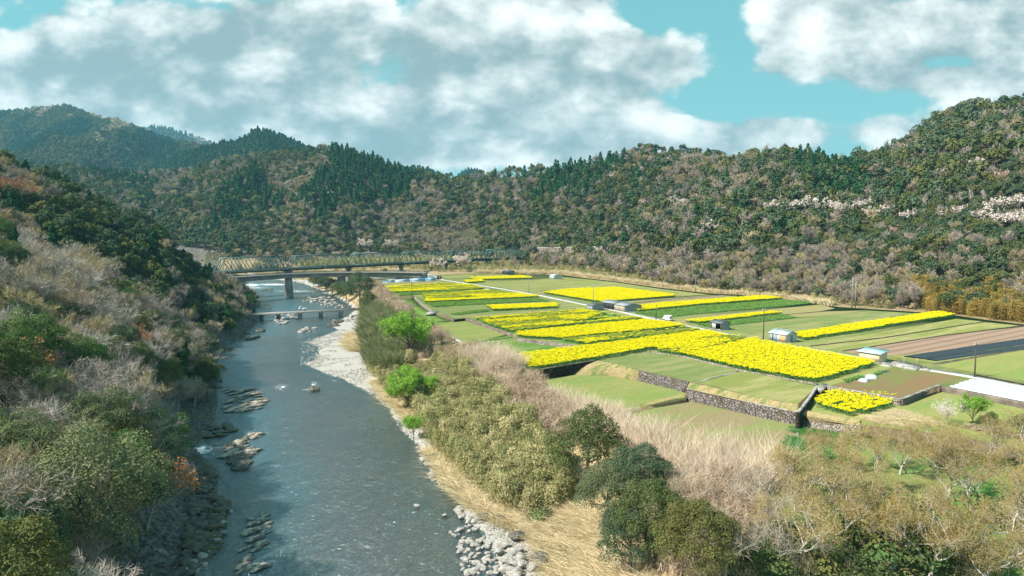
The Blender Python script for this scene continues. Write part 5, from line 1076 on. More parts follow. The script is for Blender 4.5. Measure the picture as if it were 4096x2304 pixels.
def leaf_blob(rng, C_, R_, n, size, asp=.7, jit=.55, inner=.15):
    pr = R_**2/np.sum(R_**2); i = rng.choice(len(C_), n, p=pr); u = rng.normal(0, 1, (n, 3)); u[:, 2] = np.where(u[:, 2] < -.3, -u[:, 2], u[:, 2]); u /= np.linalg.norm(u, axis=1)[:, None]
    f = np.where(rng.random(n) < inner, rng.uniform(.5, .9, n), rng.uniform(.80, 1.16, n)*(1+.10*np.sin(u[:, 0]*9+i)*np.sin(u[:, 1]*8+2*i))); c = C_[i]+u*R_[i, None]*f[:, None]
    dd_ = np.min(np.linalg.norm(c[:, None]-C_[None], axis=2)/R_[None]+(np.arange(len(C_))[None] == i[:, None])*9, 1); k = dd_ > .72
    return quads(c[k], u[k]+[0, 0, .25], rng.uniform(.7, 1.3, k.sum())*size, asp, jit, rng)
def broad(seed, h=8., rx=3.4, n=520, size=.85, lm='ever', k=11, trunkm='bark', near=False, rbl=1.35, split=False, low=False):
    rng = np.random.default_rng(seed); rz = h*(.47 if low else .40); zc = h*(.46 if low else .60); C_, R_ = blobs(rng, k, rx, rz, rbl*rx/3.4, zc)
    lv = leaf_blob(rng, C_, R_, n, size)
    segs = [(0, 0, -1.5, 0, 0, h*.5, h*.028, h*.018)]+[(0, 0, h*.3+.2*i, *(C_[i % len(C_)]*[.8, .8, .9]), h*.014, h*.005) for i in range(6)]
    if split: return seg_mesh('trunk', segs, [M[trunkm]], 6), qmesh('crown', [(lv, 0)], [M[lm]])
    V, F = tubes_np(segs[:3], 4); core = []
    n1 = len(lv)//4; return mesh_np('tree', np.vstack([V, lv]), [np.vstack([F, len(V)+np.arange(4*n1).reshape(-1, 4)])], [M[trunkm], M[lm]], rnd=RNG.random(len(F)+n1), mi=np.r_[np.zeros(len(F)), np.ones(n1)])
def conifer(seed, h=9.3, r=2.9, n=520, size=.8, lm='cedar', split=False):
    rng = np.random.default_rng(seed); t = rng.random(n)**.75; z = h*(.12+.88*(1-t)**1.0); z = h*(1-t*.88); lump = 1+.28*np.sin(z*2.6+rng.random()*6)+.2*np.sin(z*1.1+3)
    a = rng.uniform(0, 2*math.pi, n); rr = r*(t**.58)*lump*(.8+.25*np.sin(a*3+z)+.12*rng.normal(0, 1, n)); c = np.c_[rr*np.cos(a), rr*np.sin(a), z-rr*.22]
    nr = np.c_[np.cos(a), np.sin(a), np.full(n, .7)]; lv = quads(c, nr, size*rng.uniform(.7, 1.3, n), .7, .45, rng); segs = [(0, 0, -1.5, 0, 0, h*.93, h*.018, .04)]
    if split: return seg_mesh('trunk', segs, [M['bark']], 6), qmesh('crown', [(lv, 0)], [M[lm]])
    V, F = tubes_np(segs, 4); n1 = len(lv)//4
    return mesh_np('tree', np.vstack([V, lv]), [np.vstack([F, len(V)+np.arange(4*n1).reshape(-1, 4)])], [M['bark'], M[lm]], rnd=RNG.random(len(F)+n1), mi=np.r_[np.zeros(len(F)), np.ones(n1)])
def bare(seed, h=8., n=420, w=.07, tw='twig', L=1.4, rx=3.0, split=False, bud=None, nbud=0, bs=.35, bark='bark', lev=2, nb=(7, 4, 4), m=None, up=.9):
    rng = np.random.default_rng(seed); segs, tips = skeleton(rng, h, rx*1.25, lev, nb, up=up, trunk=.36, r0=.022, wig=.16)
    m = m or max(2, n//len(tips)); tq, ctr = twigs(rng, tips, m, L, w); parts_ = [(tq, 0)]
    if bud: i = rng.integers(0, len(ctr), nbud); parts_.append((quads(ctr[i]+rng.normal(0, L*.18, (nbud, 3)), np.tile([0, 0, .6], (nbud, 1)), bs*rng.uniform(.6, 1.3, nbud), .6, .8, rng), 1))
    if split: return seg_mesh('trunk', segs, [M[bark]], 5), qmesh('crown', parts_, [M[tw]]+([M[bud]] if bud else []))
    V, F = tubes_np(segs, 3); X = np.vstack([p_[0] for p_ in parts_]); n1 = len(X)//4; mi = np.r_[np.zeros(len(F)), np.concatenate([np.full(len(p_[0])//4, 1+p_[1]) for p_ in parts_])]
    return mesh_np('tree', np.vstack([V, X]), [np.vstack([F, len(V)+np.arange(4*n1).reshape(-1, 4)])], [M[bark], M[tw]]+([M[bud]] if bud else []), rnd=RNG.random(len(mi)), mi=mi)

# three grades of detail: 0 = beyond 420 m, 1 = 190..420 m, 2 = nearer
LM = {
 'evergreen': {0: [broad(s, n=330, size=1.15, lm=('ever', 'everb')[s % 2]) for s in range(4)], 1: [broad(10+s, n=1500, size=.62, lm=('ever', 'everb')[s % 2], k=16, rbl=1.15) for s in range(4)]},
 'cedar': {0: [conifer(20+s, n=260, size=1.25) for s in range(3)], 1: [conifer(30+s, n=1300, size=.62) for s in range(3)]},
 'bare': {0: [bare(40+s, n=260, w=.20, L=1.7, tw=('twig', 'twig_tan', 'twig')[s]) for s in range(3)], 1: [bare(50+s, n=1100, w=.085, L=1.35, tw=('twig', 'twig_tan', 'twig')[s], nb=(8, 5, 4)) for s in range(3)]},
 'blossom': {0: [bare(60+s, n=150, w=.12, L=1.2, h=6.5, rx=4.2, bud='blossom', nbud=420, bs=.75, up=.35, nb=(8, 4, 3)) for s in range(2)], 1: [bare(64+s, n=200, w=.08, L=1.1, h=6.5, rx=4.2, bud='blossom', nbud=1300, bs=.45, up=.35, nb=(8, 4, 3)) for s in range(2)]},
 'pinkish': {0: [bare(67, n=150, w=.12, L=1.2, h=6.5, rx=3.4, bud='pink', nbud=330, bs=.75, up=.6)]},
 'spindly': {0: [bare(70+s, n=170, w=.13, L=1.6, h=13, rx=1.6, tw='twig_w', bark='palebark', up=1.8, nb=(9, 3, 3)) for s in range(2)]},
}
FAR_E = broad(80, n=110, size=2.6, k=7, rx=4.2); FAR_C = conifer(81, n=90, size=2.6, r=3.4); FAR_B = broad(82, n=110, size=2.3, k=7, rx=4.2, lm='twig_tan')
# near trees: trunk and crown as parts
NEAR = {
 'evergreen': [broad(100+s, h=9.5, rx=4.2, n=(26000, 24000, 26000)[s], size=.17, lm=('everb', 'ever', 'bright')[s], k=75, rbl=.72, split=True) for s in range(3)],
 'cedar': [conifer(110+s, h=13, r=3.1, n=9000, size=.30, split=True) for s in range(2)],
 'bare': [bare(120+s, h=8.5, rx=4.2, w=.038, L=1.15, tw=('twig', 'twig_w', 'twig_tan')[s], lev=3, nb=(8, 5, 4, 3), m=14, split=True, bark=('palebark', 'palebark', 'bark')[s], up=.5) for s in range(3)],
 'rusty': [bare(130, h=7, rx=3.6, w=.035, L=1.0, tw='twig_w', bud='rustleaf', nbud=2600, bs=.26, lev=3, nb=(7, 4, 4, 3), m=5, split=True, bark='palebark', up=.45)],
}
def plant(kind_name, parts_, x, y, z, rz, s, label, cat='tree', group=None, tilt=(0, 0), sz=None):
    t = thing(kind_name, label, cat, (x, y, z), rz, group); t.scale = (s, s, s*(sz or 1)); t.rotation_euler = (tilt[0], tilt[1], rz)
    for nm, me_ in zip(('trunk', 'crown'), parts_): o = bpy.data.objects.new(nm, me_); link(o); o.parent = t
    return t

# ------------------------------------------------------------------ the woods
def poly_in(u, v, pts, off=(0, 0), k=1.0): return in_poly(u, v, [(off[0]+a_/k, off[1]+c_/k) for a_, c_ in pts])
K_ = 2.516
def zones(u, v, n):
    """what grows where: returns kind index 0 evergreen 1 cedar 2 bare"""
    uu = u+22*fbm(u/60, v/60, 2, 71); vv = v+16*fbm(u/50+9, v/50, 2, 72)
    pe, pc_, pb = np.full(n, .72), np.full(n, .06), np.full(n, .22)
    mott = fbm(u/150, v/90, 3, 73); pb = np.clip(pb+mott*.45, .04, .8); pe = 1-pc_-pb
    def setz(mask, e, c_, b_):
        nonlocal pe, pc_, pb; pe = np.where(mask, e, pe); pc_ = np.where(mask, c_, pc_); pb = np.where(mask, b_, pb)
    setz(uu > 3350, .80, .02, .18)
    setz(poly_in(uu, vv, [(400,220),(900,250),(1400,330),(2000,300),(1950,450),(1700,620),(1500,600),(1100,450),(500,260)], (0, 550), K_), .15, .05, .80)
    setz(poly_in(uu, vv, [(100,400),(300,330),(700,250),(790,300),(720,500),(400,600),(280,700),(150,560)], (1024, 550), K_), .30, .05, .65)
    setz(poly_in(uu, vv, [(1250,950),(1350,760),(1600,520),(1900,560),(1950,700),(1800,860),(1500,1050)], (1024, 550), K_), .22, .03, .75)
    setz(poly_in(uu, vv, [(1900,900),(2200,900),(2250,1120),(1500,1150),(1700,1000)], (1024, 550), K_), .10, 0, .5)
    setz(poly_in(uu, vv, [(1800,230),(2400,380),(2300,620),(1700,560),(1400,470)], (2048, 550), K_), .35, .02, .63)
    setz(poly_in(uu, vv, [(640,60),(1000,90),(1400,250),(1650,350),(1600,480),(1500,620),(1200,720),(850,700),(700,850),(560,860),(500,700),(420,600),(700,350),(740,200)], (1024, 550), K_), .05, .93, .02)
    setz(poly_in(uu, vv, [(0,340),(130,480),(280,640),(200,800),(0,780)], (1024, 550), K_), .08, .90, .02)
    setz(poly_in(uu, vv, [(2050,1000),(2150,650),(2300,450),(2576,300),(2576,800),(2400,900)], (0, 550), K_), .15, .80, .05)
    setz(poly_in(uu, vv, [(830,350),(1250,330),(1600,480),(1500,700),(1250,520)], (0, 550), K_), .15, .80, .05)
    setz(poly_in(uu, vv, [(180,560),(520,260),(950,180),(1150,230),(1100,320),(900,460),(700,600),(450,620),(180,700)], (2048, 550), K_), .08, .90, .02)
    setz(poly_in(uu, vv, [(1200,470),(1310,240),(1400,420),(1250,560)], (2048, 550), K_), .05, .93, .02)
    setz(poly_in(uu, vv, [(150,260),(280,320),(400,350),(420,450),(340,520),(220,470),(80,360)], (3072, 350), 1.0557), .15, .83, .02)
    setz(vv > 1035, .30, 0, .70); setz((vv > 1000) & (u > 3600), .55, 0, .45)
    # far mountains: plantation cedars in bands
    rr = RNG.random(n); kd = np.where(rr < pe, 0, np.where(rr < pe+pc_, 1, 2)); return kd
def near_zone(u, v, n):      # left bank spur
    uu = u+25*fbm(u/70, v/70, 2, 81); vv = v+25*fbm(u/60+4, v/60, 2, 82)
    pc_ = np.full(n, .04); pb = np.where(v < 1180, .12, .55); pc_ = np.where(v < 1180, .22, .03)
    def setz(mask, c_, b_):
        nonlocal pc_, pb; pc_ = np.where(mask, c_, pc_); pb = np.where(mask, b_, pb)
    setz(poly_in(uu, vv, [(0,350),(250,430),(600,700),(450,800),(100,760),(0,700)], (0, 550), K_), .02, .90)
    setz(poly_in(uu, vv, [(0,840),(250,930),(500,1180),(900,1449),(300,1449),(0,1300)], (0, 550), K_), .0, .92)
    setz(poly_in(uu, vv, [(0,0),(1000,0),(1100,150),(1250,330),(750,400),(500,420),(0,300)], (0, 1126), K_), .0, .86)
    setz(poly_in(uu, vv, [(900,560),(1300,420),(1900,350),(2050,850),(1900,900),(1100,1000)], (0, 1126), K_), .0, .70)
    setz(poly_in(uu, vv, [(850,600),(1050,560),(1500,1200),(1900,1300),(2000,1449),(1300,1449),(1000,1000)], (0, 550), K_), .25, .02)
    r_ = RNG.random(n); return np.where(r_ < pc_, 1, np.where(r_ < pc_+pb, 2, 0))
pts = []
bands = [(46, 190, 4.6), (190, 420, 5.4), (420, 700, 7.4), (700, 1250, 8.6), (1250, 1850, 9.5), (1850, 2700, 11.5), (3000, 4300, 24.0)]
for y0_, y1_, st in bands:
    xs = np.arange(-1.15*y1_, 1.15*y1_, st); ys = np.arange(y0_, y1_, st); a_, c_ = np.meshgrid(xs, ys); a_ = (a_+RNG.uniform(-.48, .48, a_.shape)*st).ravel(); c_ = (c_+RNG.uniform(-.48, .48, c_.shape)*st).ravel()
    k = np.abs(a_/c_) < 1.12; pts.append(np.c_[a_[k], c_[k], np.full(k.sum(), st)])
pts = np.vstack(pts); x, y = pts[:, 0], pts[:, 1]; z = gz_grid(x, y); inr = in_poly(x, y, RIVER); dr = d_line(x, y, RIVER); left = (x < shore_x(y)) & ~inr
u, v = project(x, y, z)
foot = np.interp(x/y, LAY_B[:, 0], LAY_B[:, 3])
wood = np.where(left & (y < 400), dr > np.where(y > 150, 3.6, 8)+2*fbm(x/9, y/9, 2, 6), np.where(left | ((x/y < -.40) & (y > 400)), dr > 8, (y > foot-np.where(x/y > -.02, 42, 6)) & (z > -3) & (dr > 25)))
plat = np.zeros(len(x), bool)
for n_, (pl_, z_) in SLW.items(): plat |= in_poly(x, y, pl_) | (d_line(x, y, pl_) < 9)
wood &= ~plat & ~inr
vis = visible(x, y, z+9, .002); k = wood & vis & (v < 3200) & (u > -1000) & (u < 4800)
# bare rock slope with lattice, road benches kept open
for po in ([(1800,928),(1895,922),(1895,972),(1800,972)], [(2110,990),(2680,978),(2680,992),(2110,1004)]): k &= ~in_poly(u, v, po)
x, y, z, u, v, left = x[k], y[k], z[k], u[k], v[k], left[k]; st = pts[k, 2]; n = len(x)
kd = zones(u, v, n); kn = near_zone(u, v, n); spur = left & (y < 420); kd = np.where(spur, kn, kd)
farm = y > 1250; band = fbm(x/110+y/260, y/420, 3, 91); kd = np.where(farm, np.where((band > -.02) | ((y < 1900) & (x/y > -.46)), 1, np.where(band < -.34, 2, 0)), kd)
hl = np.where(spur & (y < 190), 1.0, 1.0)*RNG.uniform(.72, 1.28, n)*np.where(farm, 1.35, 1.0)*np.where((y > 420) & (y < 1250), 1.32, 1.0)*np.where(st > 20, 1.6, 1)
rz = RNG.uniform(0, 2*math.pi, n); print('woodland trees', n, 'spur', spur.sum())
KN = ['evergreen', 'cedar', 'bare']; indiv = np.zeros(n, bool); px_h = 9*hl/y
for kk, cap in ((0, 285), (1, 210), (2, 270)):
    idx = np.where((kd == kk) & ~farm & visible(x, y, z+6, -.004) & (u > -60) & (u < 4156))[0]; idx = idx[np.argsort(-px_h[idx])][:cap]; indiv[idx] = True
GRP = {0: 'evergreen trees of the wooded slopes', 1: 'cedars of the wooded slopes', 2: 'bare trees of the wooded slopes'}
def where_lbl(kk, u_, v_, sp, s, j):
    size = 'small' if s < .88 else ('large' if s > 1.12 else 'mid sized'); tone = {0: (['blue green', 'olive', 'bright green'][j] if sp == 2 else ['olive', 'grey green'][j % 2])+' evergreen', 1: 'pointed cedar', 2: ['pinkish', 'pale' if sp == 2 else 'tan', 'tan' if sp == 2 else 'pinkish'][j % 3]+' leafless tree'}[kk]
    if sp:
        hz_ = ['in the lower corner', 'above the dark shore rocks', 'level with the rock ledges', 'above the shore bend', 'level with the gravel bar', 'level with the low bridge', 'level with the road bridge', 'near the slope top'][int(min(7, max(0, (2304-v_)/215)))]
        side = ' at left edge' if u_ < 250 else (' near water' if u_ > 600 else '')
        return size+' '+tone+' on left bank '+hz_+side
    refs = [(900, 'left of the truss bridge'), (1200, 'behind the first truss span'), (1500, 'behind the middle truss spans'), (1800, 'behind the far truss spans'), (2120, 'at the right end of the truss bridge'), (2420, 'by the long retaining wall'), (2700, 'above the double shed'), (3000, 'behind the open fronted shed'), (3300, 'left of the twin poles'), (3600, 'right of the twin poles'), (9999, 'above the golden bamboo')]
    ref = [r_[1] for r_ in refs if u_ < r_[0]][0]; hz_ = 'high on the hill ' if v_ < 800 else ('halfway up the hill ' if v_ < 960 else 'at the hill foot ')
    return size+' '+tone+' '+hz_+ref
bright_z = poly_in(u, v, [(60,780),(300,800),(900,1000),(1300,1200),(1700,1380),(1400,1449),(900,1250),(350,960)], (0, 550), K_)
for i in np.where(indiv)[0]:
    kk = int(kd[i]); s = float(hl[i]); nm = ('evergreen_tree', 'cedar_tree', 'bare_tree')[kk]
    if y[i] < 215:
        src = NEAR[KN[kk]]; j = int(RNG.integers(0, len(src)))
        if kk == 0: j = (0, 1, 0, 1, 1, 0, 2, 2)[int(RNG.integers(0, 8))]
        tl = (RNG.normal(0, .05), .16+RNG.normal(0, .05)) if spur[i] else (0, 0)
        t = plant(nm, src[j], x[i], y[i], z[i]-.3, 0, s*.98, where_lbl(kk, u[i], v[i], 2 if spur[i] else 0, s, j), 'tree', GRP[kk], tl); t.rotation_euler[2] = rz[i] if not spur[i] else 0; 
        if spur[i]: t.rotation_euler = (tl[0], tl[1], 0); 
        for ch in t.children: ch.rotation_euler[2] = rz[i]
    else:
        lod = 1 if y[i] < 420 else 0; src = LM[KN[kk]][lod]; j = int(RNG.integers(0, len(src))); o = bpy.data.objects.new(nm, src[j]); link(o); o.location = (x[i], y[i], z[i]-.3); o.rotation_euler = (0, 0, rz[i]); o.scale = (s, s, s*float(RNG.uniform(.85, 1.15)))
        tag(o, where_lbl(kk, u[i], v[i], 1 if spur[i] else 0, s, j), 'tree', GRP[kk])
rest = ~indiv
for kk, nm, lb_, far_m in ((0, 'evergreen_woodland', 'mixed evergreen woodland covering the hillsides all around the valley', FAR_E), (1, 'cedar_woodland', 'dark pointed cedar plantation patches on the hillsides', FAR_C), (2, 'bare_woodland', 'leafless pinkish grey woodland patches on the hillsides', FAR_B)):
    q_ = rest & (kd == kk); m0, m1 = LM[KN[kk]][0], LM[KN[kk]][1]; ms = m0+m1+[far_m]
    ii = np.where(q_)[0]; kdd = np.where(y[ii] > 1250, len(ms)-1, np.where(y[ii] < 420, len(m0)+RNG.integers(0, len(m1), len(ii)), RNG.integers(0, len(m0), len(ii))))
    s = hl[ii]; instancer(nm, ms, np.c_[x[ii], y[ii], z[ii]-.4], np.c_[RNG.normal(0, .04, (len(ii), 2)), rz[ii]], np.c_[s, s, s*RNG.uniform(.85, 1.2, len(ii))], kdd, lb_, 'woodland')
# named single trees on the hills: (kind, u, v, scale, label)
def on_hill(kind, u_, v_, s, label, nm, cat='tree', group=None, lod=0, sz=1.0, lift=0.0):
    d = hit(u_, v_); d0 = ray(u_, v_); X = d0[0]/d0[1]*d; Zg = float(gz(X, d)); src = LM[kind].get(lod, LM[kind][0])
    o = bpy.data.objects.new(nm, src[int(RNG.integers(0, len(src)))]); link(o); o.location = (X, d, Zg+lift); o.scale = (s, s, s*sz); o.rotation_euler = (0, 0, RNG.uniform(0, 6.28)); return tag(o, label, cat, group)
CH = [(3100,862,1.3),(3140,858,1.4),(3180,868,1.4),(3230,858,1.5),(3290,862,1.5),(3345,860,1.4),(3375,872,1.2),(3450,855,1.3),(3480,868,1.1),(3545,865,1.3),(3500,880,1.0),(3630,880,1.1),(3660,860,.9),(3800,870,1.0),(3840,862,1.1),(3940,858,1.3),(3980,870,1.4),(4040,868,1.3),(4085,880,1.2),(3960,905,1.4),(4010,910,1.5),(4060,925,1.3),(4080,900,1.2)]
for u_, v_, s in CH: on_hill('blossom', u_, v_+24+RNG.normal(0, 9), s*(1.15 if u_ < 3400 else 1.0)*RNG.uniform(.8, 1.15), 'white blossoming cherry in the long row across the right hill', 'cherry_tree', 'cherry tree', 'cherry trees in the row across the right hill', lift=1.5)
for u_, v_, s, lb_ in [(3505,705,1.3,'pale pink cherry alone in the saddle left of the right hill'),(3910,690,1.1,'white cherry alone high on the right hill'),(4010,740,1.1,'faint pink cherry right of and below the high white cherry'),(3555,962,1.1,'single pink cherry below the long blossom row'),(2690,830,1.3,'white cherry, left of two touching ones on the middle hill'),(2735,838,1.3,'white cherry, right of two touching ones on the middle hill'),(2575,825,.9,'small white cherry left of the touching pair on the middle hill'),(2880,870,1.0,'white cherry under the slope lattice on the middle hill'),(2855,945,1.3,'white cherry above the guard rail road on the middle hill'),(2300,690,.0,'') ,(2447,715,.9,'small pale cherry high on the middle hill ridge'),(2065,808,.9,'whitish cherry at the left end of the middle hill'),(1318,782,.9,'white cherry in the cedars left of centre'),(1536,755,1.0,'lone pink cherry among dark cedars'),(1152,742,.8,'pale cherry high on the brown slope left of the cedars'),(1180,785,.8,'small white cherry at the edge of the left cedars'),(3280,730,.8,'pale cherry above the long blossom row')]:
    if s: on_hill('blossom' if 'pink' not in lb_ else 'pinkish', u_, v_+12, s, lb_, 'cherry_tree', 'cherry tree', lift=2.0)
for u_, v_, s, lb_ in [(1466,1008,1.9,'left white cherry of two by the far road behind the truss bridge'),(1568,1008,1.8,'right white cherry of two by the far road behind the truss bridge')]:
    d = hit(u_, v_-2); X, Y_, Z_ = PD(u_, v_, d); o = bpy.data.objects.new('cherry_tree', LM['blossom'][1][0]); link(o); o.location = (X, Y_-6, float(gz(X, Y_-6))+1); o.scale = (s, s, s); tag(o, lb_, 'cherry tree')
SP = [(3475,835),(3560,820),(3610,838),(3750,830),(3800,845),(3840,835),(3880,825),(3930,840),(2610,830),(2330,790),(2280,795),(2080,790),(2062,795),(1690,770),(1820,790),(2620,800),(3060,870),(1900,770),(1940,780),(3700,850)]
for u_, v_ in SP: on_hill('spindly', u_, v_+5, RNG.uniform(.9, 1.25), 'tall pale leafless tree standing out from the hillside wood', 'pale_bare_tree', 'tree', 'pale leafless trees on the hills', lift=1.0)
for u_, v_ in [(2590,618),(2530,620),(2480,640),(2670,660),(2700,690),(2900,690),(2570,700),(1460,890),(2345,815),(2365,822),(2230,810),(1925,840),(1960,830),(3060,700)]: on_hill('pinkish', u_, v_+8, RNG.uniform(.9, 1.2), 'dusty pink budding tree dotted among the hillside evergreens', 'budding_tree', 'tree', 'dusty pink trees on the hills', lift=1.5)
# ------------------------------------------------------------------ river banks and foreground
def reedclump(seed, h, n, w, mk, spread=.9, lean=.25, bend=True, mats=None):
    rng = np.random.default_rng(seed); b0 = np.c_[rng.normal(0, spread*.5, (n, 2)), np.full(n, -.2)]; d = np.c_[rng.normal(0, lean, (n, 2))+b0[:, :2]*.25, np.ones(n)]; L_ = h*rng.uniform(.55, 1.1, (n, 1)); m1 = b0+d*L_*.6
    t1 = m1+(d*[1.6, 1.6, 1]+rng.normal(0, .25, (n, 3))*[1, 1, 0])*L_*.42*[1, 1, .8]; return qmesh('clump', [(blades(b0, m1, w, w, rng=rng), 0), (blades(m1, t1, w, w*.3, rng=rng), 0)], [M[mk]])
def leafyclump(seed, h, n, size, mk, r=1.3, stems=14, sm='reed', sw=.05, asp=.28):
    rng = np.random.default_rng(seed); z = h*rng.beta(2.2, 1.3, n); a = rng.uniform(0, 6.28, n); rr = r*np.sqrt(rng.random(n))*(1.1-.5*z/h); c = np.c_[rr*np.cos(a), rr*np.sin(a), z]
    q_ = quads(c, np.c_[np.cos(a)*.6, np.sin(a)*.6, np.full(n, .7)], size*rng.uniform(.6, 1.3, n), asp, .7, rng); b0 = np.c_[rng.normal(0, r*.35, (stems, 2)), np.full(stems, -.3)]
    return qmesh('clump', [(q_, 0), (blades(b0, b0*[1.6, 1.6, 1]+np.c_[rng.normal(0, .3, (stems, 2)), h*rng.uniform(.6, 1.0, stems)], sw, rng=rng), 1)], [M[mk], M[sm]])
def twigclump(seed, h, n, w, mk, r=1.4, L=1.1):
    rng = np.random.default_rng(seed); c = np.c_[rng.normal(0, r*.5, (n, 2)), h*rng.beta(2, 1.6, n)]; d = rng.normal(0, .6, (n, 3))+[0, 0, .7]; d /= np.linalg.norm(d, axis=1)[:, None]
    s0 = np.c_[rng.normal(0, r*.3, (12, 2)), np.full(12, -.3)]; return qmesh('clump', [(blades(c-d*L*.4, c+d*L*.6, w, rng=rng), 0), (blades(s0, s0*[2.2, 2.2, 1]+[0, 0, h*.8], w*2, rng=rng), 0)], [M[mk]])
CL = {'olive': [leafyclump(200+s, 4.6, 750, .42, 'reed', r=1.6) for s in range(3)], 'grey': [reedclump(210+s, 4.4, 190, .11, 'reedg', spread=1.3, lean=.2) for s in range(3)],
      'bamboo': [leafyclump(220+s, 6.5, 460, .60, 'bamboo', r=1.7, sm='bamboo') for s in range(3)], 'plume': [reedclump(230+s, 5.6, 120, .030, 'plume', spread=1.0, lean=.10) for s in range(3)],
      'straw': [reedclump(240+s, .95, 150, .045, 'straw', spread=.9, lean=1.1) for s in range(3)], 'kudzu': [twigclump(250+s, 4.2, 340, .05, 'kudzu') for s in range(3)],
      'shrub': [broad(260+s, h=2.6, rx=1.7, n=420, size=.36, lm=('ever', 'bright')[s % 2], k=8, rbl=1.8) for s in range(3)], 'tanshrub': [twigclump(270+s, 3.0, 300, .06, 'twig_tan', r=1.8) for s in range(3)],
      'grasst': [reedclump(280+s, .55, 60, .05, 'stem', spread=.8, lean=.6) for s in range(2)], 'fargrass': [reedclump(285+s, 2.4, 60, .16, 'straw', spread=1.4, lean=.35) for s in range(2)], 'farreed': [leafyclump(290+s, 4.5, 200, .8, 'reed', r=2.0) for s in range(2)]}
def veg(kind, poly, step, label, name, cat, hs=1.0, dens=1.0, zoff=0.0, seed=0, thr=-9, sc=8., maxy=700, jit=.55, wide=1.0, tilt=0.0):
    """scatter clumps over the ground region whose image is the pixel polygon"""
    ps = np.array(poly, float); lo = [1e9, 1e9]; hi = [-1e9, -1e9]
    for zz in (-10, 0):
        for a_, c_ in ps:
            X, Y_, _ = P(a_, max(c_, 960), zz); Y_ = min(Y_, maxy); X = X if Y_ < maxy else ray(a_, 960)[0]/ray(a_, 960)[1]*maxy; lo = [min(lo[0], X), min(lo[1], Y_)]; hi = [max(hi[0], X), max(hi[1], Y_)]
    a_, c_ = np.meshgrid(np.arange(lo[0], hi[0], step), np.arange(lo[1], hi[1], step)); a_ = (a_+RNG.uniform(-jit, jit, a_.shape)*step).ravel(); c_ = (c_+RNG.uniform(-jit, jit, c_.shape)*step).ravel()
    zz = gz(a_, c_); U, V_ = project(a_, c_, zz); k = in_poly(U, V_, poly) & (RNG.random(len(a_)) < dens) & ~in_poly(a_, c_, RIVER)
    if thr > -5: k &= fbm(a_/sc, c_/sc, 3, 100+seed) > thr
    a_, c_, zz = a_[k], c_[k], zz[k]; n = len(a_)
    if n == 0: print('empty', label); return
    s = RNG.uniform(.8, 1.2, n)*hs*(1+.22*fbm(a_/6, c_/6, 2, 300+seed)); ms = CL[kind]
    return instancer(name, ms, np.c_[a_, c_, zz+zoff], np.c_[RNG.normal(0, .05+tilt, (n, 2)), RNG.uniform(0, 6.28, n)], np.c_[s*wide, s*wide, s*RNG.uniform(.85, 1.15, n)], RNG.integers(0, len(ms), n), label, cat)
# right bank from the low bridge down to the foreground
veg('grey', [(1460,1240),(1540,1230),(1620,1290),(1700,1340),(1640,1470),(1540,1500),(1480,1460),(1455,1350)], 1.7, 'tall grey green reeds on the river bank below the green meadow', 'reed_bed', 'reeds', 1.0)
veg('olive', [(1460,1240),(1540,1230),(1620,1290),(1700,1340),(1640,1470),(1540,1500),(1480,1460),(1455,1350)], 2.7, 'olive brush mixed into the grey green reeds', 'brush', 'brush', .85, thr=-.05, seed=31, sc=6)
veg('kudzu', [(1560,1230),(1640,1290),(1760,1420),(1650,1480),(1600,1400)], 3.0, 'brown stems mixed into the reeds beside the larger willow', 'bare_scrub', 'scrub', .8, thr=0, seed=32, sc=6)
veg('kudzu', [(1470,1140),(1520,1150),(1600,1225),(1650,1275),(1600,1290),(1500,1240),(1450,1230)], 2.0, 'pinkish brown bare scrub at the top of the far river bank', 'bare_scrub', 'scrub', .95)
veg('kudzu', [(1640,1270),(1720,1320),(1800,1360),(1790,1400),(1700,1345)], 2.1, 'pinkish bare scrub beside the meadow edge near the first willow', 'bare_scrub', 'scrub', .8)
veg('olive', [(1450,1395),(1560,1480),(1690,1480),(1760,1420),(1800,1480),(1720,1600),(1640,1640),(1560,1600),(1475,1490)], 1.5, 'olive reeds around the feet of the two willows', 'reed_bed', 'reeds', .58)
veg('olive', [(1640,1640),(1740,1520),(1860,1500),(1990,1620),(2130,1760),(2240,1880),(2290,2010),(2200,2080),(2080,2070),(1960,2010),(1840,1890),(1740,1790),(1690,1720)], 1.35, 'broad mass of olive and tan reeds on the near river bank', 'reed_bed', 'reeds', 1.0, seed=3)
veg('tanshrub', [(1760,1420),(1890,1390),(1960,1420),(1990,1470),(1860,1500),(1790,1480)], 1.9, 'tan leafless shrubs along the meadow edge above the reeds', 'bare_scrub', 'scrub', .9)
veg('plume', [(1850,1440),(1960,1420),(2060,1445),(2110,1510),(2050,1590),(1960,1560),(1880,1520)], 1.7, 'pale leaning dead stems between the reeds and the yellow strip', 'dead_stems', 'dead stems', .85, tilt=.12)
veg('kudzu', [(1960,1500),(2060,1490),(2130,1540),(2210,1620),(2280,1700),(2230,1800),(2110,1760),(2000,1640)], 1.9, 'purplish brown tangle of dead vines below the dark wall', 'bare_scrub', 'scrub', .95)
veg('plume', [(2180,1610),(2300,1620),(2440,1650),(2530,1700),(2560,1800),(2440,1830),(2300,1790),(2220,1700)], 1.9, 'thicket of tall pale dead stems in front of the upper green meadow', 'dead_stems', 'dead stems', .9)
veg('plume', [(2500,1790),(2640,1800),(2820,1830),(3000,1850),(3150,1900),(3080,1990),(2900,2040),(2700,2010),(2560,1940)], 2.1, 'second thicket of pale dead stems in front of the tan field', 'dead_stems', 'dead stems', 1.0)
veg('kudzu', [(2560,1900),(2800,1930),(3000,1980),(3050,2100),(2900,2330),(2640,2330),(2560,2100)], 1.6, 'tangle of brown bare brush in the lower foreground', 'bare_scrub', 'scrub', .95)
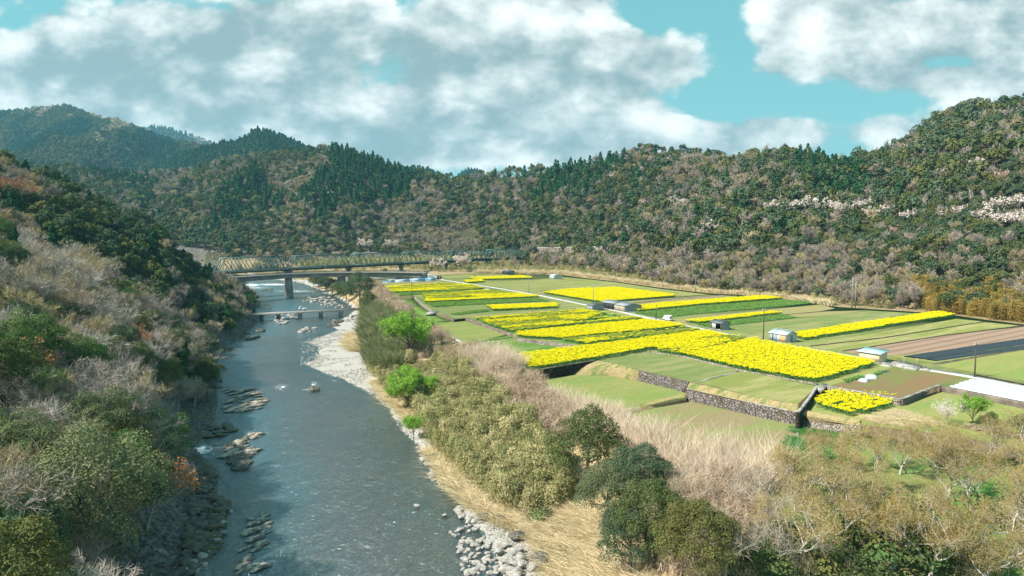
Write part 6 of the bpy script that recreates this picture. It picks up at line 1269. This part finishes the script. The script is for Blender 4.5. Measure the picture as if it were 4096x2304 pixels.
veg('tanshrub', [(2820,1930),(3200,1880),(3500,1950),(3900,2000),(4200,2080),(4200,2350),(2860,2350)], 3.4, 'sparse tan brush under the spreading foreground trees', 'bare_scrub', 'scrub', .8, thr=-.05, seed=8)
veg('shrub', [(3350,2090),(3900,2060),(4200,2200),(4200,2400),(3000,2400),(3000,2250)], 3.0, 'dark evergreen undergrowth beneath the foreground trees', 'undergrowth', 'undergrowth', 1.2, thr=-.02, seed=12, sc=9)
veg('straw', [(1716,1800),(1760,1830),(1830,1900),(1900,1990),(1980,2040),(2060,2050),(2100,2100),(2040,2110),(1950,2060),(1870,2010),(1790,1920)], .62, 'thin band of bright straw grass between gravel and reeds', 'straw_grass', 'grass', 1.0)
veg('straw', [(2080,2080),(2200,2040),(2270,2010),(2330,2030),(2400,2080),(2480,2180),(2600,2330),(2700,2420),(2240,2420),(2200,2270),(2140,2150)], .55, 'bright straw coloured grass slope in the lower centre', 'straw_grass', 'grass', 1.0)
veg('straw', [(1401,1340),(1440,1330),(1452,1400),(1420,1405),(1398,1385)], .8, 'patch of cream dry grass on the gravel bar edge', 'straw_grass', 'grass', 1.3)
veg('straw', [(1500,1520),(1560,1560),(1620,1610),(1650,1690),(1600,1640),(1540,1590)], .8, 'cream dry grass fringe under the nearer willow', 'straw_grass', 'grass', 1.2)
veg('straw', [(2410,1443),(2556,1486),(2556,1520),(2480,1512),(2400,1492),(2360,1470)], .8, 'dry grass tufts on the slope above the upper meadow', 'straw_grass', 'grass', .45, dens=.5)
veg('straw', [(2775,1532),(3024,1592),(3191,1622),(3190,1648),(2960,1600),(2760,1552)], .7, 'straw grass fringe behind the long stone wall', 'straw_grass', 'grass', .45, dens=.8)
veg('straw', [(2020,1440),(2070,1436),(2118,1490),(2110,1520),(2060,1490)], .8, 'dry grass corner beside the long yellow strip', 'straw_grass', 'grass', .7)
veg('straw', [(3450,1668),(3600,1640),(3750,1690),(3700,1720),(3480,1690)], .9, 'dry grass patch right of the small yellow plot', 'straw_grass', 'grass', .5, thr=-.1)
veg('grasst', [(3160,1705),(3420,1745),(3400,1765),(3160,1730)], .8, 'bright green weeds at the foot of the tan rubble wall', 'weeds', 'weeds', 1.0)
veg('shrub', [(2060,2070),(2180,2030),(2250,2090),(2200,2150),(2120,2130)], 2.6, 'few green bushes at the edge of the straw grass', 'bush_patch', 'bushes', .7)
# edge of the valley floor beyond the fields
veg('fargrass', [(1900,1085),(2250,1090),(2480,1120),(2850,1165),(3150,1185),(3340,1215),(3340,1228),(3154,1197),(2836,1171),(2474,1125),(2250,1098),(1900,1092)], 2.4, 'tan dry grass border beyond the far edge of the fields', 'dry_grass_border', 'grass', 1.0)
veg('farreed', [(2480,1115),(2850,1150),(3150,1175),(3340,1205),(3500,1225),(3700,1240),(3800,1255),(3644,1243),(3489,1233),(3340,1222),(3150,1194),(2836,1168)], 3.4, 'tan reeds and brush behind the right far edge of the fields', 'reed_border', 'reeds', .75, thr=-.15)
veg('bamboo', [(3640,1160),(3800,1180),(4200,1200),(4400,1330),(4096,1292),(3938,1276),(3827,1260),(3700,1248)], 2.3, 'golden brown bamboo thicket behind the right end of the fields', 'bamboo_grove', 'bamboo', 1.05)
veg('farreed', [(1640,1075),(1900,1070),(2300,1075),(2600,1100),(2900,1140),(2900,1165),(2474,1122),(2250,1094),(1900,1090),(1700,1085)], 4.5, 'brushy tan and green growth behind the far meadow', 'reed_border', 'reeds', .8, thr=-.1, seed=5, maxy=800)
veg('fargrass', [(860,1104),(1100,1108),(1250,1126),(1480,1116),(1640,1080),(1700,1060),(1300,1062),(1000,1075)], 5.0, 'pale grass on the gravel flats under the truss bridge', 'dry_grass_flat', 'grass', 1.2, thr=.0, maxy=900)
veg('farreed', [(1180,1060),(1500,1045),(1750,1040),(2060,1050),(2050,1070),(1640,1078),(1400,1085),(1200,1090)], 5.0, 'yellow green bamboo scrub seen through the truss bridge', 'bamboo_scrub', 'scrub', 1.3, thr=-.2, maxy=900)
veg('fargrass', [(1780,900),(1910,895),(1960,1000),(1900,1010),(1600,1015),(1650,985),(1780,960)], 3.2, 'tan dry slope growth around the concrete lattice', 'dry_grass_slope', 'grass', 1.1, maxy=1000)
veg('farreed', [(2060,1000),(2700,985),(2900,1010),(2900,1100),(2060,1060)], 5.5, 'brush below the long retaining wall', 'hillfoot_brush', 'scrub', .9, thr=-.1, seed=6, maxy=800)
veg('tanshrub', [(2240,2110),(2400,2090),(2640,2350),(2700,2420),(2300,2420)], 4.0, 'few tan tufts scattered on the straw slope', 'bare_scrub', 'scrub', .45, thr=-.1, seed=15)
veg('grasst', [(2080,2080),(2330,2030),(2480,2180),(2600,2330),(2240,2420)], 1.6, 'green weeds poking through the straw slope', 'weeds', 'weeds', 1.5, thr=.12, seed=16, sc=5)
veg('grasst', [(3160,1740),(3500,1900),(3600,2080),(3250,2150),(3050,2000)], .9, 'bright green grass showing under the budding trees', 'weeds', 'weeds', 1.2, thr=-.05, seed=17, sc=9)
veg('kudzu', [(1740,1520),(1860,1500),(1990,1620),(2130,1760),(2240,1880),(2200,2040),(2080,2040),(1860,1860)], 4.5, 'brown twiggy growth mixed into the near olive reeds', 'bare_scrub', 'scrub', .95, thr=.0, seed=33, sc=7)
# small individual shrubs and trees
def G(u_, v_, z_=None):
    """ground point seen at a pixel"""
    d = ray(u_, v_); y = np.concatenate([np.linspace(35, 260, 900), np.linspace(260.5, 900, 900)]); t = y/d[1]; k = H+d[2]*t <= gz(d[0]*t, y); j = int(np.argmax(k)) if k.any() else 900
    return (d[0]*t[j], y[j], H+d[2]*t[j])
BIGE = [broad(300+s, h=10, rx=4.6, n=38000, size=.165, lm=('ever', 'everb')[s % 2], k=85, rbl=.72, split=True, low=True) for s in range(2)]
WIL = [bare(310+s, h=8.5, rx=4.0, w=.035, L=1.2, tw='twig_tan', bud='willow', nbud=15000, bs=.28, lev=3, nb=(7, 5, 4, 3), m=6, split=True, bark='dkbark', up=.55) for s in range(2)]
def put(nm, parts_, u_, v_, s, label, cat='tree', group=None, sz=1.0, rz=None, off=-.2, tilt=(0, 0)):
    X, Y_, Z_ = G(u_, v_); t = plant(nm, parts_, X, Y_, Z_+off, RNG.uniform(0, 6.28) if rz is None else rz, s, label, cat, group, tilt, sz); return t
put('willow_tree', WIL[0], 1635, 1450, 1.62, 'larger bright green willow with dark trunk on the river bank', sz=.95)
put('willow_tree', WIL[1], 1650, 1640, 1.30, 'smaller round bright green willow nearer the camera', sz=.85)
put('willow_shrub', WIL[0], 1655, 1760, .55, 'little bright green bush below the smaller willow', 'bush')
put('evergreen_tree', BIGE[0], 2350, 1950, 1.36, 'big dark evergreen tree in front of the pale stem thicket')
put('evergreen_tree', BIGE[1], 2560, 2040, 1.0, 'dark evergreen to the right behind the big dark evergreen')
put('evergreen_tree', BIGE[1], 2430, 2110, .98, 'mid green tree directly below the big dark evergreen')
put('evergreen_tree', BIGE[0], 2620, 2250, 1.1, 'dark green tree at the edge of the straw grass slope')
put('evergreen_tree', BIGE[1], 2520, 2310, .9, 'low green tree near the bottom beside the straw grass')
put('evergreen_tree', BIGE[0], 2790, 2330, 1.0, 'dark tree at the bottom behind pale bare branches')
put('evergreen_shrub', BIGE[0], 2090, 1560, .42, 'dark leafy shrub poking out of the purplish tangle', 'bush', sz=1.3)
put('evergreen_shrub', BIGE[1], 2010, 1520, .36, 'small dark shrub left of the one in the purplish tangle', 'bush', sz=1.1)
put('evergreen_tree', BIGE[1], 1440, 1222, 2.0, 'big olive bushy tree in front of the curved road bridge')
put('evergreen_tree', BIGE[0], 1385, 1208, 1.35, 'dark tree left of the olive bushy tree by the road bridge')
put('evergreen_tree', BIGE[0], 1478, 1250, 1.2, 'dark tree at the right end of the low flat bridge')
put('evergreen_tree', BIGE[1], 1330, 1180, 1.25, 'dark bush on the rocky point behind the road bridge pier', 'tree')
put('evergreen_tree', BIGE[0], 1275, 1158, 1.2, 'leftmost dark bush on the rocky point under the road bridge', 'tree')
put('evergreen_tree', BIGE[1], 1350, 1188, 1.1, 'round bush half hidden behind the olive tree by the bridge', 'tree')
put('evergreen_tree', BIGE[0], 1255, 1148, 1.0, 'dark bush nearest the pier on the rocky point')
put('evergreen_tree', BIGE[1], 1305, 1166, 1.15, 'dark bush in the middle of the rocky point under the road bridge')
put('evergreen_tree', NEAR['evergreen'][2], 985, 1248, 1.0, 'green tree at the left end of the low flat bridge')
put('cedar_tree', NEAR['cedar'][0], 826, 1170, 1.0, 'pointed cedar standing before the left end of the truss bridge', sz=1.1)
put('bare_tree', NEAR['bare'][2], 1925, 1495, .55, 'small leafless tree with white stem among leaning dead stems', 'tree')
put('bare_tree', NEAR['bare'][1], 1130+620, 1560, .6, 'thin pale bare tree right of the smaller willow', 'tree')
put('green_shrub', WIL[0], 3890, 1700, .55, 'loose green bush by the low wall at the right', 'bush')
put('evergreen_shrub', BIGE[0], 3955, 1722, .38, 'dark dense bush right of the loose green bush', 'bush')
put('evergreen_shrub', BIGE[1], 4085, 1745, .42, 'dark green bush at the right edge of the photo', 'bush')
wb = bare(330, h=3.5, rx=2.6, w=.03, L=.8, tw='twig_w', bud='blossom', nbud=1500, bs=.14, lev=3, nb=(7, 4, 4, 3), m=4, split=True, bark='palebark', up=.4)
put('blossom_shrub', wb, 3790, 1705, 1.0, 'low white flowering shrub left of the loose green bush', 'bush')
# fence of cut brush
mb = MB(); a_ = np.array(P(3860, 1712, Z_M1)); c_ = np.array(P(4250, 1790, Z_M1))
for k in range(240): f = RNG.random(); q_ = a_*(1-f)+c_*f+[0, RNG.normal(0, .3), RNG.uniform(0, .9)]; d_ = RNG.normal(0, 1, 3)*[.9, .3, .25]+[.4, 0, 0]; mb.beam(q_-d_, q_+d_, .05, .05)
tag(mb.build('brushwood_pile', [M['kudzu']]), 'long low pile of cut brushwood at the right field edge', 'brushwood')
# trees along the valley edge behind the fields
EDGE = [(2010,1078,'b',1.1),(2060,1080,'b',1.2),(2120,1076,'e',.8),(2160,1080,'b',1.1),(2215,1085,'b',1.2),(2290,1090,'b',1.35),(2330,1088,'g',.6),(2380,1098,'b',1.0),(2440,1100,'e',1.0),(2500,1110,'b',1.1),(2560,1115,'b',1.2),(2620,1128,'g',1.0),(2680,1135,'b',1.3),(2730,1140,'b',1.1),(2790,1150,'b',1.2),(2860,1155,'b',1.2),(2930,1160,'b',1.3),(2990,1165,'b',1.2),(3050,1172,'e',.7),(3110,1175,'e',.7),(3230,1185,'b',1.2),(3290,1195,'b',1.2),(3360,1200,'g',1.15),(3400,1200,'g',1.0),(3450,1210,'b',1.1),(3500,1212,'b',1.1),(3560,1215,'g',.8),(3620,1222,'b',1.0),(3680,1225,'b',.9),(1540,1095,'e',.6),(1600,1088,'e',.6)]
EL_ = {'b': [bare(340+s, h=8, rx=4.0, w=.085, L=1.2, tw=('twig', 'twig_tan', 'twig')[s], lev=3, nb=(8, 4, 4, 3), m=4, split=True) for s in range(3)], 'e': [broad(350, n=2200, size=.6, lm='ever', k=16, split=True)], 'g': [broad(351, n=1900, size=.5, lm='bright', k=16, split=True)]}
for u_, v_, kd_, s in EDGE:
    X, Y_, Z_ = G(u_, v_); src = EL_[kd_]; nm = {'b': 'bare_tree', 'e': 'evergreen_tree', 'g': 'leafing_tree'}[kd_]
    plant(nm, src[int(RNG.integers(0, len(src)))], X, Y_, Z_-.2, RNG.uniform(0, 6.28), s, {'b': 'leafless tree in the tan belt behind the far field edge', 'e': 'dark evergreen bush in the tan belt behind the far field edge', 'g': 'fresh green leafing tree in the tan belt behind the fields'}[kd_], 'tree', {'b': 'bare trees behind the far field edge', 'e': 'evergreens behind the far field edge', 'g': 'fresh green trees behind the far field edge'}[kd_])
for u_, v_, s, lb_ in [(1738,1095,1.35,'left white cherry of two behind the humped ramp'),(1835,1095,1.7,'large right white cherry behind the far end of the road'),(1710,1098,.0,'')]:
    if s: X, Y_, Z_ = P(u_, v_, 0); o = plant('cherry_tree', bare(int(u_), h=6.5, rx=4.2, n=150, w=.05, L=1.0, bud='blossom', nbud=5200, bs=.48, up=.35, nb=(8, 5, 4), split=True), X, Y_+25, -.2, 0, s, lb_, 'cherry tree')
# accents on the left bank
for u_, v_, s, lb_ in [(500,1400,1.0,'rust orange leafing tree in the middle of the left bank'),(740,1440,.9,'rust tinged tree near the river on the left bank'),(590,2080,1.15,'rust orange tree leaning out over the dark rocks'),(40,1560,1.1,'rust orange tree at the left edge below the bright evergreen'),(50,780,1.5,'reddish budding tree high at the left edge'),(420,1450,.8,'faint reddish tree below the rust orange one')]:
    put('rusty_tree', NEAR['rusty'][0], u_, v_+60, s, lb_, off=1.0, tilt=(0, .25), rz=0)
FB = NEAR['evergreen'][2]; PB = broad(360, h=9.5, rx=4.6, n=32000, size=.155, lm='paleleaf', k=85, rbl=.68, split=True, low=True)
for u_, v_, s, lb_ in [(140,1560,1.45,'large bright evergreen crown at the left edge halfway down'),(400,1830,1.15,'pale green leafy tree left of the dark rocks'),(350,2250,1.9,'very large pale green tree in the lower left corner'),(60,1950,1.2,'green leafy tree at the left edge near the bottom'),(550,1240,1.2,'brightest green tree on the left bank'),(830,1560,1.1,'rounded olive tree overhanging the river on the left')]:
    put('evergreen_tree', (PB if 'pale' in lb_ or 'bottom' in lb_ else FB) if 'olive' not in lb_ else NEAR['evergreen'][1], u_, v_+40, s, lb_, off=.5, tilt=(0, .12))
put('bare_tree', NEAR['bare'][1], 180, 2140, 1.0, 'white branched bare tree left of the very large pale green tree', tilt=(0, .3), rz=0)
put('bare_tree', NEAR['bare'][1], 200, 1860, 1.0, 'pale bare tree above the very large pale green tree', tilt=(0, .3), rz=0)
# spreading budding trees in the right foreground
FG = [bare(400+s, h=11, rx=6.6, w=.028, L=1.15, tw='twig_tan', bud='ochre', nbud=5200, bs=.15, lev=4, nb=(6, 4, 4, 3), m=5, split=True, bark='palebark', up=.42) if False else None for s in range(0)]
def spread(seed, h=10.5, rx=6.5, budm='ochre', nbud=7500, bs=.15, tw='twig_tan', bark='palebark', m=7):
    rng = np.random.default_rng(seed); segs, tips = skeleton(rng, h, rx, 4, (5, 4, 4, 3), up=.55, lean=rng.normal(0, .25), trunk=.26, r0=.026, wig=.26)
    tq, ctr = twigs(rng, tips, m, 1.05, .026, .75); i = rng.integers(0, len(ctr), nbud); bq_ = quads(ctr[i]+rng.normal(0, .22, (nbud, 3)), np.tile([0, 0, .5], (nbud, 1)), bs*rng.uniform(.6, 1.4, nbud), .55, .8, rng)
    return seg_mesh('trunk', segs, [M[bark]], 5), qmesh('crown', [(tq, 0), (bq_, 1)], [M[tw], M[budm]])
SPR = [spread(500+s) for s in range(4)]; SPB = [spread(510+s, h=9.5, rx=5.0, nbud=700, tw='twig', bark='palebark', m=5) for s in range(2)]
FGT = [(3573,2276,1.05,0,'budding tree with pale leaning trunk at the bottom right of centre'),(3783,2010,1.0,1,'tallest pale barked budding tree on the right, trunk forked'),(3887,2046,.95,2,'budding tree with dark curved trunk right of the forked one'),(4060,2240,1.1,3,'budding tree with long leaning limb at the lower right corner'),(3200,2050,.9,1,'budding tree over the bright green grass, leftmost of the group'),(3330,2010,.85,0,'budding tree over bright green grass, second from the left'),(3480,1990,.85,3,'budding tree standing just behind the central foreground gap'),(3600,1900,.8,2,'smaller budding tree below the white flowering shrub'),(3420,1880,.8,1,'smaller budding tree close under the tan rubble wall'),(3290,1880,.7,2,'smallest budding tree near the footpath end'),(3760,1860,.8,0,'budding tree below the brushwood pile'),(3950,1880,.9,3,'budding tree right of the brushwood pile'),(4130,1960,1.0,1,'budding tree cut by the right edge of the photo'),(3380,2200,1.0,3,'budding tree in the lower foreground with low spreading limbs'),(3720,2330,1.0,2,'budding tree at the bottom edge in the right part'),(3930,2390,1.0,0,'budding tree at the bottom edge near the right corner'),(3180,2300,1.0,2,'budding tree at the bottom edge left of the pale leaning trunk'),(4200,2120,1.0,2,'budding tree mostly outside the right edge')]
for u_, v_, s, j, lb_ in FGT: put('budding_tree', SPR[j], u_, v_, s*.92, lb_)
for u_, v_, s, j, lb_ in [(3042,2130,1.0,0,'slender bare tree with dark trunk standing in the brown brush'),(3085,2290,1.0,1,'bare tree left of the budding group at the bottom'),(2900,2330,1.0,0,'bare tree with white branches at the bottom of the brown brush'),(2760,2080,.8,1,'bare tree rising from pale stems right of the dark evergreens'),(2950,1990,.7,0,'small bare tree among the second pale thicket')]: put('bare_tree', SPB[j], u_, v_, s*.95, lb_)
# ------------------------------------------------------------------ rocks
M['rock'] = pmat('pale river boulder', (.42, .39, .36), (.29, .265, .24), 1.8, c3=(.22, .20, .18), scale3=.6, bump=.05, rnd=.1); M['dkrock'] = pmat('dark wet rock', (.055, .053, .052), (.12, .115, .105), 1.4, c3=(.10, .085, .04), scale3=.5, bump=.08, rough=.6); M['slab'] = pmat('tan streaked rock ledge', (.50, .42, .35), (.27, .225, .19), 1.1, c3=(.13, .115, .10), scale3=.4, bump=.1)
def rockmesh(seed, fl=.6, rough_=.35, sub=2, k=1.0):
    import bmesh
    bm_ = bmesh.new(); bmesh.ops.create_icosphere(bm_, subdivisions=sub, radius=1.0); rng = np.random.default_rng(seed); V = np.array([v_.co[:] for v_ in bm_.verts]); N_ = rng.normal(0, 1, (9, 3)); N_ /= np.linalg.norm(N_, axis=1)[:, None]; cut = rng.uniform(.55, .9, 9)
    for n_, c_ in zip(N_, cut): d_ = V @ n_; V = V-np.outer(np.maximum(d_-c_, 0), n_)
    V *= (1+rough_*.35*fbm(V[:, 0]*1.7+seed, V[:, 1]*1.7+V[:, 2]*1.3, 3, seed))[:, None]; V *= [1.25*k, .85, fl]
    for v_, c_ in zip(bm_.verts, V): v_.co = c_
    me_ = bpy.data.meshes.new('rock'); bm_.to_mesh(me_); bm_.free(); return me_
RK = [rockmesh(s, .55) for s in range(5)]; 
for r_ in RK: r_.materials.append(M['rock'])
DK = [rockmesh(20+s, .5, .8, 3) for s in range(4)]
for r_ in DK: r_.materials.append(M['dkrock'])
SL = [rockmesh(30+s, .30, 1.0, 4, 1.25) for s in range(5)]
for r_ in SL:       # split into jagged strata
    V = np.array([v_.co[:] for v_ in r_.vertices]); q_ = V[:, 1]*3.2+V[:, 0]*.8; V[:, 2] = V[:, 2]*(.45+.75*np.abs(vnoise(q_, V[:, 0]*.9, 5)))+.10*fbm(V[:, 0]*4, V[:, 1]*7, 3, 6); V[:, 0] += .35*fbm(V[:, 1]*4, V[:, 2]*2, 3, 8); V[:, 1] += .22*fbm(V[:, 0]*5, V[:, 1]*3, 3, 9); r_.vertices.foreach_set('co', V.astype(np.float32).ravel())
for r_ in SL: r_.materials.append(M['slab'])
def rock(src, u_, v_, s, label, nm='boulder', cat='rock', group=None, zl=WZ, sz=1.0, rz=None, sink=.15):
    X, Y_, _ = P(u_, v_, zl)
    if nm == 'shore_rock' or 'dark shore' in (group or ''): X, Y_, zl = G(u_, v_)
    o = bpy.data.objects.new(nm, src[int(RNG.integers(0, len(src)))]); link(o); o.location = (X, Y_, zl+s*sink); o.scale = (s, s, s*sz); o.rotation_euler = (0, 0, RNG.uniform(0, 6.28) if rz is None else rz); return tag(o, label, cat, group)
rock(DK, 1257, 1562, 1.7, 'single brown boulder standing alone in mid river', sz=1.3)
for u_, v_, s in [(1040,1328,2.2),(1020,1352,1.8),(1000,1358,1.6)]: rock(DK, u_, v_, s, 'mossy dark rock at the left shore near the low bridge', group='mossy rocks at the left shore', sz=1.0)
# stone groups in mid river by the low bridge
def field_of(src, poly, n, smin, smax, label, group, zl=WZ, cat='rock', nm='boulder', sz=1.0, rz=None, line=None):
    c = 0; ps = np.array(poly, float); lo, hi = ps.min(0), ps.max(0)
    while c < n:
        u_, v_ = RNG.uniform(lo[0], hi[0]), RNG.uniform(lo[1], hi[1])
        if not in_poly(u_, v_, poly): continue
        sv = float(RNG.uniform(smin, smax)); lb2 = label if nm != 'shore_rock' or n < 60 else (('larger ' if sv > (smin+smax)/2 else 'smaller ')+label.split(' on ')[0]+(' near the bottom edge' if v_ > 2180 else ' beside the rust orange tree' if v_ > 2020 else ' below the big outcrop')+', left shore'); rock(src, u_, v_, sv, lb2, nm, cat, group, zl, sz, rz); c += 1
field_of(RK, [(1095,1285),(1120,1262),(1180,1256),(1190,1275),(1140,1300),(1105,1298)], 34, .5, 1.5, 'pale boulder in the grassy heap under the low flat bridge', 'boulders under the low bridge')
field_of(RK, [(1190,1325),(1230,1312),(1270,1312),(1240,1328),(1200,1330)], 16, .5, 1.3, 'pale boulder in the small mid river group below the low bridge', 'boulders in the mid river group')
field_of(DK, [(1318,1306),(1340,1285),(1375,1275),(1378,1290),(1345,1305)], 14, .9, 2.0, 'dark rock at the head of the gravel bar', 'dark rocks at the head of the gravel bar')
field_of(RK, [(1375,1275),(1430,1258),(1440,1295),(1385,1293)], 34, .6, 1.7, 'pale boulder heaped at the head of the gravel bar', 'pale boulders at the head of the gravel bar')
field_of(RK, [(1195,1205),(1240,1190),(1330,1186),(1335,1205),(1260,1212)], 40, .6, 1.5, 'pale stone in the bar just downstream of the bridge pier', 'stones in the bar below the pier', nm='river_stone')
field_of(RK, [(1255,1216),(1340,1208),(1388,1232),(1360,1236),(1290,1222)], 40, .5, 1.3, 'pale stone in the narrow bar above the low bridge', 'stones in the narrow bar above the low bridge', nm='river_stone')
field_of(DK, [(1040,1170),(1060,1155),(1090,1158),(1085,1170)], 10, .8, 1.6, 'dark rock in the rapids left of the pier', 'dark rocks in the rapids')
field_of(SL, [(900,1560),(1010,1565),(1070,1590),(1040,1640),(950,1660),(905,1640)], 46, .5, 1.8, 'flat tan ledge in the upper shallows off the left shore', 'upper ledges off the left shore', sz=.7, rz=.95, nm='rock_ledge')
field_of(SL, [(940,1760),(1000,1740),(1040,1730),(1020,1780),(980,1880),(930,1860),(890,1830)], 30, .6, 1.8, 'tan ledge in the big rock outcrop off the left shore', 'ledges of the big outcrop', sz=1.2, rz=.95, nm='rock_ledge')
field_of(DK, [(900,1790),(990,1770),(1010,1830),(960,1880),(925,1850)], 16, .8, 1.7, 'dark jagged rock in the big outcrop off the left shore', 'rocks of the big outcrop', sz=.7)
field_of(DK, [(840,1700),(900,1690),(940,1720),(880,1760),(820,1770)], 14, .6, 1.4, 'dark jagged rock in the pool above the big outcrop', 'rocks in the pool', sz=.6)
field_of(DK, [(700,2304),(745,2150),(760,2000),(780,1880),(860,1900),(866,1985),(915,2030),(890,2110),(872,2190),(770,2304)], 150, .4, 1.3, 'dark rock on the shaded shore below the lower left trees', 'dark rocks of the lower left shore', zl=WZ+.3, nm='shore_rock')
field_of(RK, [(730,2300),(840,2180),(900,2040),(935,2010),(905,2110),(860,2220),(800,2304)], 16, .5, 1.0, 'pale boulder lying on the dark left shore', 'pale boulders on the dark shore', zl=WZ+.4)
field_of(SL, [(940,2190),(980,2110),(1070,2060),(1090,2100),(1040,2200),(960,2260),(940,2304),(1020,2304),(1050,2280)], 26, .35, 1.0, 'pale wet ledge breaking the water near the bottom left', 'pale ledges near the bottom left', sz=.9, rz=.95, nm='rock_ledge')
field_of(RK, [(1000,2070),(1090,2040),(1110,2100),(1020,2150)], 8, .35, .7, 'small pale rock just above water near the bottom left', 'small rocks near the bottom left')
field_of(DK, [(850,1440),(880,1400),(960,1345),(1000,1330),(980,1350),(900,1420),(870,1500),(880,1560),(860,1560)], 40, .6, 1.4, 'dark shore rock under the trees of the upper left bank', 'dark rocks of the upper left shore', zl=WZ+.1, nm='shore_rock')
field_of(RK, [(1850,2020),(1930,2020),(1960,2060),(1920,2110),(1840,2070),(1810,2045)], 40, .3, .95, 'pale boulder in the pile beside the straw grass', 'boulders beside the straw grass')
field_of(RK, [(1800,2130),(1870,2090),(1940,2150),(2010,2250),(2060,2304),(1860,2304),(1830,2200)], 90, .16, .65, 'pale stone in the shallows at the bottom centre', 'stones in the bottom shallows', nm='river_stone')
field_of(RK, [(1660,1775),(1700,1780),(1730,1830),(1745,1900),(1790,1950),(1760,1960),(1720,1910),(1680,1830)], 40, .3, .8, 'pale stone on the water edge beside the olive reeds', 'stones at the water edge by the reeds', nm='river_stone')
field_of(RK, [(1980,2170),(2080,2200),(2150,2304),(2030,2304)], 26, .35, 1.0, 'large pale stone on the gravel at the bottom centre', 'large stones on the bottom gravel', zl=WZ+.5)
for u_, v_, s, lb_ in [(1667,2026,.55,'lone white stone in the water right of centre bottom'),(1780,2063,.45,'small white stone nearer the bottom gravel'),(1940,2068,.9,'dark round boulder on the gravel beside the pale pile'),(2010,2075,.9,'brown boulder at the foot of the straw grass'),(2075,2130+20,1.2,'brown boulder half in the straw grass'),(2160,2245,1.6,'large brown boulder in the straw grass at the bottom'),(1733,1825,.8,'rusty brown boulder at the reed edge')]: rock(DK if 'white' not in lb_ else RK, u_, v_, s, lb_, zl=WZ+(.6 if 'white' not in lb_ else 0))
shp = [(690,2304),(735,2150),(750,2000),(775,1880),(866,1900),(866,1985),(915,2030),(892,2110),(872,2190),(790,2304)]
pl = np.array([G(*q_)[:2] for q_ in shp]); a_, c_ = np.meshgrid(np.arange(pl[:, 0].min(), pl[:, 0].max(), .75), np.arange(pl[:, 1].min(), pl[:, 1].max(), .75)); a_ = (a_+RNG.uniform(-.5, .5, a_.shape)).ravel(); c_ = (c_+RNG.uniform(-.5, .5, c_.shape)).ravel(); k = in_poly(a_, c_, pl); a_, c_ = a_[k], c_[k]; s_ = .15+.55*RNG.random(len(a_))**2
instancer('shore_rubble', DK[:3], np.c_[a_, c_, gz_grid(a_, c_)], RNG.uniform(0, 6, (len(a_), 3))*[.15, .15, 1], np.c_[s_, s_, s_], RNG.integers(0, 3, len(a_)), 'dark broken rubble covering the lower left shore', 'stones')
# cobbles: nobody could count them
bm2 = []
for s in range(3):
    me_ = rockmesh(60+s, .6, .3, 1); me_.materials.append(M['rock']); bm2.append(me_)
def cobbles(poly, step, smin, smax, label, thr=-9, seed=0, zl=WZ):
    pl = np.array(PP(poly, zl))[:, :2]; lo, hi = pl.min(0), pl.max(0); a_, c_ = np.meshgrid(np.arange(lo[0], hi[0], step), np.arange(lo[1], hi[1], step)); a_ = (a_+RNG.uniform(-.5, .5, a_.shape)*step).ravel(); c_ = (c_+RNG.uniform(-.5, .5, c_.shape)*step).ravel()
    k = in_poly(a_, c_, pl); f = fbm(a_/5, c_/5, 3, seed); k &= f > thr; a_, c_ = a_[k], c_[k]; zz = np.maximum(gz_grid(a_, c_), WZ-.15); n = len(a_); s = smin+(smax-smin)*RNG.random(n)**2.5
    return instancer('cobbles', bm2, np.c_[a_, c_, zz+s*.15], np.c_[np.zeros((n, 2)), RNG.uniform(0, 6.28, n)], np.c_[s, s, s], RNG.integers(0, 3, n), label, 'stones')
GE = [(1356,1317),(1269,1353),(1229,1369),(1277,1389),(1262,1438),(1205,1452),(1268,1486),(1362,1514),(1421,1546),(1493,1581),(1537,1625),(1620,1640),(1560,1590),(1500,1500),(1440,1420),(1430,1330)]
cobbles(GE, .55, .08, .40, 'grey white cobbles covering the large gravel bar', -.05, 1)
cobbles([(1200,1365),(1280,1345),(1290,1390),(1275,1440),(1200,1460)], .9, .15, .6, 'larger cobbles fringing the tip of the gravel bar', -.2, 2)
cobbles([(1537,1625),(1572,1677),(1612,1729),(1676,1788),(1731,1859),(1767,1950),(1855,2014),(1930,2040),(1850,1960),(1760,1840),(1690,1760),(1650,1690),(1600,1640)], .5, .06, .35, 'cobbles along the narrow shore beside the reeds', -.1, 3)
cobbles([(1819,2042),(1880,2110),(1930,2185),(1960,2304),(2200,2320),(2150,2200),(2050,2120),(1950,2050)], .36, .05, .32, 'cobbles and gravel at the bottom centre shore', -.2, 4)
cobbles([(1215,1134),(1110,1120),(980,1107),(860,1097),(700,1089),(760,1075),(1000,1085),(1240,1110)], 1.8, .3, 1.2, 'pale gravel flats under the truss bridge', -.1, 5)
# haze: still valley air
haze = MB(); haze.box((0, 2300, 320), (9800, 5200, 700)); hm = bpy.data.materials.new('valley air'); hm.use_nodes = True; nb = NB(hm.node_tree)
pv = nb.n('ShaderNodeVolumePrincipled', {'Color': (.30, .72, .98), 'Density': HAZE_D, 'Anisotropy': .2}); nb.n('ShaderNodeOutputMaterial', {'Volume': pv.outputs[0]})
if HAZE_D > 0: hz = haze.build('haze', [hm]); tag(hz, kind='stuff', label='thin bluish haze filling the valley air')
